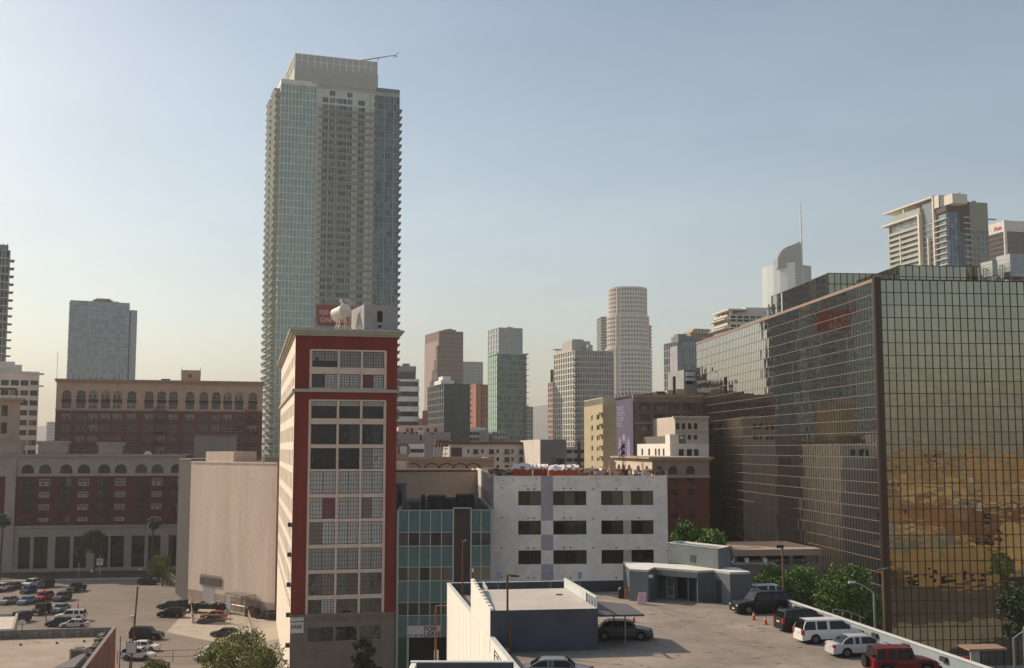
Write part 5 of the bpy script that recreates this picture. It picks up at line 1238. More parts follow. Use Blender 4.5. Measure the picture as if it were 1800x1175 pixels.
cr2 = thing('roof_crane', 'short pale crane arm on the roof of the canopy condominium tower', 'roof crane', (*at(1675,HZ,556)[:2], ztop)); mb = MB(); mb.tube(at(1671,346,556), at(1689,338,556), .5, .3, 6); mb.build('arm', white_paint, cr2); mb = MB(); mb.tube(at(1684,341,556), at(1683,348,556), .2); mb.build('post', white_paint, cr2)
mb = MB(); 
for i in (2, 3): f = Face(P_[i], P_[(i+1) % 4]); f.quad(mb, 0, f.L, 0, zmain)
q = [cl.pt(0,0,-1.5)[:2], cl.pt(cl.L-.5,0,-1.5)[:2], cf.pt(cf.L-.5,0,-1)[:2], Vector(cf.pt(cf.L-.5,0,-1)[:2])+(P_[3]-P_[2])]
mb.prism([tuple(p) for p in q], 0, zmain-.1); mb.build('core', cwm, ct)
# dark tower with white logo band
P_ = plan(1784, 900, 14, 1870, left=1738); z1 = ZP(388,900,1768); dkb = M('dark_brown_tower', (.07,.055,.055), .7)
t = tower('dark_logo_tower', 'dark brown office tower with a white top band and small red lettering', P_, z1-8.8, dkb, {1: style(22,3.9,.4,.25,.4,[gl_dark]), 0: style(24,3.9,.4,.3,.4,[G('brown_pane', (.09,.07,.07), .2)])})
mb = MB(); q = inset(P_, -.8); mb.prism([tuple(p) for p in q], z1-8.8, z1); mb.build('white_band', M('logo_band', (.62,.58,.54), .7), t)
mb = MB(); mb.tube((P_[1].x-.5,P_[1].y-.5,0),(P_[1].x-.5,P_[1].y-.5,z1+.2),1.3,n=6); mb.build('white_corner', M('logo_band', (.6,.58,.54)), t)
f_ = Face(q[0], q[1]); u, z = f_.uv(1751,400); o = text('Aon', 5.4, M('logo_red', (.45,.05,.03), .6), t, f_, f_.L-13.5, z1-6.6, .3, bold=.12)

# ================================================================ middle distance
random.seed(17)
def winrow(root, f, z1s, us, w_, h_, nx=2, nz=1, fr=None, gl=None, dep=-.22):
    out = []
    for z in z1s:
        for u in us: out.append((u-w_/2, u+w_/2, z-h_, z))
    return out
def walled(name, label, cat, P_, z1, wm, rm, holes, gl=([gl_dark],[gl_mid]), fr=None, nx=2, nz=1, face=1, dep=.25, lf=None, ph=.7, wname='front_wall'):
    root = block(name, label, cat, P_, z1, wm, rm, skip=(face,)+((0,) if lf else ()), ph=ph)
    f = Face(P_[face], P_[(face+1) % 4]); mb = MB(); f.wall(mb, 0, z1, holes, dep); mb.build(wname, wm, root)
    for h in holes: window(f, root, *h[:4], nx, nz, fr or df, random.choice(gl), o=-dep+.05, fw=.08)
    if lf:
        f0 = Face(P_[0], P_[1]); mb = MB(); f0.wall(mb, 0, z1, lf, dep); mb.build('side_wall', wm, root)
        for h in lf: window(f0, root, *h[:4], nx, nz, fr or df, random.choice(gl), o=-dep+.05, fw=.08)
    return root, f
# tan blank wall behind the teal block
P_ = plan(660, 202, 4, 842, depth=30); f = Face(P_[1], P_[2]); z1 = f.z(760,829)
root = block('long_tan_wall_building', 'long windowless tan walled building behind the teal block roof', 'building', P_, z1, M('sandy_wall', (.62,.49,.36), .9, .12, .12), M('tan_roof_sheet', (.34,.26,.20), .9, .1), ph=.3)
mb = MB(); f.box(mb, 0, f.L, f.z(760,875)-.3, f.z(760,875), 0, .4); f.box(mb, 0, f.L, z1-.05, z1+.25, -.3, .15, 1); mb.build('ledge', [M('ledge_tan', (.60,.46,.30)), M('ledge_dark', (.16,.10,.07))], root)
# brown parapet block with arch reliefs
P_ = plan(650, 250, 5, 868, depth=40); f = Face(P_[1], P_[2]); z1 = f.z(760,806)
root = block('brown_relief_block', 'old brown block with a row of small dark arch reliefs under its parapet', 'building', P_, z1, M('old_brown_wall', (.36,.26,.20), .9, .2, .15), M('tan_roof_sheet2', (.3,.25,.2)), ph=.4)
for x in (726, 759, 785, 809, 832):
    mb = MB(); u, z = f.uv(x, 824); r = 1.4
    for k in range(8): t0_, t1_ = pi*k/8, pi*(k+1)/8; mb.poly([f.pt(u+r*cos(t0_),z+r*.7*sin(t0_),.06), f.pt(u+(r+.35)*cos(t0_),z+(r+.35)*.7*sin(t0_),.06), f.pt(u+(r+.35)*cos(t1_),z+(r+.35)*.7*sin(t1_),.06), f.pt(u+r*cos(t1_),z+r*.7*sin(t1_),.06)])
    mb.build('arch_relief', M('dark_relief', (.07,.05,.045)), root)
mb = MB(); f.box(mb, 0, f.L, z1-.3, z1+.1, 0, .4); u = f.u(711,815); f.box(mb, u, u+1.2, z1-5, z1+.3, 0, .5); mb.build('cornice', M('cornice_brown', (.36,.27,.2)), root)
# white low buildings
P_ = plan(640, 330, 6, 746, depth=20); f = Face(P_[1], P_[2]); z1 = f.z(720,781)
hs = [(f.u(x,792)-.45, f.u(x,792)+.45, f.z(740,796), f.z(740,789.5)) for x in (724,728,732.5,737,742)]
walled('white_gallery_block', 'small sunlit white block with narrow window slots right of the red loft', 'building', P_, z1, M('bright_white_wall', (.80,.76,.70), .8, .05), roof_grey, hs)
P_ = plan(640, 320, 6, 718, depth=8); f = Face(P_[1], P_[2]); z1 = f.z(705,785)
root = block('carport_deck', 'open car deck with a brown roof and a white car row beside the red loft', 'car deck', P_, f.z(705,799), concrete, roof_grey, ph=.2)
mb = MB(); f.box(mb, 0, f.L, z1, z1+.8, -7, .4); 
for x in (700, 717): u = f.u(x,790); f.box(mb, u-.3, u+.5, f.z(705,799), z1, -1, 0)
mb.build('brown_roof', M('carport_brown', (.25,.12,.08)), root)
# grey apartment block
P_ = plan(790, 320, 7, 938, depth=30); f = Face(P_[1], P_[2]); z1 = f.z(860,779)
hs = []
for x, w_ in ((823,4),(836,8),(848,4.5),(864,8.5),(875,4.5),(891,8),(901,4.5),(917,8),(932,5)):
    for y0, y1 in ((790,797),(804,811),(818,826)): hs.append((f.u(x-w_/2,800), f.u(x+w_/2,800), f.z(860,y1), f.z(860,y0)))
root, f = walled('grey_apartment_block', 'low grey apartment block with small balconies and a dark red roof edge', 'apartment block', P_, z1, M('grey_apt_wall', (.56,.51,.46), .9, .07, .2), M('apt_roof', (.2,.15,.12)), hs)
mb = MB(); f.box(mb, -.5, f.L+.2, z1-.4, z1+.3, 0, .8); mb.build('red_roof_edge', M('dark_red_edge', (.14,.055,.04)), root)
mb = MB(); a = f.u(793,800); b = f.u(812,800); f.quad(mb, a, b, f.z(860,803), f.z(860,787), .03); mb.build('dark_window_bay', M('dark_bay', (.05,.035,.035), .4), root)
for x in (837, 864, 891, 917):
    for y in (797, 811): mb = MB(); u, z = f.uv(x, y); f.box(mb, u-.9, u+.9, z-.2, z, 0, .8); f.box(mb, u-.9, u+.9, z+.7, z+.8, .7, .8); mb.build('balcony', df, root)
# steel sign frame
sf = thing('steel_sign_frame', 'maroon and pale steel lattice frame on the low roofs beside the grey apartment block', 'steel frame', (*at(772,HZ,300)[:2], 20)); mb = MB(); c = lambda x, y: at(x, y, 300)
for k in range(5): mb.tube(c(762+k*5,805), c(766+k*5,773), .12, n=5, mi=0)
for k in range(3): mb.tube(c(762,800-k*9), c(788,798-k*9), .12, n=5, mi=0)
for k in range(4): mb.tube(c(765+k*6,785), c(770+k*6,773), .3, n=4, mi=1)
mb.build('lattice', [M('frame_pale', (.5,.45,.4)), M('frame_maroon', (.16,.04,.04))], sf); mb = MB()
for k in range(4): a = c(765+k*6,781); mb.box(a.x,a.x+.9,a.y,a.y+.3,a.z-.7,a.z+.9)
mb.build('panel', M('frame_maroon', (.16,.04,.04)), sf)
# white terraced apartments
P_ = plan(780, 600, 8, 830, depth=18); f = Face(P_[1], P_[2]); z1 = ZP(760,600,790); wap = M('terrace_white', (.68,.64,.58), .8)
for (px0, px1, y, lb) in ((780,806,758.5,'white terraced apartment block with two window rows, the lower left of the pair'),(813,843,757.5,'white terraced apartment block with two window rows, right and taller of the pair')):
    P_ = plan(px0, 600, 8, px1+12, depth=18); t = tower('terraced_apartments', lb, P_, ZP(y,600,px0), wap, {1: style(7,3.0,.12,.5,.8,[gl_dark, gl_mid], z0=20)}, cat='apartment block')
    f = Face(P_[1], P_[2]); mb = MB(); f.box(mb, f.L*.68, f.L+.5, 10, ZP(y,600,px0)+.3, -.5, 1.4); mb.build('blank_wing', M('terrace_grey', (.42,.40,.37)), t)
mb = MB(); q = [at(824,HZ,605), at(835,HZ,605), at(855,HZ,612), at(844,HZ,616)]; mb.prism([(p.x,p.y) for p in q], ZP(760,600), ZP(751,600)); mb.build('stair_head', wap, t)
P_ = plan(866, 600, 8, 893, depth=16); tower('terraced_apartments', 'plain grey end block with two small window rows right of the white terraced apartments', P_, ZP(759,600,880), M('terrace_grey', (.42,.4,.37)), {1: style(5,3,.4,.5,.3,[gl_dark], z0=20)}, cat='apartment block')
# old pinkish blocks
P_ = plan(690, 430, 10, 792, depth=40); f = Face(P_[1], P_[2]); z1 = ZP(760,430)
hs = [(f.u(x,770)-.6, f.u(x,770)+.6, f.z(740,y+3), f.z(740,y)) for x, y in ((711,760),(724,760),(733,760),(760,761))]
walled('pink_warehouse', 'dusty pink brick warehouse with few small windows below the striped office', 'warehouse', P_, z1, M('dusty_pink', (.46,.35,.32), .9, .15, .1), roof_grey, hs)
P_ = plan(700, 480, 10, 778, depth=30); f = Face(P_[1], P_[2]); z1 = ZP(748,480)
root, f = walled('rose_office', 'rose coloured office with pale window frames behind the pink warehouse', 'building', P_, z1, M('rose_wall', (.48,.36,.34), .9, .1, .1), roof_grey, [(f.u(x,756)-.7, f.u(x,756)+.7, z1-2.8, z1-1.2) for x in (716,724,740,752,766)])
P_ = plan(744, 520, 8, 752, depth=8); block('terracotta_stub', 'small orange terracotta tower stub between the striped office and the dark glass block', 'building', P_, ZP(722,520), tcm, roof_grey)
P_ = plan(735, 540, 8, 746, depth=8); block('cream_stub', 'small cream block peeping between the striped office and the terracotta stub', 'building', P_, ZP(736,540), M('cream_stub', (.5,.45,.4)), roof_grey)
mb = MB(); c = at(740,761,420); rtk = thing('roof_tank', 'small white tank on the pink warehouse roof', 'tank', (c.x,c.y,z1)); mb.tube((c.x-1,c.y,c.z),(c.x+1,c.y,c.z),1.0,n=12); mb.build('drum', white_paint, rtk); mb = MB(); mb.tube((c.x,c.y,c.z-3),(c.x,c.y,c.z-.8),.4); mb.build('leg', metal_dark, rtk)
# grey box; its left side is a paler slab with sunlight in the colour
P_ = plan(950.5, 285, 6, 995, depth=44); f = Face(P_[1], P_[2]); z1 = f.z(960,773)
root, f = walled('grey_box_building', 'plain dark grey box building with a narrow left side painted sunlit in the middle distance', 'building', P_, z1, M('grey_box_wall', (.25,.23,.22), .9, .08, .2), roof_grey, [(f.u(x,815)-.8, f.u(x,815)+.8, f.z(960,820), f.z(960,806)) for x in (977,986)])
fl_ = Face(P_[0], P_[1]); mb = MB(); fl_.box(mb, 0, fl_.L, 0, z1+.02, 0, .15); mb.build('sun_painted_side', M('sun_painted_side', (.62,.57,.50), .85), root)
# ribbon office strip
P_ = plan(990, 300, 6, 1042, depth=20); f = Face(P_[1], P_[2]); z1 = f.z(1010,786)
root, f = walled('ribbon_office', 'pale low office with ribbon windows left of the olive yellow block', 'office block', P_, z1, M('ribbon_wall', (.62,.59,.55), .9, .06), roof_grey, [(f.u(a,795), f.u(b,795), f.z(1010,y+6), f.z(1010,y)) for a, b in ((996,1006),(1008,1017),(1019,1028)) for y in (791,806,820)])
mb = MB(); u = f.u(1017.5,800); f.box(mb, u-.35, u+.35, 0, z1+1.5, .05, .5); mb.build('brown_pipe', M('brown_pipe', (.12,.06,.04)), root)
# olive yellow block
P_ = plan(1060, 234, 9, 1084, left=1027); f0 = Face(P_[0], P_[1]); z1 = f0.z(1045,713)
ym = M('olive_yellow_wall', (.45,.38,.25), .88, .07, .3)
lf = []
for x, w_ in ((1041,3),(1047,0),(1052,6)):
    if w_:
        for y in (730,748,766,784,802,820): a, b = f0.u(x-w_/2,770), f0.u(x+w_/2,770); lf.append((a, b, f0.z(1045,y+9), f0.z(1045,y)))
root, f = walled('olive_yellow_block', 'olive yellow apartment block, sunlit on its left side, next to the purple billboard', 'apartment block', P_, z1, ym, roof_grey, [], gl=([gl_blind],[gl_mid, gl_blind]), fr=wf, lf=lf)
for y in (728,747,765,784,802,820): mb = MB(); f0.box(mb, f0.L-2.0, f0.L+.5, f0.z(1045,y+1)-.1, f0.z(1045,y+1)+.2, 0, .9); f.box(mb, -.5, 1.6, f0.z(1045,y+1)-.1, f0.z(1045,y+1)+.2, 0, .9); mb.build('balcony', ym, root)
mb = MB()
for k in range(18): u = f0.L*k/17; f0.box(mb, u-.1, u+.1, z1, z1+1.2, -.2, -.05)
f0.box(mb, 0, f0.L, z1+1.2, z1+1.4, -.25, 0); f.box(mb, 0, f.L, z1+1.2, z1+1.4, -.25, 0); f.box(mb, 0, f.L, z1, z1+1.2, -1.2, -1); mb.build('roof_rail', M('rail_cream', (.55,.5,.4)), root)
# brown office with purple billboard on its blind side
P_ = plan(1116, 255, 8, 1245, left=1081.5); f0, f = Face(P_[0], P_[1]), Face(P_[1], P_[2]); z1 = f.z(1150,696)
hs = []
for (g0_, g1_) in ((1123,1142),(1150,1170),(1176,1196),(1202,1224)):
    wds = ((0,.22),(.28,.72),(.78,1)); A0, A1 = f.u(g0_,730), f.u(g1_,730)
    for (y0,y1) in ((709,720.5),(728,740),(746,757),(765,776)):
        for a, b in wds: hs.append((A0+(A1-A0)*a, A0+(A1-A0)*b, f.z(1150,y1), f.z(1150,y0)))
root, f = walled('brown_office_block', 'dark brown stone office block with grouped windows and a purple billboard on its side', 'office block', P_, z1, M('dark_brown_stone', (.165,.120,.102), .9, .15, .3), roof_dark, hs, gl=([gl_mid],[gl_dark],[gl_blind, gl_mid],[gl_dark]), fr=M('brown_sash', (.14,.11,.09)), nx=1, nz=2)
mb = MB(); f.box(mb, -.6, f.L, z1-.5, z1+.3, 0, 1.0); f.box(mb, -.3, f.L, z1-1.1, z1-.51, 0, .5); f.box(mb, 0, f.L, f.z(1150,705)-.3, f.z(1150,705), 0, .3); f.box(mb, 0, f.L, f.z(1150,743)-.3, f.z(1150,743), 0, .3); mb.build('cornice', M('brown_cornice', (.32,.24,.19)), root)
mb = MB(); q = [P_[0]+(P_[1]-P_[0])*.1, P_[1]+(P_[2]-P_[1])*.02, P_[1]+(P_[2]-P_[1])*.08]
for x0, x1, y in ((1140,1146,691),(1148,1154,690),(1161,1176,687)): a = f.u(x0,740); b = f.u(x1,740); f.box(mb, a, b, z1, f.z(1150,y), -8, -3)
mb.build('roof_plant', roof_dark, root)
mb = MB(); a, b = f.u(1178,740), f.u(1188,740); c_, d_2 = f.u(1194,740), f.u(1211,740); f.box(mb, a, b, z1, f.z(1150,685), -7, -2); f.box(mb, c_, d_2, z1, f.z(1150,683), -7, -2); mb.build('yellow_roof_house', ym, root)
mb = MB(); c = Vector(f.pt(f.u(1190.5,740), z1, -2)); mb.tube(c, c+Vector((0,0,4.5)), .35); mb.build('flue', metal_dark, root)
pb = thing('purple_billboard', 'tall faded purple billboard hung on the side of the brown office block', 'billboard', f0.pt(0, 30, 0)); ORIG[pb.name] = Vector(f0.pt(0,30,0))
bz1, bz0_ = f0.z(1099,700), f0.z(1099,803)
mb = MB(); f0.box(mb, .15, f0.L-.2, bz0_, bz1, .1, .3); mb.build('panel', M('purple_print', (.095,.080,.140), .7, .12, .25), pb)
lm = M('lilac_print', (.36,.30,.46), .8)
for k, s_ in enumerate(('Where', 'every', 'moment', 'counts')): pass
mb = MB(); random.seed(77)                 # four blurred lines of pale lettering, too soft to read in the photograph
for k, y in enumerate((716,725.5,735,744.5)):
    u0 = f0.u(1085.5,y); z = f0.z(1095,y+1.5); h_ = 1.05; u = u0
    for q_ in range((7,8,7,6)[k]):
        w_ = random.uniform(.55,1.0); f0.box(mb, u, u+.22, z-h_/2, z+h_/2*(1.3 if q_ == 0 else .8), .3, .33); f0.box(mb, u+.22, u+w_, z+(-h_/2 if q_ % 2 else h_*.15), z+(-h_/2+.25 if q_ % 2 else h_*.15+.25), .3, .33); u += w_+.35
mb.build('printed_lines', lm, pb)
mb = MB()
for (x, y0, y1, w_) in ((1092,768,803,5),(1099,762,803,6),(1107,770,803,6)): a, b = f0.u(x-w_/2,780), f0.u(x+w_/2,780); mb.poly([f0.pt(a,f0.z(x,y1),.32), f0.pt(b,f0.z(x,y1),.32), f0.pt(b-.3,f0.z(x,y0+6),.32), f0.pt((a+b)/2,f0.z(x,y0),.32), f0.pt(a+.3,f0.z(x,y0+5),.32)])
mb.build('printed_figures', M('lilac_figures', (.27,.22,.40), .8), pb)
mb = MB(); f0.box(mb, 0, f0.L, bz1, bz1+.35, 0, .6)
for k in range(6): u = f0.L*k/5.5+.5; c = Vector(f0.pt(u, bz1+.3, .5)); mb.tube(c, c+Vector((-.3,-.4,.9)), .08)
mb.build('lamp_rail', metal_dark, pb)
# pale stone block with small arches
P_ = plan(1187, 238, 8, 1246, depth=18); f = Face(P_[1], P_[2]); z1 = f.z(1205,733)
hs = [(f.u(x,748)-.42, f.u(x,748)+.42, f.z(1205,755), f.z(1205,743.5), 'arch') for x in (1191.5,1201.7,1212.3,1222.8)]
hs2 = [(f.u(x,780)-.4, f.u(x,780)+.4, f.z(1205,773), f.z(1205,765)) for x in (1191.5,1201.7,1212.3,1222.8)]
root, f = walled('pale_arch_block', 'pale stone block with a row of four small round arches beside the mirrored facade', 'building', P_, z1, M('pale_block_stone', (.60,.53,.46), .9, .08, .4), roof_grey, hs+hs2)
mb = MB(); f.box(mb, -.6, f.L, z1-.25, z1+.15, 0, .8); f.box(mb, -.2, f.L, z1-.6, z1-.26, 0, .35); f.box(mb, -.1, f.L, f.z(1205,757)-.2, f.z(1205,757), 0, .25); mb.build('cornice', MATS['pale_block_stone'], root)
# white stepped building
P_ = plan(1178, 205, 8, 1246, left=1120); f0, f = Face(P_[0], P_[1]), Face(P_[1], P_[2]); z1 = f0.z(1150,780.5)
wbm = M('sunlit_white_wall', (.78,.74,.68), .8, .05, .4)
lf = [(f0.u(x,795)-.28*w_, f0.u(x,795)+.28*w_, f0.z(1150,801), f0.z(1150,789)) for x, w_ in ((1129,2.4),(1141,2.4),(1152.5,2.2),(1158.5,2.2),(1166.5,2.2))]
hs = [(f.u(x,795)-.5*w_, f.u(x,795)+.5*w_, f.z(1205,802), f.z(1205,790)) for x, w_ in ((1197.5,.95),(1212,.95),(1224,.9))]
root, f = walled('white_corner_building', 'white building with a sunlit side and raised corner tower left of the mirrored block', 'building', P_, z1, wbm, roof_grey, hs, lf=lf, nx=1, nz=3)
mb = MB(); zt5 = f.z(1178,764); q = [Vector(f0.pt(f0.u(1170,790),0)[:2]), P_[1], Vector(f.pt(f.u(1193,790),0)[:2])]; q.append(q[2]+(q[0]-q[1])); q = [p_ for p_ in q]
q2 = inset(q, -.03); mb.prism([tuple(p) for p in q2], z1-1, zt5); mb.build('corner_tower', wbm, root)
mb = MB(); f0.box(mb, -1.5, f0.u(1168,790), z1+.0, f0.z(1150,767), -4, -1.5, 0); mb.build('set_back_storey', M('setback_grey', (.16,.145,.13), .9, .2), root)
mb = MB(); f0.box(mb, 1.5, f0.u(1150,790), f0.z(1150,774), f0.z(1150,768.5), -4, -3.9, 0); mb.build('sun_band', M('sun_band', (.38,.31,.19), .9, .25, 1.2), root)
gtp = thing('roof_umbrella', 'green roof terrace parasol above the white corner building', 'parasol', (*at(1199,HZ,207)[:2], z1)); c = at(1199,769,207); mb = MB()
for k in range(8): t0_, t1_ = k*pi/4, (k+1)*pi/4; mb.poly([(c.x,c.y,c.z+.2),(c.x+.75*cos(t0_),c.y+.75*sin(t0_),c.z-.35),(c.x+.75*cos(t1_),c.y+.75*sin(t1_),c.z-.35)])
mb.build('canopy', M('parasol_green', (.14,.26,.20), .8), gtp); mb = MB(); mb.tube((c.x,c.y,z1),(c.x,c.y,c.z+.1),.04); mb.build('pole', metal_grey, gtp)
# arcaded brick block behind the white concrete block
P_ = plan(1146, 182, 8, 1246, left=1080); f0, f = Face(P_[0], P_[1]), Face(P_[1], P_[2]); z1 = f.z(1190,807)
P2 = P_; arcm = M('arcade_cream', (.64,.55,.45), .88, .06, .5); ts = M('tan_arcade_stone', (.30,.235,.19), .9, .12, .4)
root = thing('arcaded_brick_block', 'brick block with tan front arches and a sunlit cream arcade on its left side', 'building', (P_[1].x, P_[1].y, 0))
lf = [(f0.u(x,822)-w_/2, f0.u(x,822)+w_/2, f0.z(1110,832), f0.z(1110,817), 'arch') for x, w_ in ((1088,3.0),(1096,3.0),(1106,3.0),(1122,2.8),(1137,2.6))]
mb = MB(); f0.wall(mb, 0, z1, lf, .7); mb.build('side_arcade', arcm, root)
for h in lf: window(f0, root, *h[:4], 2, 2, df, [gl_dark], o=-.6, name='arched_window')
zbr = f.z(1190,838.5)
hs = [(f.u(x,830)-a_, f.u(x,830)+a_, f.z(1190,834), f.z(1190,819.5), 'arch') for x, a_ in ((1182.5,.72),(1213.5,.72))]+[(f.u(1158,825)-.45, f.u(1158,825)+.45, f.z(1190,829), f.z(1190,820))]
for x in (1185, 1215):
    for y0, y1 in ((841,850),(861,871),(883,892),(903,911)): hs.append((f.u(x,870)-.55, f.u(x,870)+.55, f.z(1190,y1), f.z(1190,y0)))
mb = MB(); f.wall(mb, 0, z1, hs+[(.001,.003,zbr-.001,zbr)], .4, 0, 1, mfn=lambda u, z: 1 if z > zbr else 0); fe = Face(P_[2], P_[3]); fe.quad(mb, 0, fe.L, 0, z1)
mb.build('front_wall', [M('deep_brick', (.15,.052,.034), .9, .15, .5), ts], root)
for h in hs: window(f, root, *h[:4], 2, 2, df, random.choice(([gl_dark],[gl_mid])), o=-.35, name='arched_window' if len(h) > 4 else 'window')
mb = MB(); 
for k, o in enumerate((.3,.65)): q = inset(P_, -o); mb.prism([tuple(p) for p in q], z1+k*.3-.3, z1+k*.3-.003, 0, 0, True)
f.box(mb, 0, f.L, zbr-.15, zbr+.2, 0, .3); mb.build('cornice', M('cornice_tan', (.40,.31,.23), .9, .1), root)
# haze-blue hills
mb = MB(); random.seed(40); n_ = 60
def ridge(x): return 150+95*sin(x/1500+1.2)+55*sin(x/640+.3)+30*sin(x/260)
prev = None
for k in range(n_+1):
    x = -5200+k*10400/n_; h_ = max(40, ridge(x)); cur = [(x,6600,-1),(x,6800,h_*.6),(x,7050,h_),(x,7400,-1)]
    if prev:
        for a in range(3): mb.poly([prev[a], cur[a], cur[a+1], prev[a+1]])
    prev = cur
struct(mb.build('hills', M('hillside', (.12,.13,.11), .95, .2, .001), smooth=True))

# ================================================================ mirrored office block, right
ga = 5.3
GP = plan(1554, 160, ga, 1990, left=1227); Gl, Gf = Face(GP[0], GP[1]), Face(GP[1], GP[2]); MZ = Gf.z(1560,492.5)
mir = G('bronze_mirror', (.33,.305,.235), .015, metal=1.0, wave=.010, ws=.45, stretch=2.6)
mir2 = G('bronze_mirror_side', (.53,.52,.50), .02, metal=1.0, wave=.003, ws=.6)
mirr = [mir, G('bronze_mirror_b', (.30,.28,.22), .015, metal=1.0, wave=.011, ws=.4, stretch=2.6)]
mgf = M('bronze_mullion', (.060,.040,.028), .45, .05, metal=.3); mgl = M('copper_rail', (.19,.135,.11), .5, .05)
gb_ = thing('mirrored_office_block', 'big bronze mirrored glass office block with a fine grid, filling the right side', 'office block', (GP[1].x, GP[1].y, 0))
random.seed(44)
def mirror_face(f, z1, z0, cw, rh, mats, gname, vname, hname, jit=.0022, vd=.07, vw=.05, hm=None, hw=.05):
    nc = max(1, round(f.L/cw)); nr = max(1, round((z1-z0)/rh)); cw = f.L/nc; rh = (z1-z0)/nr
    mb = MB()
    for i in range(nc):
        for j in range(nr):
            o = [random.gauss(0, jit) for _ in range(3)]; a, b, c, d = i*cw, (i+1)*cw, z0+j*rh, z0+(j+1)*rh
            mb.poly([f.pt(a,c,o[0]), f.pt(b,c,o[1]), f.pt(b,d,o[1]+o[2]-o[0]), f.pt(a,d,o[2])], random.randrange(len(mats)))
    mb.build(gname, mats, gb_)
    mb = MB()
    for i in range(nc+1): f.box(mb, max(0,i*cw-vw), min(f.L,i*cw+vw), z0, z1, -.03, vd)
    mb.build(vname, mgf, gb_)
    mb = MB()
    for j in range(nr+1): f.box(mb, 0, f.L, z0+j*rh-hw, z0+j*rh+hw, -.03, vd+.02)
    mb.build(hname, hm or mgf, gb_)
mirror_face(Gf, MZ, 0.0, 1.09, 1.80, mirr, 'front_glazing', 'front_mullions', 'front_rails')
mirror_face(Gl, MZ, 0.0, 1.075, 1.80, [mir2], 'side_glazing', 'side_mullions', 'side_rails', vd=.035, vw=.03, hm=mgl, hw=.045, jit=.0022)
mb = MB(); c = GP[1]+Vector((.25,.25)); mb.tube((c.x-.55,c.y-.15,0),(c.x-.55,c.y-.15,MZ+.35),.62,.62,16); mb.build('corner_column', M('bronze_column', (.065,.042,.033), .4, .05, metal=.4), gb_)
mb = MB(); 
for i in (2, 3): f = Face(GP[i], GP[(i+1) % 4]); f.quad(mb, 0, f.L, 0, MZ)
mb.poly([(p.x,p.y,MZ-.4) for p in GP]); mb.build('rear_wall', mgf, gb_)
mb = MB(); Gl.box(mb, 0, Gl.L, MZ, MZ+.45, -.6, .12); Gf.box(mb, 0, Gf.L, MZ, MZ+.12, -.5, .1, 1); mb.build('parapet_cap', [M('copper_cap', (.30,.21,.165), .5, .08), mgf], gb_)
# upper tiers
s_ = Gl.d*-1; fdir = Gf.d
t1N = GP[1]+s_*25.5+fdir*2.4; z_t = ZP(480.5,t1N.y,1459)
T1 = [t1N+s_*29.5, t1N, t1N+fdir*16, t1N+fdir*16+s_*29.5]
for nm, P_, zz_, in (('tier', T1, z_t),):
    mirror_face(Face(P_[0],P_[1]), zz_, MZ-.4, 1.075, 3.6, [mir2], 'upper_side_glazing', 'upper_side_mullions', 'upper_side_rails', vd=.04, vw=.04, hm=mgl)
    mirror_face(Face(P_[1],P_[2]), zz_, MZ-.4, 1.09, 1.8, mirr, 'upper_front_glazing', 'upper_front_mullions', 'upper_front_rails')
mb = MB(); mb.poly([(p.x,p.y,z_t) for p in T1]); mb.build('upper_roof', mgf, gb_)
g = at(1580,467,178); t2N = Vector((g.x, g.y)); z_t2 = g.z
T2 = [t2N+s_*24, t2N, t2N+fdir*13.4, t2N+fdir*13.4+s_*24]
mirror_face(Face(T2[0],T2[1]), z_t2, MZ-.4, 1.075, 3.0, [mir2], 'upper_side_glazing', 'upper_side_mullions', 'upper_side_rails', vd=.04, vw=.04, hm=mgl)
mirror_face(Face(T2[1],T2[2]), z_t2, MZ-.4, 1.09, 1.8, mirr, 'upper_front_glazing', 'upper_front_mullions', 'upper_front_rails')
mb = MB(); mb.poly([(p.x,p.y,z_t2) for p in T2]); f = Face(T2[2], T2[3]); f.quad(mb, 0, f.L, MZ-.4, z_t2); mb.build('upper_roof', mgf, gb_)
T3 = [t1N+s_*29.5+s_*20-fdir*.2, t1N+s_*29.5-fdir*.2, t1N+s_*29.5+fdir*14, t1N+s_*49.5+fdir*14]; z_t3 = ZP(553,T3[1].y,1343)
mirror_face(Face(T3[0],T3[1]), z_t3, MZ-.4, 1.075, 3.0, [mir2], 'upper_side_glazing', 'upper_side_mullions', 'upper_side_rails', vd=.04, vw=.04, hm=mgl)
mb = MB(); mb.poly([(p.x,p.y,z_t3) for p in T3]); mb.build('upper_roof', mgf, gb_)
mb = MB(); c = at(1362,535,215)
for k in range(3): mb.tube((c.x-1.2+k*.7,c.y,c.z-3),(c.x-1.2+k*.7,c.y,c.z+.4*k),.22,n=6)
mb.tube((c.x-1.6,c.y,c.z-.8),(c.x+.8,c.y,c.z-.5),.2,n=6); mb.build('roof_vents', M('vent_pale', (.6,.56,.48)), gb_)
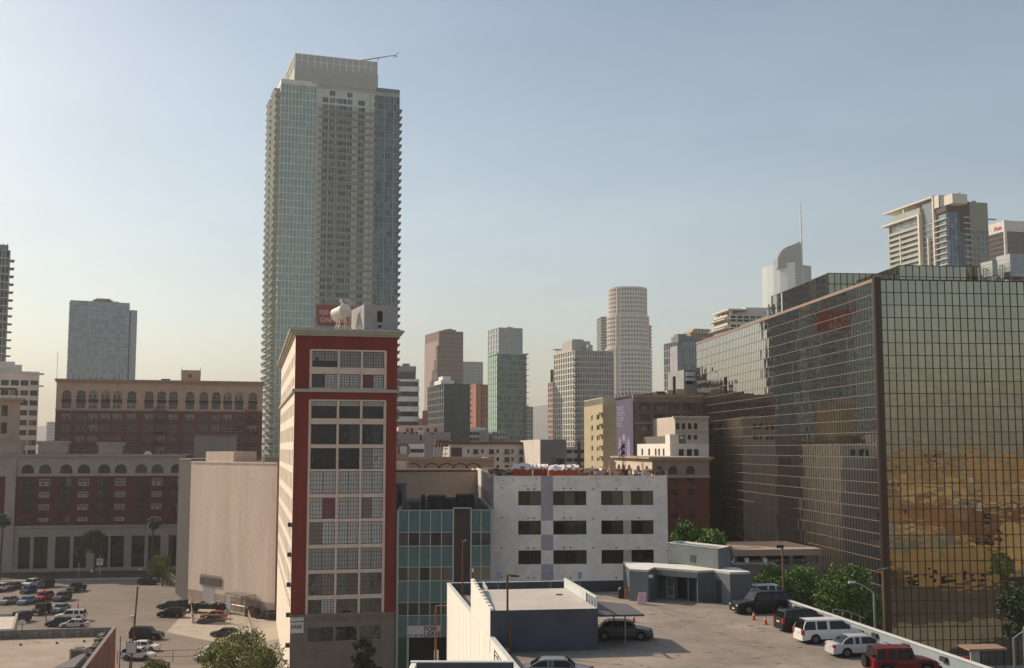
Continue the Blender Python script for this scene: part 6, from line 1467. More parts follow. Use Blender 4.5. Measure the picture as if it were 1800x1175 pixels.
# cooling units on its roof
for k, (px0, px1, y0, y1, lb) in enumerate(((1737,1762,458,492,'smaller galvanised cooling unit on the mirrored block roof'),(1765,1830,446,494,'larger galvanised cooling unit at the right edge on the mirrored block roof'))):
    P_ = plan(px0 + (25 if k else 21), 175, 14, px1+(0 if k else 5), left=px0); za, zb_ = ZP(y1-8,175), ZP(y0,175)
    t = thing('cooling_unit', lb, 'cooling unit', (P_[1].x, P_[1].y, MZ), 0, 'cooling units on the mirrored block'); mb = MB(); mb.prism([tuple(p) for p in P_], za, zb_, 0, 0, True)
    f = Face(P_[0], P_[1]); f2 = Face(P_[1], P_[2])
    for q in range(1,5): f.box(mb, 0, f.L, za+(zb_-za)*q/5-.03, za+(zb_-za)*q/5+.03, 0, .04); f2.box(mb, 0, f2.L, za+(zb_-za)*q/5-.03, za+(zb_-za)*q/5+.03, 0, .04)
    mb.build('casing', M('galvanised', (.36,.38,.38), .4, .12, .8, metal=.55), t)
    mb = MB()
    for p in P_: mb.tube((p.x,p.y,MZ-.3),(p.x,p.y,za+.2),.09,n=6)
    f.box(mb, 0, f.L, za-.1, za, 0, .1); mb.build('leg', metal_grey, t); mb = MB(); u = f.L*.35
    for dx in (0, .6): mb.tube(f.pt(u+dx,za-.5,.25), f.pt(u+dx,zb_-(zb_-za)*.45,.25), .05, n=5)
    mb.tube(f.pt(u,zb_-(zb_-za)*.45,.25), f.pt(u+.6,zb_-(zb_-za)*.45,.25), .05, n=5); mb.build('ladder', metal_dark, t)
# podium canopy at its foot
P_ = plan(1284, 166, 8, 1440, depth=14); f = Face(P_[1], P_[2]); zc9 = f.z(1300,967)
pd = thing('podium_canopy', 'dark open podium level with a pale roof edge below the mirrored block', 'podium', (P_[1].x, P_[1].y, 0)); mb = MB()
mb.prism([tuple(p) for p in P_], zc9-.9, zc9, 0, 0, True); mb.build('roof_slab', M('podium_edge', (.36,.26,.20), .9, .1), pd); mb = MB()
for k in range(4): u = f.L*k/3.2+.2; f.box(mb, u, u+.6, 0, zc9-.9, -.9, -.3)
f.box(mb, 0, f.L, 0, f.z(1300,993), -3, 0, 0); f.box(mb, 0, f.L, f.z(1300,993), zc9-.9, -7, -6.8, 1); mb.build('column', [M('podium_concrete', (.16,.14,.13)), M('void', (.015,.014,.013))], pd); mb = MB()
f.box(mb, 0, f.L*.45, f.z(1300,993), f.z(1300,989), -.3, .1); mb.build('parapet', M('podium_parapet', (.33,.32,.31)), pd)
for k, x in enumerate((1287, 1313, 1345)):
    u, z = f.uv(x, 989); pt = thing('white_planter', ('white tub planter, left of three under the podium canopy','white tub planter, middle of three under the podium canopy','white tub planter, right of three under the podium canopy')[k], 'planter', f.pt(u, z, -.1), 0, 'planters on the podium'); mb = MB(); c = Vector(f.pt(u, z, -.1)); mb.tube(c, c+Vector((0,0,.55)), .28, .34, 10); mb.build('tub', white_paint, pt); mb = MB(); mb.tube(c+Vector((0,0,.55)), c+Vector((0,0,.6)), .36, n=10); mb.build('rim', white_paint, pt)

# ================================================================ vegetation
lf1 = [M('leaf_dark', (.036,.080,.016), .7, .2, 1.5), M('leaf_mid', (.075,.150,.026), .7, .2, 1.5), M('leaf_light', (.15,.24,.045), .7, .2, 1.5)]
lf2 = [M('olive_dark', (.11,.115,.03), .7, .2, 1.5), M('olive_mid', (.21,.215,.055), .7, .2, 1.5), M('olive_light', (.32,.32,.095), .7, .2, 1.5)]
bark = M('bark', (.10,.07,.05), .95, .25, 3)
def tree(name, label, base, ztop, rx, ry, rz_, mats, n=70, lpc=70, leaf=.22, seed=1, trunk_r=.25, cz=None, group=None, dome=0.0):
    rnd = random.Random(seed); base = Vector(base); root = thing(name, label, 'tree', tuple(base), 0, group)
    cc = Vector((base.x, base.y, (ztop-rz_) if cz is None else cz)); mb = MB(); cents = []
    for k in range(n):
        while True:
            v = Vector((rnd.uniform(-1,1), rnd.uniform(-1,1), rnd.uniform(-1,1)))
            if .35 < v.length < 1: break
        v = v.normalized()*rnd.uniform(.55,.86)*(1+.10*sin(v.x*5+seed)*cos(v.y*4+seed*2))
        c = cc+Vector((v.x*rx, v.y*ry, v.z*rz_)); cents.append(c); cr = rnd.uniform(.20,.32)*min(rx,ry,rz_)+.2; br = rnd.random()
        for q in range(lpc):
            d = Vector((rnd.gauss(0,1), rnd.gauss(0,1), rnd.gauss(0,1)*.75)).normalized()*cr*rnd.uniform(.55,1.05)
            p = c+d; a = Vector((rnd.uniform(-1,1), rnd.uniform(-1,1), rnd.uniform(-.6,.9))).normalized(); b = a.orthogonal().normalized(); c2 = a.cross(b)
            t = rnd.uniform(0,pi); b, c2 = b*cos(t)+c2*sin(t), c2*cos(t)-b*sin(t); s1, s2 = leaf*rnd.uniform(.6,1.3), leaf*rnd.uniform(.4,.8)
            mi = min(2, max(0, int(br*2+rnd.uniform(0,1.4))))
            mb.poly([p-b*s1, p-c2*s2, p+b*s1, p+c2*s2], mi)
    mb.build('crown', mats, root)
    tb_ = MB(); th = cc.z-rz_*.5-base.z; tb_.tube(base, base+Vector((.1,.05,th)), trunk_r, trunk_r*.7, 8)
    for k in range(7):
        c = rnd.choice(cents); m = base+Vector((.1,.05,th*rnd.uniform(.75,1))); tb_.tube(m, m.lerp(c,.5)+Vector((0,0,.2)), trunk_r*.45, trunk_r*.25, 6); tb_.tube(m.lerp(c,.5)+Vector((0,0,.2)), c, trunk_r*.25, .04, 5)
    tb_.build('trunk', bark, root); return root
def tpos(px, Y): return (XP(px,Y), Y, 0)
def treepx(label, px0, px1, ytop, Y, mats, seed, name='street_tree', **k):
    rx = (px1-px0)/2000*Y/2; zt = ZP(ytop,Y); return tree(name, label, tpos((px0+px1)/2,Y), zt, rx, rx*.9, k.pop('rz_', rx*1.0), mats, seed=seed, **k)
treepx('round bright green tree crown between the white concrete block and the mirrored block', 1172, 1243, 915, 130, lf1, 3, n=80, rz_=2.8, group='trees by the mirrored block', leaf=.2)
treepx('smaller round green tree just right of and below the rounder crown by the podium', 1216, 1282, 933, 127, lf1, 4, n=60, rz_=2.1, group='trees by the mirrored block', leaf=.2)
treepx('leftmost dense green tree in the row beyond the parking deck, nearest the kiosk', 1316, 1384, 985, 130, lf1, 5, n=110, lpc=110, leaf=.15, rz_=3.6, group='tree row beyond the deck')
treepx('middle dense green tree in the row beyond the parking deck, behind a brown pole', 1358, 1442, 986, 124, lf1, 6, n=140, lpc=110, leaf=.15, rz_=3.9, group='tree row beyond the deck')
treepx('largest dense green tree at the right end of the row beyond the parking deck', 1418, 1540, 990, 117, lf1, 7, n=190, lpc=120, leaf=.15, rz_=4.3, group='tree row beyond the deck')
treepx('loose dark tree standing before the mirrored front at the right edge', 1738, 1840, 1024, 128, [M('leaf_deep', (.016,.030,.010), .7, .2, 1.5), MATS['leaf_deep'], lf1[0]], 8, n=60, lpc=50, rz_=3.2, trunk_r=.2)
treepx('olive green feathery tree at the bottom beside the parking lot', 352, 512, 1113, 132, lf2, 10, n=120, lpc=80, leaf=.17, rz_=3.2, name='feathery_tree')
treepx('small olive green treetop at the very bottom, right of the white lot cars', 262, 312, 1160, 130, lf2, 12, n=35, rz_=1.4, leaf=.15, name='feathery_tree')
lfd = M('leaf_deep', (.016,.030,.010), .7, .2, 1.5)
treepx('dark street tree against the shaded front of the red loft building', 622, 664, 1116, 131, [lfd, lfd, lfd], 13, n=40, lpc=45, rz_=2.4, leaf=.18)
treepx('bushy banana green shrub tree at the end of the lot fence', 263, 308, 975, 262, lf2, 14, n=45, rz_=2.6, name='lot_tree')
treepx('dark street tree before the arcade shop bays', 150, 196, 930, 274, [lf1[0]]*3, 15, n=40, rz_=2.8)
def palm(label, px, ytop, Y, base_y=0):
    zt = ZP(ytop+14,Y); x = XP(px,Y); root = thing('palm_tree', label, 'palm', (x,Y,0), 0, 'fan palms before the arcade block'); mb = MB(); mb.tube((x,Y,0),(x+.3,Y,zt),.28,.18,8); mb.build('trunk', bark, root)
    mb = MB(); rnd = random.Random(int(px)); c = Vector((x+.3,Y,zt))
    for k in range(46):
        a = rnd.uniform(0,2*pi); el = rnd.uniform(-1.0,1.2); L_ = rnd.uniform(1.6,2.4); d = Vector((cos(a)*cos(el),sin(a)*cos(el),sin(el)))
        p1 = c+d*L_*.55; p2 = p1+Vector((d.x,d.y,d.z-.8)).normalized()*L_*.5; s_ = Vector((-sin(a),cos(a),0))*.32
        mb.poly([c, p1-s_, p2, p1+s_])
        for q in range(3): e = Vector((rnd.uniform(-.4,.4),rnd.uniform(-.4,.4),rnd.uniform(-.4,.2))); mb.poly([p1, p1+s_*.6+e*.5, p2+e, p1-s_*.6+e])
    mb.build('crown', [lf1[0]], root)
palm('dark fan palm at the left edge before the arcade block', 9, 900, 262)
palm('dark fan palm right of centre before the arcade block', 272, 905, 266)

# ================================================================ vehicles
tyre_m = M('tyre_rubber', (.012,.012,.012), .85, .1, 5); rim_m = M('alloy_rim', (.16,.16,.165), .4, .05, metal=.5)
cglass = G('car_glass', (.008,.009,.011), .05, spec=.35); lamp_r = G('tail_lamp', (.30,.010,.008), .2); lamp_w = G('head_lamp', (.55,.55,.52), .12)
trim_m = M('black_trim', (.015,.015,.016), .5, .05); chrome = M('chrome_strip', (.5,.5,.5), .2, .02, metal=1)
def paint(name, rgb): 
    m = M(name, rgb, .32, .02, 1, spec=.22, fine=.0, coat=.12); return m
P0 = paint('paint_proto', (.3,.3,.3))
KINDS = {
 #        L    W    H    belt hood  (xb0 xb1) base of cabin rear/front, (xr0 xr1) roof, wheel xs, r, tail height
 'sedan': dict(L=4.75,W=1.82,H=1.45,belt=.93,nose=.74,tail=.98,xb=(-1.75,1.10),xr=(-1.02,.38),wx=1.40,r=.33,deck=True),
 'coupe': dict(L=4.6,W=1.84,H=1.38,belt=.90,nose=.70,tail=.95,xb=(-1.95,1.0),xr=(-.95,.2),wx=1.38,r=.34,deck=True),
 'suv':   dict(L=4.75,W=1.90,H=1.72,belt=1.08,nose=.92,tail=1.12,xb=(-2.28,1.05),xr=(-1.95,.45),wx=1.42,r=.37,deck=False),
 'bigsuv':dict(L=5.20,W=2.02,H=1.88,belt=1.18,nose=1.02,tail=1.2,xb=(-2.52,1.15),xr=(-2.30,.60),wx=1.55,r=.41,deck=False),
 'van':   dict(L=5.15,W=2.0,H=1.76,belt=1.05,nose=.82,tail=1.08,xb=(-2.50,1.62),xr=(-2.15,.72),wx=1.55,r=.35,deck=False),
 'hatch': dict(L=4.3,W=1.78,H=1.50,belt=.95,nose=.78,tail=1.02,xb=(-2.08,1.05),xr=(-1.55,.35),wx=1.30,r=.32,deck=False),
 'pickup':dict(L=5.6,W=2.0,H=1.85,belt=1.15,nose=1.02,tail=1.12,xb=(-.75,1.30),xr=(-.62,.72),wx=1.75,r=.42,deck=True),
 'jeep':  dict(L=4.5,W=1.88,H=1.86,belt=1.18,nose=1.05,tail=1.18,xb=(-2.02,.62),xr=(-1.98,.42),wx=1.35,r=.44,deck=False),
}
PROTO = {}
def make_car(kind):
    k = KINDS[kind]; L, W, H = k['L']/2, k['W']/2, k['H']; r, wx, belt = k['r'], k['wx'], k['belt']; gz_ = .24 if kind not in ('jeep','pickup') else .40
    root = thing('parked_car', 'x', 'car', (0,0,0)); b = k['belt']; ra = r*1.17
    out = [(L-.06,gz_), (L,k['nose']*.62), (L-.05,k['nose']*.84), (L-.20,k['nose']*.95), (L-.42,k['nose']+.02), (k['xb'][1]+(L-.42-k['xb'][1])*.5, k['nose']+(b-k['nose'])*.66), (k['xb'][1]+.02,b)]
    if k['deck']: out += [(k['xb'][0]-.02,b), (-L+.35,k['tail']), (-L+.04,k['tail']-.05)]
    else: out += [(k['xb'][0],b), (-L+.02,b-.05)]
    out += [(-L,k['tail']*.6), (-L+.06,gz_)]
    arch = lambda c: [(c+ra*cos(pi-pi*t/8)*1.0, max(gz_, r+ra*sin(pi*t/8)*1.0)) for t in range(9)]
    low = [(-L+.06,gz_)]+arch(-wx)+arch(wx)+[(L-.06,gz_)]
    # side surface as vertical strips between lower and upper outlines
    xs_ = sorted({round(x,3) for x, _ in out+low} | {round(-L+2*L*t/26,3) for t in range(27)})
    def interp(pts, x):
        pts = sorted(pts); 
        for (a, c), (b_, d) in zip(pts, pts[1:]):
            if a <= x <= b_: return c if b_-a < 1e-6 else c+(d-c)*(x-a)/(b_-a)
        return pts[0][1] if x < pts[0][0] else pts[-1][1]
    upo = [p for p in out if p[1] > k['nose']*.5]; 
    mb = MB(); xs_ = [x for x in xs_ if -L <= x <= L]; rows_ = []
    def hw(x): # plan taper
        t = abs(x)/L; return W*(1-.16*max(0,(t-.72)/.28)**2)
    ring = []
    for x in xs_:
        zt_ = interp(upo, x); zb_ = min(interp(low, x), zt_-.05); y = hw(x)
        mz = zb_+(zt_-zb_)*.62; ring.append([(x,-y*.985,zb_),(x,-y,mz),(x,-y*.955,zt_-.03),(x,-y*.90,zt_),(x,0,zt_+.025),(x,y*.90,zt_),(x,y*.955,zt_-.03),(x,y,mz),(x,y*.985,zb_)])
    for a, c in zip(ring, ring[1:]):
        for q in range(8): mb.poly([a[q], a[q+1], c[q+1], c[q]])
    mb.poly(list(reversed(ring[0]))); mb.poly(ring[-1])
    body = mb.build('body', P0, root)
    for p in body.data.polygons: p.use_smooth = abs(p.normal.x) < .9
    mb = MB(); mb.box(-L+.12, L-.12, -W*.93, W*.93, gz_-.06, gz_+.02); mb.box(-L+.1, L-.1, -W*.80, W*.80, gz_, b*.8); mb.build('underbody', trim_m, root)
    # cabin: one curved shell, split into glass and painted roof / pillars
    (x0, x1), (r0, r1) = k['xb'], k['xr']; boxy = kind in ('jeep', 'bigsuv', 'van')
    yb, yr = W*.90, W*(.74 if kind != 'jeep' else .86); NS = 36
    def top(x):
        tf, tr_ = min(1, (x1-x)/(x1-r1)), min(1, (x-x0)/max(.05, r0-x0)); p_ = .85 if not boxy else .95
        s_ = min(sin(pi/2*max(0,tf))**p_ if not boxy else min(1, max(0,tf)*1.02), sin(pi/2*max(0,tr_))**p_)
        xm = (r0+r1)/2+.15; cr = 1-(.085 if not boxy else .03)*((x-xm)/((x1-x0)/2))**2
        return b-.01+(H-b+.01)*s_*cr
    stn = sorted({round(x0+(x1-x0)*q/NS,3) for q in range(NS+1)} | {round(r0,3), round(r1,3)})
    def sec(x):
        t = top(x); f_ = (t-b)/(H-b); y_ = yb+(yr-yb)*max(0,f_); ym_ = yb+(yr-yb)*max(0,f_)*.80; zm = b+(t-b)*.86
        return [(x,-yb,b-.02),(x,-ym_,zm),(x,-y_*.93,t),(x,0,t+.03*f_),(x,y_*.93,t),(x,ym_,zm),(x,yb,b-.02)]
    gmb, rmb = MB(), MB(); xB = x0+(x1-x0)*.50; xC = r0+.22 if k['deck'] else x0+(x1-x0)*.26
    for xa, xb_ in zip(stn, stn[1:]):
        A, B = sec(xa), sec(xb_); xm = (xa+xb_)/2; slope = abs(B[3][2]-A[3][2])/(xb_-xa); flat = slope < .30
        pillar = abs(xm-xB) < .06 or (kind not in ('pickup',) and abs(xm-xC) < .09)
        tz = top(xm); 
        for q in range(6):
            side = q in (0, 5)
            if side: paint_ = pillar or (tz-b)/(H-b) < .30 
            elif q in (1, 4): paint_ = True
            else: paint_ = flat
            (rmb if paint_ else gmb).poly([A[q], A[q+1], B[q+1], B[q]])
    gmb.poly(list(reversed(sec(stn[0])))); gmb.poly(sec(stn[-1]))
    gmb.build('window_glass', cglass, root, smooth=True)
    rmb.build('roof', P0, root, smooth=True)
    for sx_ in (-1, 1):
        for sy in (-1, 1):
            mb = MB(); y = sy*(W-.02); mb.tube((sx_*wx,y-sy*.22,r),(sx_*wx,y,r),r,r,18); wo = mb.build('wheel', tyre_m, root)
            mb = MB(); mb.tube((sx_*wx,y,r),(sx_*wx,y+sy*.015,r),r*.64,r*.6,14); 
            for q in range(5):
                a = q*2*pi/5; mb.tube((sx_*wx,y+sy*.02,r),(sx_*wx+cos(a)*r*.55,y+sy*.02,r+sin(a)*r*.55),.035,n=4)
            mb.build('rim', rim_m, wo)
    for sy in (-1, 1):
        mb = MB(); z = k['nose']*.80; mb.hexa([(L-.22,sy*W*.90,z-.1),(L-.01,sy*W*.62,z-.1),(L-.03,sy*W*.50,z-.08),(L-.2,sy*W*.6,z-.08),(L-.30,sy*W*.88,z+.06),(L-.06,sy*W*.62,z+.04),(L-.08,sy*W*.52,z+.03),(L-.3,sy*W*.6,z+.03)]); mb.box(L-.08,L+.01,min(sy*W*.55,sy*W*.84),max(sy*W*.55,sy*W*.84),z-.09,z+.03); mb.build('headlight', lamp_w, root)
        mb = MB(); z = k['tail']*.80; hh = .09 if k['deck'] else .2; mb.box(-L-.012,-L+.14,min(sy*W*.62,sy*W*.93),max(sy*W*.62,sy*W*.93),z-hh,z+hh); mb.build('tail_light', lamp_r, root)
        mb = MB(); xm = x1-.35; mb.hexa([(xm,sy*(yb+.02),b+.0),(xm+.12,sy*(yb+.02),b+.0),(xm+.12,sy*(yb+.2),b+.02),(xm,sy*(yb+.2),b+.02),(xm,sy*(yb+.02),b+.14),(xm+.12,sy*(yb+.02),b+.14),(xm+.08,sy*(yb+.2),b+.15),(xm,sy*(yb+.2),b+.15)]); mb.build('wing_mirror', P0, root)
    mb = MB(); z = k['nose']; mb.box(L-.02,L+.012,-W*.48,W*.48,z*.42,z*.72); mb.build('grille', trim_m, root)
    mb = MB(); mb.box(L,L+.02,-.26,.26,.40,.52); mb.box(-L-.02,-L,-.26,.26,k['tail']*.66,k['tail']*.66+.14); mb.build('number_plate', M('plate_white', (.6,.6,.58), .6), root)
    mb = MB()
    for s in (-1, 1):
        ys = s*(W*.972)
        for x in (x1-.45, (x0+x1)/2, x0+.65): mb.box(x-.006,x+.006,ys-.02 if s < 0 else ys-.0,ys+.0 if s < 0 else ys+.02,gz_+.15,b-.05)
        mb.box(-wx+ra+.05, wx-ra-.05, -W*1.003 if s < 0 else W*.97, -W*.97 if s < 0 else W*1.003, gz_-.02, gz_+.07)
    mb.build('door_seams', trim_m, root)
    if kind in ('bigsuv','suv'):
        mb = MB()
        for s in (-1, 1): mb.tube((r0+.1,s*yr*.88,H+.03),(r1-.1,s*yr*.88,H+.03),.02,n=5)
        mb.build('roof_rails', trim_m, root)
    if kind == 'jeep':
        mb = MB(); mb.tube((-L-.02,.1,.95),(-L-.28,.1,.95),.40,.40,18); wo = mb.build('spare_wheel', tyre_m, root)
        mb = MB()
        for s in (-1, 1):
            for c in (-wx, wx): mb.box(c-.62,c+.62,min(s*W*.92,s*(W+.12)),max(s*W*.92,s*(W+.12)),r*2-.0,r*2+.07)
        mb.box(L-.02,L+.16,-W*.85,W*.85,.48,.66); mb.build('fenders', trim_m, root)
    return root
def car(kind, pname, rgb, loc, heading, label, group=None, cat='car', extra=None):
    if kind not in PROTO:
        PROTO[kind] = make_car(kind); root = PROTO[kind]; first = True
    else: first = False
    pm = paint(pname, rgb)
    if first:
        root.location = loc; root.rotation_euler = (0,0,radians(heading)); root['label'] = label
        if group: root['group'] = group
        for ch in root.children:
            for s in ch.material_slots:
                if s.material == P0: s.link = 'OBJECT'; s.material = pm
        root['category'] = cat; return root
    # re-read from the prototype: its own paint sits on object slots
    src = PROTO[kind]; r = src.copy(); COL.objects.link(r); r.location = loc; r.rotation_euler = (0,0,radians(heading)); r['label'] = label; r['category'] = cat
    if 'group' in r.keys(): del r['group']
    if group: r['group'] = group
    def rec(o, par):
        for ch in list(o.children):
            c = ch.copy(); COL.objects.link(c); c.parent = par
            for s in c.material_slots:
                if s.link == 'OBJECT': s.material = pm
            rec(ch, c)
    rec(src, r); return r
WHT, BLK, SLV, GRY, DGR = (.72,.71,.69), (.010,.010,.012), (.36,.37,.38), (.13,.13,.14), (.045,.047,.052)
def dcar(kind, pn, rgb, px, py, h, label, **k):
    g = gp(px, py, DZ+.01); return car(kind, pn, rgb, (g.x, g.y, DZ+.01), h, label, 'cars on the parking deck', **k)
dcar('sedan', 'paint_taupe', (.10,.085,.08), 1094, 1123, -4, 'dark taupe sedan nosing out from under the ramp canopy on the deck')
dcar('coupe', 'paint_steel', (.19,.185,.19), 984, 1195, -2, 'grey fastback sedan at the bottom edge in front of the navy ramp cover wall')
dcar('bigsuv', 'paint_black', BLK, 1336, 1077, 194, 'large black sport utility facing left in front of the kiosk, by the cones')
dcar('suv', 'paint_black2', (.014,.014,.018), 1415, 1108, 14, 'black sport utility with chrome tail beside the white minivan')
dcar('van', 'paint_white', WHT, 1458, 1128, 10, 'white minivan parked nose to the right parapet of the deck', cat='minivan')
dcar('sedan', 'paint_silver', (.50,.49,.50), 1513, 1152, 8, 'silver sedan between the white minivan and the dark red off roader')
dcar('jeep', 'paint_wine', (.16,.012,.014), 1585, 1187, 6, 'dark red boxy off roader with a spare wheel on its tail', cat='off roader')
g = gp(1345, 1060, DZ); car('hatch', 'paint_pale_blue', (.45,.50,.55), (g.x, g.y+2, DZ+.01), 190, 'pale blue grey car mostly hidden behind the large black sport utility', 'cars on the parking deck')
def lcar(kind, pn, rgb, px, py, h, label, grp='cars in the open parking lot', cat='car'):
    g = gp(px, py, 0); return car(kind, pn, rgb, (g.x, g.y, .02), h, label, grp, cat)
L_ = lcar
L_('suv','paint_white',WHT,1,1040,262,'white car cut by the left edge in the top row of the lot')
L_('sedan','paint_grey',GRY,23,1036,262,'grey sedan in the top row of the lot, second from the left edge')
L_('suv','paint_white',WHT,54,1032,262,'white sport utility in the top row, directly behind the deep blue car')
L_('hatch','paint_blue',(.012,.03,.16),50,1043,262,'deep blue small car in the lot in front of the white one')
L_('suv','paint_black',BLK,80,1033,262,'black car at the right end of the top row of the lot')
L_('pickup','paint_offblack',(.03,.03,.028),134,1040,262,'dark pickup truck standing alone right of the top row', cat='pickup truck')
L_('sedan','paint_warm_silver',(.30,.28,.25),15,1062,258,'warm silver sedan at the left in the second row of the lot')
L_('sedan','paint_sky',(.16,.25,.42),47,1062,260,'light blue sedan in the second row of the lot')
L_('suv','paint_red',(.36,.03,.04),77,1056,262,'red car in the lot beside the light blue sedan')
L_('suv','paint_slate',(.10,.105,.12),109,1056,262,'slate grey sport utility right of the red car')
L_('jeep','paint_black',BLK,72,1080,262,'black boxy off roader behind the brown post in the lot', cat='off roader')
L_('sedan','paint_icy',(.22,.27,.32),106,1076,262,'icy silver blue sedan above the white side-on sport utility')
L_('suv','paint_night',(.035,.04,.06),33,1094,255,'dark blue grey car behind the small flat roof')
L_('bigsuv','paint_white',WHT,124,1091,186,'white sport utility standing side-on in the lot')
L_('hatch','paint_dark',DGR,103,1101,190,'dark hatchback half hidden by the parapet, under the white side-on sport utility')
L_('sedan','paint_silver',(.5,.49,.5),131,1104,186,'silver sedan half hidden behind the foreground parapet')
L_('hatch','paint_black',BLK,260,1028,-6,'black hatchback alone at the far end of the lot near the fence')
L_('coupe','paint_green',(.025,.045,.022),298,1070,182,'dark green fastback parked before the black sport utility by the yard fence')
L_('suv','paint_black',BLK,301,1085,176,'black sport utility next to the dark green fastback by the yard fence')
L_('coupe','paint_orange_red',(.42,.06,.03),376,1088,184,'orange red car inside the fenced yard')
L_('sedan','paint_brown_grey',(.07,.06,.06),372,1096,184,'brown grey car in front of the orange red car in the fenced yard')
L_('bigsuv','paint_black',BLK,258,1124,-6,'long black sport utility above two white cars near the leaning brown pole')
L_('sedan','paint_white',WHT,254,1144,-8,'white sedan between the long black sport utility and the lowest white car')
L_('suv','paint_white',WHT,244,1160,-6,'lowest white car in the lot, behind the blank sign board')
L_('coupe','paint_dark',DGR,396,1119,176,'dark grey sports sedan by the row of white bumps above the feathery tree')
L_('suv','paint_silver',(.5,.49,.5),414,1134,178,'silver car peeping over the left top of the feathery tree')
L_('hatch','paint_white',WHT,386,1146,176,'white hatchback half behind the left side of the feathery tree')
L_('sedan','paint_white',WHT,372,1162,174,'white sedan nose at the lower left edge of the feathery tree')
SG = 'cars on the far street'
L_('sedan','paint_white',WHT,-4,1004,10,'white car on the far street cut by the left edge', SG)
L_('sedan','paint_maroon',(.06,.012,.012),145,999,10,'dark maroon car parked on the far street left of the parking sign', SG)
L_('hatch','paint_icy',(.2,.25,.3),198,997,10,'pale blue car on the far street right of the parking sign', SG)
L_('sedan','paint_red',(.3,.03,.03),302,994,10,'red car on the far street behind the green shrub tree', SG)
# loaded flatbed truck in the yard
g = gp(366, 1077, 0); tk = thing('flatbed_truck', 'dark flatbed truck heaped with pale and dark scrap inside the yard', 'truck', (g.x, g.y, 0)); random.seed(3); mb = MB(); c = Vector(g); a_ = radians(-8); dx_ = Vector((cos(a_), sin(a_), 0)); dy_ = Vector((-sin(a_), cos(a_), 0))
def obx(mb, x0, x1, y0, y1, z0, z1, mi=0): mb.hexa([tuple(c+dx_*x+dy_*y+Vector((0,0,z))) for z in (z0, z1) for x, y in ((x0,y0),(x1,y0),(x1,y1),(x0,y1))], mi)
obx(mb, -4.2, 3.6, -1.1, 1.1, .75, 1.0); obx(mb, -4.2, 3.6, -1.1, -1.0, 1.0, 1.6); mb.build('flatbed', M('truck_black', (.02,.018,.018), .7), tk)
mb = MB(); obx(mb, -5.9, -4.3, -1.0, 1.0, .5, 1.5); obx(mb, -5.7, -4.3, -.9, .9, 1.5, 2.2); mb.build('cab', M('truck_black', (.02,.018,.018)), tk); mb = MB()
for x in (-5.2, -2.8, 2.2): 
    for y in (-1.0, 1.0): q = c+dx_*x+dy_*y+Vector((0,0,.45)); mb.tube(q-dy_*.14, q+dy_*.14, .45, n=14)
mb.build('wheel', tyre_m, tk); mb = MB()
for k in range(40): x, y, s = random.uniform(-4,3.3), random.uniform(-.9,.7), random.uniform(.15,.5); z = 1.0+random.uniform(0,.8); obx(mb, x, x+s*2, y, y+s, z, z+s*.7, random.choice((0,0,0,1,2)))
mb.build('load', [M('scrap_black', (.025,.02,.02)), M('scrap_cream', (.6,.52,.42)), M('scrap_white', (.7,.68,.64))], tk)

# ================================================================ street furniture
cone_or = M('cone_orange', (.62,.10,.03), .6, .05); cone_w = M('cone_band', (.65,.62,.58), .6)
def cone(g, label, h=.75, grp='traffic cones'):
    t = thing('traffic_cone', label, 'traffic cone', tuple(g), 0, grp); x, y, z = g; mb = MB(); mb.box(x-.2,x+.2,y-.2,y+.2,z,z+.04); mb.tube((x,y,z+.04),(x,y,z+h),.15,.03,12); mb.build('body', cone_or, t); mb = MB(); mb.tube((x,y,z+h*.5),(x,y,z+h*.72),.1,.07,12); mb.build('band', cone_w, t)
cone(gp(1325,1090,DZ), 'orange traffic cone with white band before the large black sport utility, left of two')
cone(gp(1346,1098,DZ), 'orange traffic cone with white band, right of two by the black sport utilities')
cone(gp(1525,1172,DZ), 'orange traffic cone at the tail of the dark red off roader')
cone(gp(1114,1094,DZ), 'orange cone behind the taupe sedan at the ramp canopy')
cone(gp(137,1070,0), 'tall orange cone standing in the open lot above the white side-on sport utility', 1.7)
cone(gp(102,1078,0), 'small orange cone beside the black off roader in the lot', .9)
def pole(name, label, base, top, r=.07, mat=None, cat='lamp post', r1=None):
    t = thing(name, label, cat, tuple(base)); mb = MB(); mb.tube(base, top, r, r1 or r*.8, 8); mb.build('pole', mat or metal_dark, t); return t
def pt_up(g, ytop):  # point above ground point g seen at row ytop
    return Vector((g.x, g.y, ZP(ytop, g.y)))
brown_p = M('brown_pole', (.115,.055,.035), .7, .15, 1)
g = gp(892,1147,DZ); g = Vector((g.x, g.y, DZ)); tp_ = pt_up(g,1011); t = pole('lamp_post', 'tall brown lamp post with a short arm in front of the navy ramp cover wall', g, tp_, .09, brown_p); mb = MB(); mb.tube(tp_, tp_+Vector((.75,0,-.05)), .04); mb.box(tp_.x+.25,tp_.x+.85,tp_.y-.12,tp_.y+.12,tp_.z-.14,tp_.z-.04); mb.build('lamp_head', metal_dark, t); mb = MB(); mb.box(g.x-.2,g.x+.2,g.y-.2,g.y+.2,DZ,DZ+.35); mb.build('base', concrete, t)
g = Vector((XP(814,109), 109, DZ)); t = pole('lamp_post', 'slim rusty lamp post at the left edge of the deck behind the cream side wall', g, pt_up(g,950), .07, rust); p = pt_up(g,952); mb = MB(); mb.tube(p, p+Vector((.35,0,.12)), .05); mb.build('lamp_head', metal_grey, t)
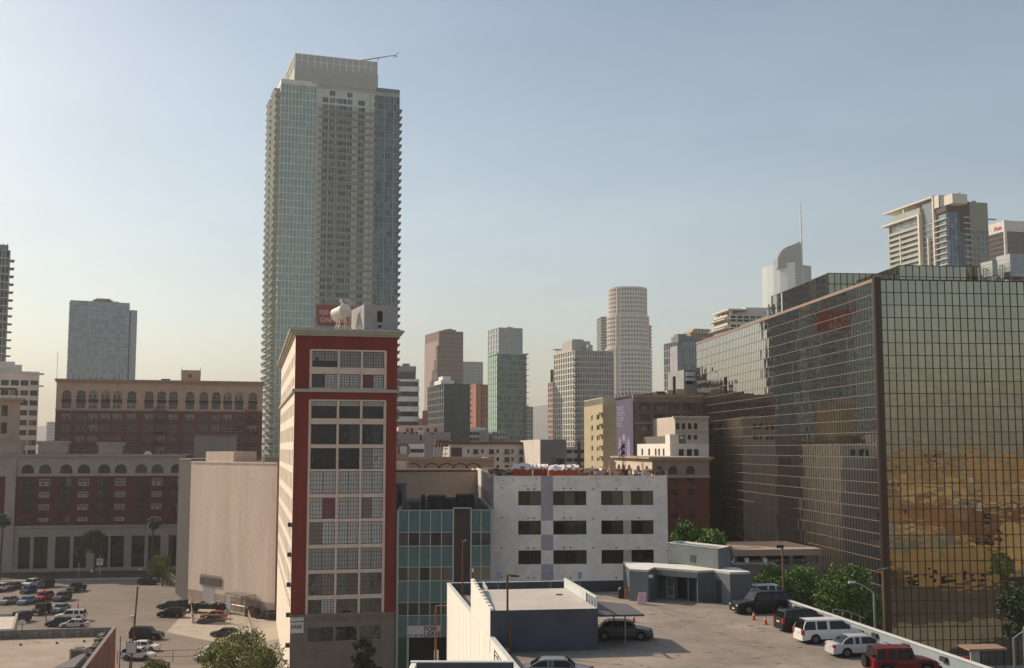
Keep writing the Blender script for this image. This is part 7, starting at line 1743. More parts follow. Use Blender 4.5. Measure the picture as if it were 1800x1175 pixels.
g = Vector((XP(768,118), 118, 0)); p = pt_up(g,1066); t = pole('street_lamp', 'tall rusty street lamp with a pale arm before the dark entrance of the teal block', g, p, .13, rust); mb = MB(); mb.path([p, p+Vector((.1,0,.05)), p+Vector((1.7,0,.1))], .05); mb.box(p.x+1.2,p.x+1.8,p.y-.12,p.y+.12,p.z,p.z+.14); mb.build('lamp_arm', metal_grey, t)
g = Vector((XP(832,108),108,DZ)); p = pt_up(g,1002); t = pole('vent_post', 'short white tipped post on the deck beside the stair opening', g, p, .05, metal_dark, 'post'); mb = MB(); mb.tube(p-Vector((0,0,.2)), p+Vector((0,0,.1)), .07); mb.build('cap', white_paint, t)
g = gp(1371,1068,DZ); g = Vector((g.x, g.y, 0)); g = Vector((XP(1371,113),113,0)); p = pt_up(g,962); t = pole('utility_pole', 'tan wooden pole with a small top box before the deck tree row', g, p, .11, M('pole_tan', (.25,.15,.09), .8, .15, 1), 'utility pole'); mb = MB(); mb.box(p.x-.55,p.x+.1,p.y-.15,p.y+.15,p.z-.1,p.z+.2); mb.build('top_box', metal_dark, t)
g = Vector((XP(1545,94),94,0)); p = pt_up(g,1000); t = pole('utility_pole', 'weathered tan pole with a crossbar beside the mirrored block corner', g, p, .1, MATS['pole_tan'], 'utility pole'); mb = MB(); mb.tube(p+Vector((-.45,0,-.1)), p+Vector((.45,0,.05)), .05); mb.build('crossbar', metal_grey, t)
def cobra(label, px, ytop, Y, arm, mat=metal_grey):
    g = Vector((XP(px,Y),Y,0)); p = pt_up(g,ytop); t = pole('street_lamp', label, g, p, .11, mat); mb = MB(); pts_ = [p+Vector((arm*k/6,0,.9*sin(k/6*pi/2)*1.0)) for k in range(7)]; mb.path(pts_, .04); q = pts_[-1]; mb.hexa([(q.x-.3,q.y-.12,q.z-.08),(q.x+.3,q.y-.12,q.z-.08),(q.x+.3,q.y+.12,q.z-.08),(q.x-.3,q.y+.12,q.z-.08),(q.x-.2,q.y-.08,q.z+.08),(q.x+.3,q.y-.08,q.z+.08),(q.x+.3,q.y+.08,q.z+.08),(q.x-.2,q.y+.08,q.z+.08)]); mb.build('lamp_arm', M('lamp_grey', (.55,.53,.5), .5), t)
cobra('grey street lamp with an arm curving left, right of the deck tree row', 1528, 1043, 96, -1.8)
cobra('grey street lamp with an arm curving right at the lower right', 1767, 1122, 90, 2.0)
cobra('grey street lamp seen behind the last one, its head to the right edge', 1785, 1105, 98, .9)
g = Vector((XP(895,78),78,DZ)); g = gp(897,1150,DZ); t = pole('vent_pipe', 'short brown pipe at the left foot of the navy ramp cover wall', Vector((g.x,g.y,DZ)), pt_up(g,1108), .09, rust, 'pipe'); p = pt_up(g,1108); mb = MB(); mb.tube(p, p+Vector((.15,0,.05)), .1); mb.build('cap', rust, t)
# accessible parking signs along the back parapet
sb_ = M('sign_blue', (.10,.20,.42), .5); sw_ = M('sign_symbol', (.7,.7,.7), .5)
for k, (px, lb) in enumerate(((876,'blue accessible parking sign at the left of three along the back parapet'),(967,'blue accessible parking sign in the middle of three along the back parapet'),(1018,'blue accessible parking sign on a tall post, right of three along the back parapet'))):
    Y = 115.6; g = Vector((XP(px,Y),Y,DZ)); z = ZP(1012,Y); t = pole('parking_sign', lb, g, Vector((g.x,g.y,z-.2)), .035, metal_grey, 'sign'); t['group'] = 'accessible parking signs'; mb = MB(); mb.box(g.x-.19,g.x+.19,g.y-.06,g.y-.03,z-.30,z+.32); o = mb.build('plate', sb_, t); ORIG[o.name] = ORIG[t.name]
    mb = MB(); y = g.y-.075; mb.tube((g.x-.03,y,z+.22),(g.x-.03,y+.01,z+.22),.05,n=10); mb.box(g.x-.05,g.x-.01,y-.01,y,z-.05,z+.16); mb.box(g.x-.05,g.x+.1,y-.01,y,z-.06,z-.02); mb.box(g.x+.08,g.x+.12,y-.01,y,z-.2,z-.06)
    for q in range(9): a = pi*.75+q*pi*1.2/9; b = a+pi*1.2/9; mb.poly([(g.x+.13*cos(a),y,z-.1+.13*sin(a)),(g.x+.16*cos(a),y,z-.1+.16*sin(a)),(g.x+.16*cos(b),y,z-.1+.16*sin(b)),(g.x+.13*cos(b),y,z-.1+.13*sin(b))])
    mb.build('symbol', sw_, o)
# kiosk clutter
g = gp(1128,1063,DZ); t = thing('sandwich_board', 'pink and white sandwich board leaning by the kiosk wall', 'sandwich board', tuple(g)); x, y, z = g; mb = MB()
mb.hexa([(x-.42,y-.35,z),(x+.36,y-.45,z),(x+.36,y-.40,z),(x-.42,y-.30,z),(x-.28,y-.02,z+1.15),(x+.45,y-.1,z+1.15),(x+.45,y-.06,z+1.15),(x-.28,y+.02,z+1.15)]); mb.build('front_board', M('board_pink', (.72,.42,.44), .7, .1, 2), t)
mb = MB(); mb.hexa([(x-.42,y+.38,z),(x+.36,y+.3,z),(x+.36,y+.33,z),(x-.42,y+.41,z),(x-.28,y+.03,z+1.12),(x+.45,y-.05,z+1.12),(x+.45,y-.03,z+1.12),(x-.28,y+.05,z+1.12)]); mb.build('rear_board', white_paint, t)
g = gp(1093,1052,DZ); x, y, z = g; t = thing('rubbish_bin', 'brown rubbish bin with a swing top left of the kiosk', 'bin', tuple(g)); mb = MB(); mb.hexa([(x-.32,y-.3,z),(x+.32,y-.3,z),(x+.32,y+.3,z),(x-.32,y+.3,z),(x-.36,y-.34,z+.9),(x+.36,y-.34,z+.9),(x+.36,y+.34,z+.9),(x-.36,y+.34,z+.9)]); mb.build('bin_body', M('bin_brown', (.05,.03,.025), .8), t); mb = MB(); mb.tube((x,y,z+.9),(x,y,z+1.1),.36,.2,10); mb.build('lid', trim_m, t)
g = gp(1102,1054,DZ); x, y, z = g; t = thing('wooden_stool', 'tall wooden stool between the brown bin and the kiosk', 'stool', tuple(g)); wdm = M('stool_wood', (.30,.15,.07), .7, .2, 3)
mb = MB(); mb.box(x-.22,x+.22,y-.22,y+.22,z+.85,z+.92); mb.build('seat', wdm, t)
for sx_ in (-1,1):
    for sy in (-1,1): mb = MB(); mb.tube((x+sx_*.24,y+sy*.24,z),(x+sx_*.16,y+sy*.16,z+.86),.03,n=6); mb.build('leg', wdm, t)
mb = MB(); mb.box(x-.2,x+.2,y+.18,y+.22,z+.92,z+1.25); mb.build('backrest', wdm, t)
# structures lower left of the deck: low parapet, bollard pier, handrail
lp = thing('lower_ramp_parapet', 'low dark parapet with a pale cap below the left end of the deck', 'parapet', (XP(727,62),62,0)); Yp = 66; zt7 = ZP(1163.5,Yp); xa, xb_ = XP(727,Yp), XP(903,Yp); mb = MB(); mb.box(xa, xb_, Yp-.3, Yp, zt7-4.5, zt7, 0); mb.box(xa, xa+.3, Yp-9, Yp-.31, zt7-4.5, zt7-.01, 1); mb.build('wall', [deck_navy, deck_paint], lp); mb = MB(); mb.box(xa-.05, xb_, Yp-.35, Yp+.05, zt7, zt7+.06); mb.build('cap', MATS['pale_coping'], lp)
mb = MB(); mb.box(xa, xb_, Yp-9, Yp-.3, zt7-4.6, zt7-3.5); mb.build('ramp_floor', concrete, lp)
g = Vector((XP(769,128),128,0)); t = thing('white_pier', 'slim white pier standing in the dark entrance of the teal block', 'pier', tuple(g)); z = ZP(1139,128); mb = MB(); mb.prism([(g.x-.22,g.y),(g.x+.0,g.y-.25),(g.x+.28,g.y),(g.x+.06,g.y+.25)], 0, z-.25, 0); mb.poly([(g.x-.22,g.y,z),(g.x+0,g.y-.25,z-.25),(g.x+.28,g.y,z-.45),(g.x+.06,g.y+.25,z-.2)]); mb.build('shaft', M('pier_white', (.75,.68,.6), .7), t)
mb = MB(); mb.prism([(g.x-.3,g.y),(g.x,g.y-.33),(g.x+.36,g.y),(g.x+.06,g.y+.33)], 0, .3); mb.build('base', concrete, t)
t = thing('ramp_handrail', 'small grey handrail at the lower left corner of the deck', 'handrail', (XP(870,70),70,zt7-1)); mb = MB()
for px, y0 in ((869,1143),(875,1152),(882,1162)): p = at(px,y0,70); mb.tube(p, Vector((p.x,p.y,p.z-1.6)), .03, n=6)
mb.path([at(869,1143,70), at(875,1152,70), at(888,1172,70)], .03); mb.path([at(869,1150,70), at(888,1179,70)], .03); mb.build('rails', metal_grey, t)
g = at(894,1163,68.5); t = thing('yellow_bollard', 'short yellow bollard at the lower left corner of the deck', 'bollard', (g.x,g.y,g.z-1.3)); mb = MB(); mb.tube((g.x,g.y,g.z-1.3),(g.x,g.y,g.z),.09,n=10); mb.build('post', M('bollard_yellow', (.42,.27,.05), .7), t); mb = MB(); mb.tube((g.x,g.y,g.z),(g.x,g.y,g.z+.04),.1,.05,n=10); mb.build('cap', M('bollard_yellow', (.4,.3,.1)), t)
t = thing('deck_steps_rail', 'short slanting white handrail at the back left of the ramp cover roof', 'handrail', (*at(853,HZ,110)[:2], DZ)); mb = MB()
for dx in (0, .55, 1.1): a, b = at(849,1022,110), at(857,1034,106); mb.tube(a+Vector((0,0,-dx*.35)), b+Vector((0,0,-dx*.35)), .035, n=5)
for q in (0,.5,1): m = at(849,1022,110).lerp(at(857,1034,106),q); mb.tube(m, Vector((m.x,m.y,DZ)), .035, n=5)
mb.build('rails', white_paint, t)
g = gp(1520,1180,DZ); 
# red post box thing and kiosk roof on the cross street
g = Vector((XP(1683,92),92,0)); z = ZP(1158,92); t = thing('red_sign_post', 'small red sign behind the right parapet of the deck', 'sign', tuple(g)); mb = MB(); mb.tube(g, Vector((g.x,g.y,z-.3)), .05); mb.build('pole', metal_dark, t); mb = MB(); mb.box(g.x-.28,g.x+.28,g.y-.1,g.y+.1,z-.9,z+.15); o = mb.build('panel', M('sign_red', (.42,.03,.03), .6), t); mb = MB(); mb.box(g.x-.07,g.x+.07,g.y-.13,g.y-.1,z-.55,z-.1); mb.build('mark', sw_, t)
P_ = [Vector((XP(1692,118),120.5)), Vector((XP(1692,118),118)), Vector((XP(1754,118),118.5)), Vector((XP(1754,118),120.8))]; z = ZP(1141,118); t = thing('bus_shelter', 'low bus shelter with a tan roof before the mirrored front', 'bus shelter', (P_[1].x,P_[1].y,0)); mb = MB(); mb.prism([tuple(p) for p in inset(P_,-.2)], z-.2, z, 0, 0, True); mb.build('roof', M('shelter_tan', (.33,.22,.14), .8), t); mb = MB(); mb.box(P_[1].x,P_[1].x+.9,P_[1].y,P_[1].y+.2,0,z-.2); mb.build('panel', M('shelter_white', (.5,.47,.42)), t); each('post', metal_dark, t, [lambda mb, p=p: mb.tube((p.x,p.y,0),(p.x,p.y,z-.2),.06,n=6) for p in (P_[0],P_[3],P_[2])])
# pedestrian footbridge railing piece by trees (curved arch rail)
t = thing('curved_rail', 'pale curved handrail between the tree row and the mirrored block', 'handrail', (*at(1490,HZ,104)[:2],0)); mb = MB(); pts_ = [at(1464+k*8, 1072+ (k/7.0)**2*16, 104) for k in range(8)]; mb.path(pts_, .05)
for p in pts_[::2]: mb.tube(p, Vector((p.x,p.y,0)), .03, n=5)
mb.build('rails', M('rail_pale', (.4,.38,.35)), t)

# ================================================================ bottom-left flat roof
FZ = 6.0
def fpz(px, py, z): g = gp(px, py, z); return Vector((g.x, g.y))
c1 = fpz(204,1102,FZ); c2 = fpz(146,1180,FZ); c1b = c1+(c2-c1)*1.6; c0 = fpz(-30,1109,FZ)
c3 = c0+(c1b-c1)
froot = thing('flat_roof_building', 'low building with a tan gravel roof and maroon painted side wall at the bottom left', 'building', (c1.x, c1.y, 0))
FP = [c1b, c1, c0, c3]    # order fixed below
poly = [c3, c1b, c1, c0]
wallm = M('parapet_dark', (.12,.105,.10), .9, .2, .8); mural = M('mural_maroon', (.13,.055,.060), .85, .45, .5); morg = M('mural_orange', (.45,.14,.045), .85, .2, .5)
mb = MB(); fr3 = Face(c1b, c1); fr3.quad(mb, 0, fr3.L, 0, FZ, 0, 1); fk3 = Face(c1, c0); fk3.quad(mb, 0, fk3.L, 0, FZ, 0, 0); mb.build('wall', [wallm, mural], froot)
mb = MB(); fr3.box(mb, fr3.L-.9, fr3.L, 0, FZ, 0, .04); mb.build('orange_corner_strip', morg, froot)
mb = MB(); ip = inset(poly, .45)
for i in range(4):
    a, b, c, d = poly[i], poly[(i+1) % 4], ip[(i+1) % 4], ip[i]
    mb.poly([(*a,FZ),(*b,FZ),(*c,FZ),(*d,FZ)]); mb.poly([(*d,FZ),(*c,FZ),(*c,FZ-1.1),(*d,FZ-1.1)])
mb.build('parapet', M('parapet_grey', (.22,.20,.19), .9, .2, .8), froot)
mb = MB(); mb.poly([(*p,FZ-1.1) for p in ip]); mb.build('roof_surface', M('gravel_roof', (.37,.30,.245), .95, .16, .25, bump=.2, fine=.1), froot)
mb = MB(); fin = Face(ip[3], ip[2]); L3 = (ip[3]-ip[2]).length
for k in range(9):
    p = ip[2].lerp(ip[3], (k+.4)/9); mb = MB(); mb.box(p.x-.25,p.x+.25,p.y-.5,p.y,FZ-1.1,FZ-.35); mb.build('pitch_pocket', M('parapet_grey', (.2,.18,.17)), froot)
mb = MB(); random.seed(5)
for k in range(22):
    p = ip[2].lerp(ip[1], k/40)+Vector((-.7-random.random()*.5, -.3)); s = random.uniform(.15,.35); mb.box(p.x-s,p.x+s,p.y-s*2,p.y+s*2,FZ-1.1,FZ-1.1+s*1.6)
o = mb.build('tar_lumps', M('tar_lumps', (.13,.11,.10), .9, .3, 1), froot); o['kind'] = 'stuff'
mb = MB(); 
for (a, b) in (((0,1137),(165,1126)),): p, q = gp(a[0],a[1],FZ-1.1), gp(b[0],b[1],FZ-1.1); gline(mb, p, q, .10, FZ-1.09)
for x, y in ((36,1135),(100,1132),(148,1129)): p = gp(x,y,FZ-1.1); mb.tube((p.x,p.y,FZ-1.1),(p.x,p.y,FZ-.85),.16,n=8)
mb.build('roof_seam', roof_dark, froot)
g = gp(135,1160,FZ-1.1); t = thing('rooftop_air_unit', 'boxy metal air unit on the gravel roof at the bottom left', 'air unit', tuple(g)); x, y, z = g; mb = MB(); mb.box(x-.85,x+.85,y-.1,y+1.6,z,z+1.25); mb.build('casing', M('unit_tan', (.32,.26,.22), .7, .1, 1), t)
mb = MB(); mb.tube((x,y+.75,z+1.25),(x,y+.75,z+1.33),.62,.58,16); mb.build('fan_grille', M('grille_dark', (.10,.09,.085), .6), t); mb = MB(); mb.box(x-.6,x+.6,y-.13,y-.1,z+.2,z+1.05); mb.build('side_grille', M('grille_dark', (.07,.06,.06)), t)
g = gp(120,1178,FZ-1.1); t = thing('roof_duct', 'slanted grey duct hood beside the boxy air unit on the gravel roof', 'duct', tuple(g)); x, y, z = g; mb = MB(); mb.hexa([(x-1.5,y-1,z),(x+1.2,y-1,z),(x+1.5,y+1.6,z),(x-1.2,y+1.6,z),(x-1.4,y-1,z+.4),(x+1.0,y-1,z+.5),(x+1.4,y+1.6,z+1.5),(x+.8,y+1.6,z+1.5)]); mb.build('hood', M('duct_grey', (.2,.19,.19), .7, .1), t); mb = MB(); mb.box(x+1.0,x+1.6,y-2,y+1.7,z,z+.3); mb.build('base', roof_dark, t)
g = gp(38,1110,FZ); t = thing('satellite_dish', 'pale satellite dish on the far parapet of the gravel roof', 'satellite dish', (g.x,g.y,FZ)); x, y = g.x, g.y+.1; mb = MB(); mb.tube((x,y,FZ-.6),(x,y,FZ+.9),.05); mb.build('mast', metal_dark, t)
mb = MB(); c = Vector((x,y,FZ+1.1))
for k in range(12): a, b = k*pi/6, (k+1)*pi/6; mb.poly([c+Vector((0,.12,0)), c+Vector((.55*cos(a),-.05,.42*sin(a))), c+Vector((.55*cos(b),-.05,.42*sin(b)))])
mb.build('dish', M('dish_white', (.6,.57,.53), .6), t)
# smaller bright roof behind it
c1 = fpz(32,1078,4.5); c2 = fpz(24,1106,4.5); c0 = fpz(-40,1080,4.5); poly = [c0+(c2-c1), c2, c1, c0]
t = block('small_pale_roof_building', 'small low building with a pale roof at the left, behind the gravel roof', 'building', poly, 4.5, M('pale_edge', (.40,.36,.33)), M('pale_roof', (.60,.54,.47), .9, .08), ph=.4, t=.35)
mb = MB(); p = gp(26,1082,4.2); mb.box(p.x-.3,p.x+.1,p.y-.2,p.y+.2,4.1,4.7); mb.build('scupper', metal_dark, t)

# ================================================================ lot furniture
g = gp(248,1190,0); g = Vector((XP(239,135),135,0)); p = at(250,1031,150); p = Vector((XP(250,135)+.0,135,ZP(1031,135))); t = pole('leaning_pole', 'tall leaning brown pole with a white lamp box in the middle of the lot', g, p, .13, rust, 'pole'); q = g.lerp(p, .72); mb = MB(); mb.box(q.x-.55,q.x-.1,q.y-.25,q.y+.1,q.z+.1,q.z+.55); mb.tube((q.x-.25,q.y,q.z-.3),(q.x-.25,q.y,q.z+.1),.08); mb.build('lamp_box', M('lamp_box_white', (.66,.62,.56), .6), t)
g = Vector((XP(221,132),132,0)); t = thing('blank_sign_frame', 'blank white sign board between two dark posts at the bottom of the lot', 'sign', tuple(g)); mb = MB(); za = ZP(1122,132)
for x, zz_ in ((XP(223,132),ZP(1119,132)),(XP(240,132),ZP(1126,132))): mb = MB(); mb.tube((x,132,0),(x,132,zz_),.05); mb.build('post', metal_dark, t)
mb = MB(); mb.box(XP(234.5,132),XP(251,132),131.85,131.9,ZP(1148,132),ZP(1130,132)); mb.build('board', M('board_white', (.55,.52,.50), .7), t)
mb = MB(); mb.box(XP(233.5,132),XP(252,132),131.9,131.95,ZP(1149,132),ZP(1129,132)); mb.build('frame', metal_dark, t)
g = gp(82,1100,0); p = Vector((XP(85,g.y),g.y,ZP(1015,g.y))); t = pole('rusty_post', 'slim rusty post rising between the parked cars near the red car', g, p, .09, rust, 'post'); mb = MB(); mb.box(p.x-.15,p.x+.15,p.y-.1,p.y+.1,p.z-.1,p.z+.1); mb.build('cap', rust, t)
# parking sign on pole
g = gp(175,1017,0); z = ZP(988,g.y); t = pole('parking_sign_pole', 'white parking sign board on a painted pole at the street edge of the lot', g, Vector((g.x,g.y,ZP(976,g.y))), .13, M('pole_mixed', (.40,.30,.28), .8, .4, 2), 'sign'); mb = MB(); mb.box(g.x-.75,g.x+.75,g.y-.25,g.y-.2,z-.75,z+.75); o = mb.build('board', M('board_white2', (.68,.64,.60), .7), t); ORIG[o.name] = ORIG[t.name]
mb = MB(); ft = Face((g.x-.75,g.y-.26),(g.x+.75,g.y-.26))
for k in range(5): mb.box(g.x-.55+k*.23,g.x-.40+k*.23,g.y-.28,g.y-.26,z+.05,z+.28)
mb.box(g.x-.12,g.x+.1,g.y-.28,g.y-.26,z-.5,z-.1); mb.box(g.x-.5,g.x+.5,g.y-.28,g.y-.26,z+.42,z+.5); mb.build('lettering', M('ink_red', (.25,.03,.03), .7), t)
for k, (px, py, lb) in enumerate(((161,1004,'small white sign by the dark post at the street edge'),(246,1001,'small white sign alone at the street edge left of the shrub tree'))):
    g = gp(px,py+12,0); z = ZP(py,g.y); t = pole('small_sign', lb, g, Vector((g.x,g.y,z)), .03, metal_dark, 'sign'); t['group'] = 'small signs on the lot edge'; mb = MB(); mb.box(g.x-.38,g.x+.38,g.y-.06,g.y-.03,z-.25,z+.25); mb.build('plate', M('board_white2', (.66,.62,.6)), t)
g = gp(138,1014,0); t = pole('white_post', 'thin white post with a flat cap at the street edge of the lot', g, pt_up(g,992), .06, white_paint, 'post'); p = pt_up(g,992); mb = MB(); mb.box(p.x-.25,p.x+.25,p.y-.1,p.y+.1,p.z-.05,p.z+.05); mb.build('cap', white_paint, t)
g = gp(62,1026,0); t = pole('dark_post_box', 'dark post with a square box by the white sport utility in the lot', g, pt_up(g,1020), .1, metal_dark, 'post'); p = pt_up(g,1018); mb = MB(); mb.box(p.x-.25,p.x+.25,p.y-.2,p.y+.2,p.z-.5,p.z+.5); mb.build('box', metal_dark, t)
g = gp(156,1012,0); t = pole('parking_meter', 'pale meter head on a post beside the parking sign', g, pt_up(g,1001), .04, metal_dark, 'parking meter'); p = pt_up(g,1001); mb = MB(); mb.tube(p, p+Vector((0,0,.35)), .13, .1, 8); mb.build('head', metal_grey, t)
# fences
def fence(name, label, pts_, h, post_gap=3.0, mat=None, mesh=True, rails=2, wall=None):
    p0 = pts_[0]; t = thing(name, label, 'fence', (p0.x,p0.y,0)); mat = mat or metal_grey
    for a, b in zip(pts_, pts_[1:]):
        d = (b-a); n = max(1, int(d.length/post_gap))
        for k in range(n+1):
            p = a+d*k/n; mb = MB(); mb.tube((p.x,p.y,0),(p.x,p.y,h+.05),.045,n=6); mb.build('post', mat, t)
        mb = MB()
        for r_ in range(rails): z = h*(r_+1)/rails; mb.tube((a.x,a.y,z),(b.x,b.y,z),.03,n=5)
        if mesh:
            m = max(2, int(d.length/.35))
            for k in range(m): p = a+d*k/m; mb.tube((p.x,p.y,.1),(p.x,p.y,h),.010,n=3,caps=False)
        if wall: mb.box(0,0,0,0,0,0) if False else Face(a, b).box(mb, 0, d.length, 0, wall, -.1, .1)
        mb.build('mesh_panel', mat, t)
    return t
v2 = lambda px, py: Vector(gp(px,py,0)[:2])
fm3 = M('fence_tan', (.50,.40,.32), .8, .1)
fence('yard_fence', 'tan framed fence around the yard with the scrap truck and two cars', [v2(333,1058), v2(338,1096), v2(405,1098), v2(433,1104)], 1.6, mat=fm3, wall=.35)
fence('street_fence', 'thin rail fence along the street edge of the lot', [v2(-10,1024), v2(100,1019), v2(175,1018)], 1.0, mat=metal_dark, mesh=False)
fence('shrub_fence', 'tan slat fence climbing from the shrub tree to the dark annex', [v2(290,1018), v2(318,1040)], 2.2, mat=fm3)
fence('front_fence', 'thin wire fence across the bottom of the lot below the white cars', [v2(206,1168), v2(352,1164)], 1.7, mat=metal_dark)
fence('drive_fence', 'low pale fence beside the concrete yard above the feathery tree', [v2(436,1088), v2(446,1118), v2(452,1150)], 1.5, mat=fm3)
for k, (xa_, ya, xb2, yb2, n_, lb) in enumerate(((283,1019,293,1033,5,'fence by the black hatchback'),(423,1099,424,1112,4,'yard fence by the dark grey sports sedan'))):
    for q in range(n_):
        t_ = q/(n_-1); g = gp(xa_+(xb2-xa_)*t_, ya+(yb2-ya)*t_, 0); s_ = thing('wheel_stop', 'white painted wheel stop at the '+lb, 'wheel stop', tuple(g), 0, 'white wheel stops at the '+lb); mb = MB(); mb.hexa([(g.x-.5,g.y-.18,0),(g.x+.5,g.y-.18,0),(g.x+.5,g.y+.18,0),(g.x-.5,g.y+.18,0),(g.x-.45,g.y-.08,.28),(g.x+.45,g.y-.08,.28),(g.x+.45,g.y+.08,.28),(g.x-.45,g.y+.08,.28)]); mb.build('block', white_paint, s_)
# cage shed against the beige wall
u, _ = gf.uv(417,1070); u1, _ = gf.uv(452,1070); zt8 = gf.z(430,1043)
t = thing('cage_shed', 'grey wire cage shed against the foot of the beige blank wall', 'shed', gf.pt(u,0,2)); mb = MB()
for uu in (u, (u+u1)/2, u1):
    for o in (.3, 2.6): a = gf.pt(uu,0,o); mb.tube(a, (a[0],a[1],zt8), .07, n=5)
for z in (zt8, zt8*.5): 
    mb.tube(gf.pt(u,z,2.6), gf.pt(u1,z,2.6), .06, n=5); mb.tube(gf.pt(u,z,.3), gf.pt(u,z,2.6), .06, n=5)
for k in range(12): uu = u+(u1-u)*k/12; mb.tube(gf.pt(uu,0,2.6), gf.pt(uu,zt8,2.6), .02, n=3)
mb.build('cage_frame', metal_grey, t); mb = MB(); gf.box(mb, u, u1, zt8, zt8+.12, .2, 2.7); mb.build('roof', M('shed_roof', (.2,.17,.15)), t)
mb = MB(); gf.box(mb, u+.5, u+2.0, 0, zt8-.4, 2.62, 2.7); mb.build('gate', M('gate_pale', (.42,.40,.38)), t)
mb = MB(); random.seed(9)
for k in range(50): uu = u1+random.uniform(-1,8); a = Vector(gf.pt(uu,0,random.uniform(.3,2.2))); s = random.uniform(.15,.6); mb.box(a.x-s,a.x+s,a.y-s*.6,a.y+s*.6,0,random.uniform(.2,1.6), random.randrange(2))
struct(mb.build('yard_debris', [M('debris_brown', (.13,.08,.06), .9, .3, 2), M('debris_dark', (.06,.05,.045))]), 'stuff')
g = gp(327,1043,0); t = thing('dark_bin', 'dark wheeled bin at the foot of the dark annex', 'bin', tuple(g)); x, y, z = g; mb = MB(); mb.hexa([(x-.5,y-.4,0),(x+.5,y-.4,0),(x+.5,y+.4,0),(x-.5,y+.4,0),(x-.6,y-.5,1.2),(x+.6,y-.5,1.2),(x+.6,y+.5,1.2),(x-.6,y+.5,1.2)]); mb.build('bin_body', trim_m, t); mb = MB(); mb.box(x-.65,x+.65,y-.55,y+.55,1.2,1.3); mb.build('lid', trim_m, t)
# plinth details of the street side: dry grass strip by the shrub
mb = MB(); random.seed(50)
for k in range(900):
    p = v2(random.uniform(284,322), random.uniform(1004,1032)); h = random.uniform(.3,1.6); a = random.uniform(0,pi); mb.poly([(p.x-.12*cos(a),p.y-.12*sin(a),0),(p.x+.12*cos(a),p.y+.12*sin(a),0),(p.x+random.uniform(-.4,.4),p.y+random.uniform(-.4,.4),h)], random.randrange(2))
struct(mb.build('dry_grass', [M('dry_straw', (.36,.25,.14), .9), M('dry_green', (.10,.11,.04), .9)]), 'stuff')

# ================================================================ blocks behind the viewer, seen in the mirrored facade
random.seed(60)
BK = [  # x, y, w, d, h, colour, label
 (58,40,27,22,11.5,(.36,.15,.075),'orange tan blank walled warehouse nearest the mirrored front'),
 (92,58,34,20,8,(.55,.44,.26),'sandy low store with a bright flat roof across the cross street'),
 (98,14,40,22,9,(.50,.40,.25),'sandy shed row behind the orange tan warehouse'),
 (62,0,30,22,9,(.30,.16,.10),'dull red brick workshop south of the orange tan warehouse'),
 (150,40,46,30,12,(.52,.42,.27),'long buff depot south east of the mirrored block'),
 (150,-10,50,34,14,(.32,.20,.13),'long rust red brick depot with dark windows'),
 (90,-44,46,30,12,(.60,.52,.36),'cream flat roofed printing works'),
 (150,-66,60,36,13,(.52,.38,.22),'ochre warehouse with roof vents'),
 (230,-30,60,44,15,(.56,.46,.30),'pale ochre storage block'),
 (230,50,60,40,14,(.42,.22,.12),'brown red loft further east'),
 (110,-110,70,40,15,(.40,.20,.11),'dark red market hall'),
 (210,-120,80,50,16,(.60,.50,.33),'cream market hall beside the dark red one'),
 (300,-110,80,60,18,(.50,.38,.22),'wide ochre cold store'),
 (150,-190,110,50,20,(.56,.47,.30),'far sandy warehouse terrace'),
 (290,-210,110,60,24,(.48,.36,.22),'far brown warehouse terrace'),
 (420,-190,120,80,26,(.58,.48,.32),'far buff office slab'),
 (240,-330,200,60,26,(.52,.42,.27),'farthest tan skyline block'),
 (460,-360,200,60,30,(.45,.34,.22),'farthest brown skyline block'),
]
for i, (x, y, w_, d_, h_, col, lb) in enumerate(BK):
    P_ = [Vector((x,y+d_)), Vector((x,y)), Vector((x+w_,y)), Vector((x+w_,y+d_))]
    col = (col[0]*.85, col[1]*.76, col[2]*.68); wm_ = M('back_wall_%d' % i, col, .9, .18, .2); root = block('low_building', lb, 'building', P_, h_, wm_, M('back_roof_%d' % (i % 3), ((.55,.48,.38),(.30,.25,.2),(.62,.58,.5))[i % 3], .9, .15), skip=(3,), ph=.8)
    f = Face(P_[3], P_[0]); hs = []; n = int(f.L/4.2)
    for k in range(n):
        for z in ([1.2, 5.2, 9.2, 13.2, 17.2, 21.2] if i > 3 else ([1.0, 4.0] if i == 0 else [1.2])):
            if z+2 < h_-1 and random.random() < .8: hs.append((k*4.2+1.2, k*4.2+3.2, z, z+1.8))
    mb = MB(); f.wall(mb, 0, h_, hs, .3); mb.build('street_wall', wm_, root)
    for h in hs[:60]: window(f, root, *h, 2, 2, df, [gl_dark], o=-.25)
    mb = MB()
    for k in range(5): a, b = random.uniform(x+2,x+w_-5), random.uniform(y+2,y+d_-5); mb.box(a,a+random.uniform(1,4),b,b+random.uniform(1,3),h_-.8,h_+random.uniform(.4,2.0))
    mb.build('roof_plant', MATS['galvanised'], root)
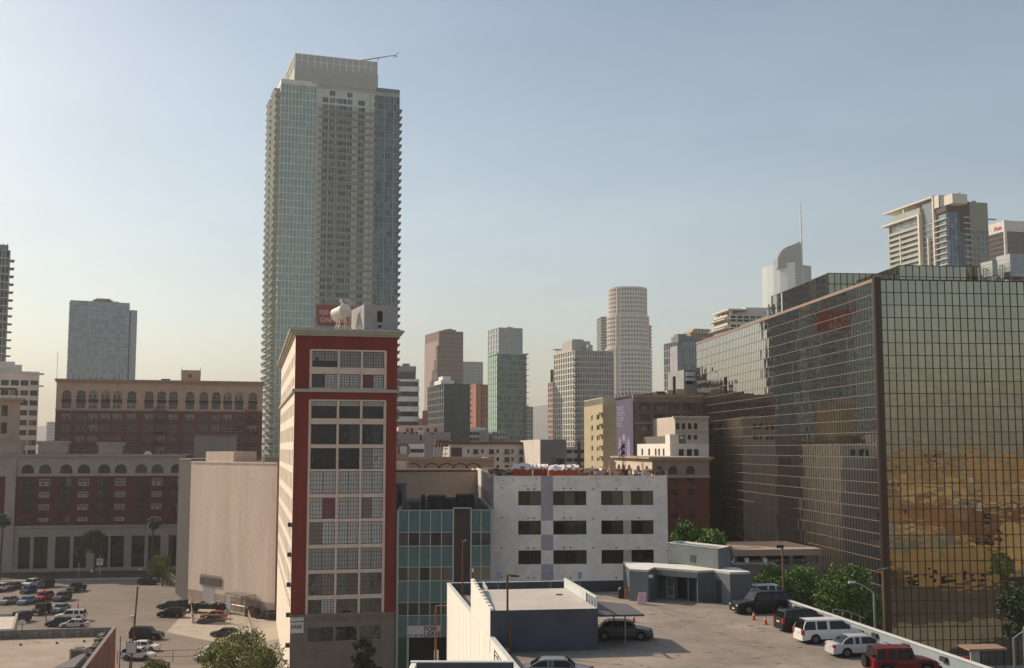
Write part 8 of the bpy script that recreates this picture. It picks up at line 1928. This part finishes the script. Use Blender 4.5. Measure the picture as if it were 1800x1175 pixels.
for k, (x, y) in enumerate(((92,82),(120,84),(68,70),(140,86),(96,5))):
    tree('street_tree', ('dark street tree on the cross street by the sandy store','second dark tree on the cross street further east','dark tree at the corner of the orange tan warehouse','last dark tree on the cross street','small tree behind the orange tan warehouse')[k], (x,y,0), 8.5, 3, 3, 3, lf1, n=30, lpc=35, leaf=.3, seed=100+k)

mb = MB(); random.seed(62); rcm = [M('rear_a', (.40,.32,.2)), M('rear_b', (.22,.15,.1)), M('rear_c', (.5,.45,.36)), M('rear_d', (.10,.09,.08)), M('rear_e', (.24,.14,.09)), lf1[0]]
for k in range(560):
    x, y = random.uniform(50, 560), random.uniform(-420, 60)
    if y > 12: continue
    s_ = random.uniform(2, 11); mb.box(x, x+s_*random.uniform(.5,2), y, y+s_, 0, random.uniform(4, 9+.035*abs(y)), random.randrange(6))
struct(mb.build('rear_district', rcm), 'stuff')
# ================================================================ distant low city fabric, one roofscape per district
mb = MB(); random.seed(71); fabm = [M('fabric_tan', (.34,.29,.24)), M('fabric_grey', (.28,.27,.26)), M('fabric_white', (.55,.52,.48)), M('fabric_brick', (.22,.12,.09))]
for k in range(900):
    Y = random.uniform(700, 4200); X = random.uniform(-.55, .6)*Y; w_, d_ = random.uniform(12,45), random.uniform(12,45); h_ = random.uniform(6,19)
    mb.box(X, X+w_, Y, Y+d_, -.5, h_, random.randrange(4))
struct(mb.build('distant_city', fabm), 'stuff')

# ================================================================ haze
mb = MB(); mb.box(-9000, 9000, -9000, 9000, -1.0, 400)
hz = mb.build('haze', []); hz.data.materials.clear()
hm = bpy.data.materials.new('haze_air'); hm.use_nodes = True; n = hm.node_tree
for nd in list(n.nodes):
    if nd.type == 'BSDF_PRINCIPLED': n.nodes.remove(nd)
pv = n.nodes.new('ShaderNodeVolumePrincipled'); pv.inputs['Color'].default_value = (.92,.89,.84,1); pv.inputs['Density'].default_value = HAZE; pv.inputs['Anisotropy'].default_value = .12
outn = [x for x in n.nodes if x.type == 'OUTPUT_MATERIAL'][0]; n.links.new(pv.outputs[0], outn.inputs['Volume'])
hz.data.materials.append(hm); hz['kind'] = 'stuff'
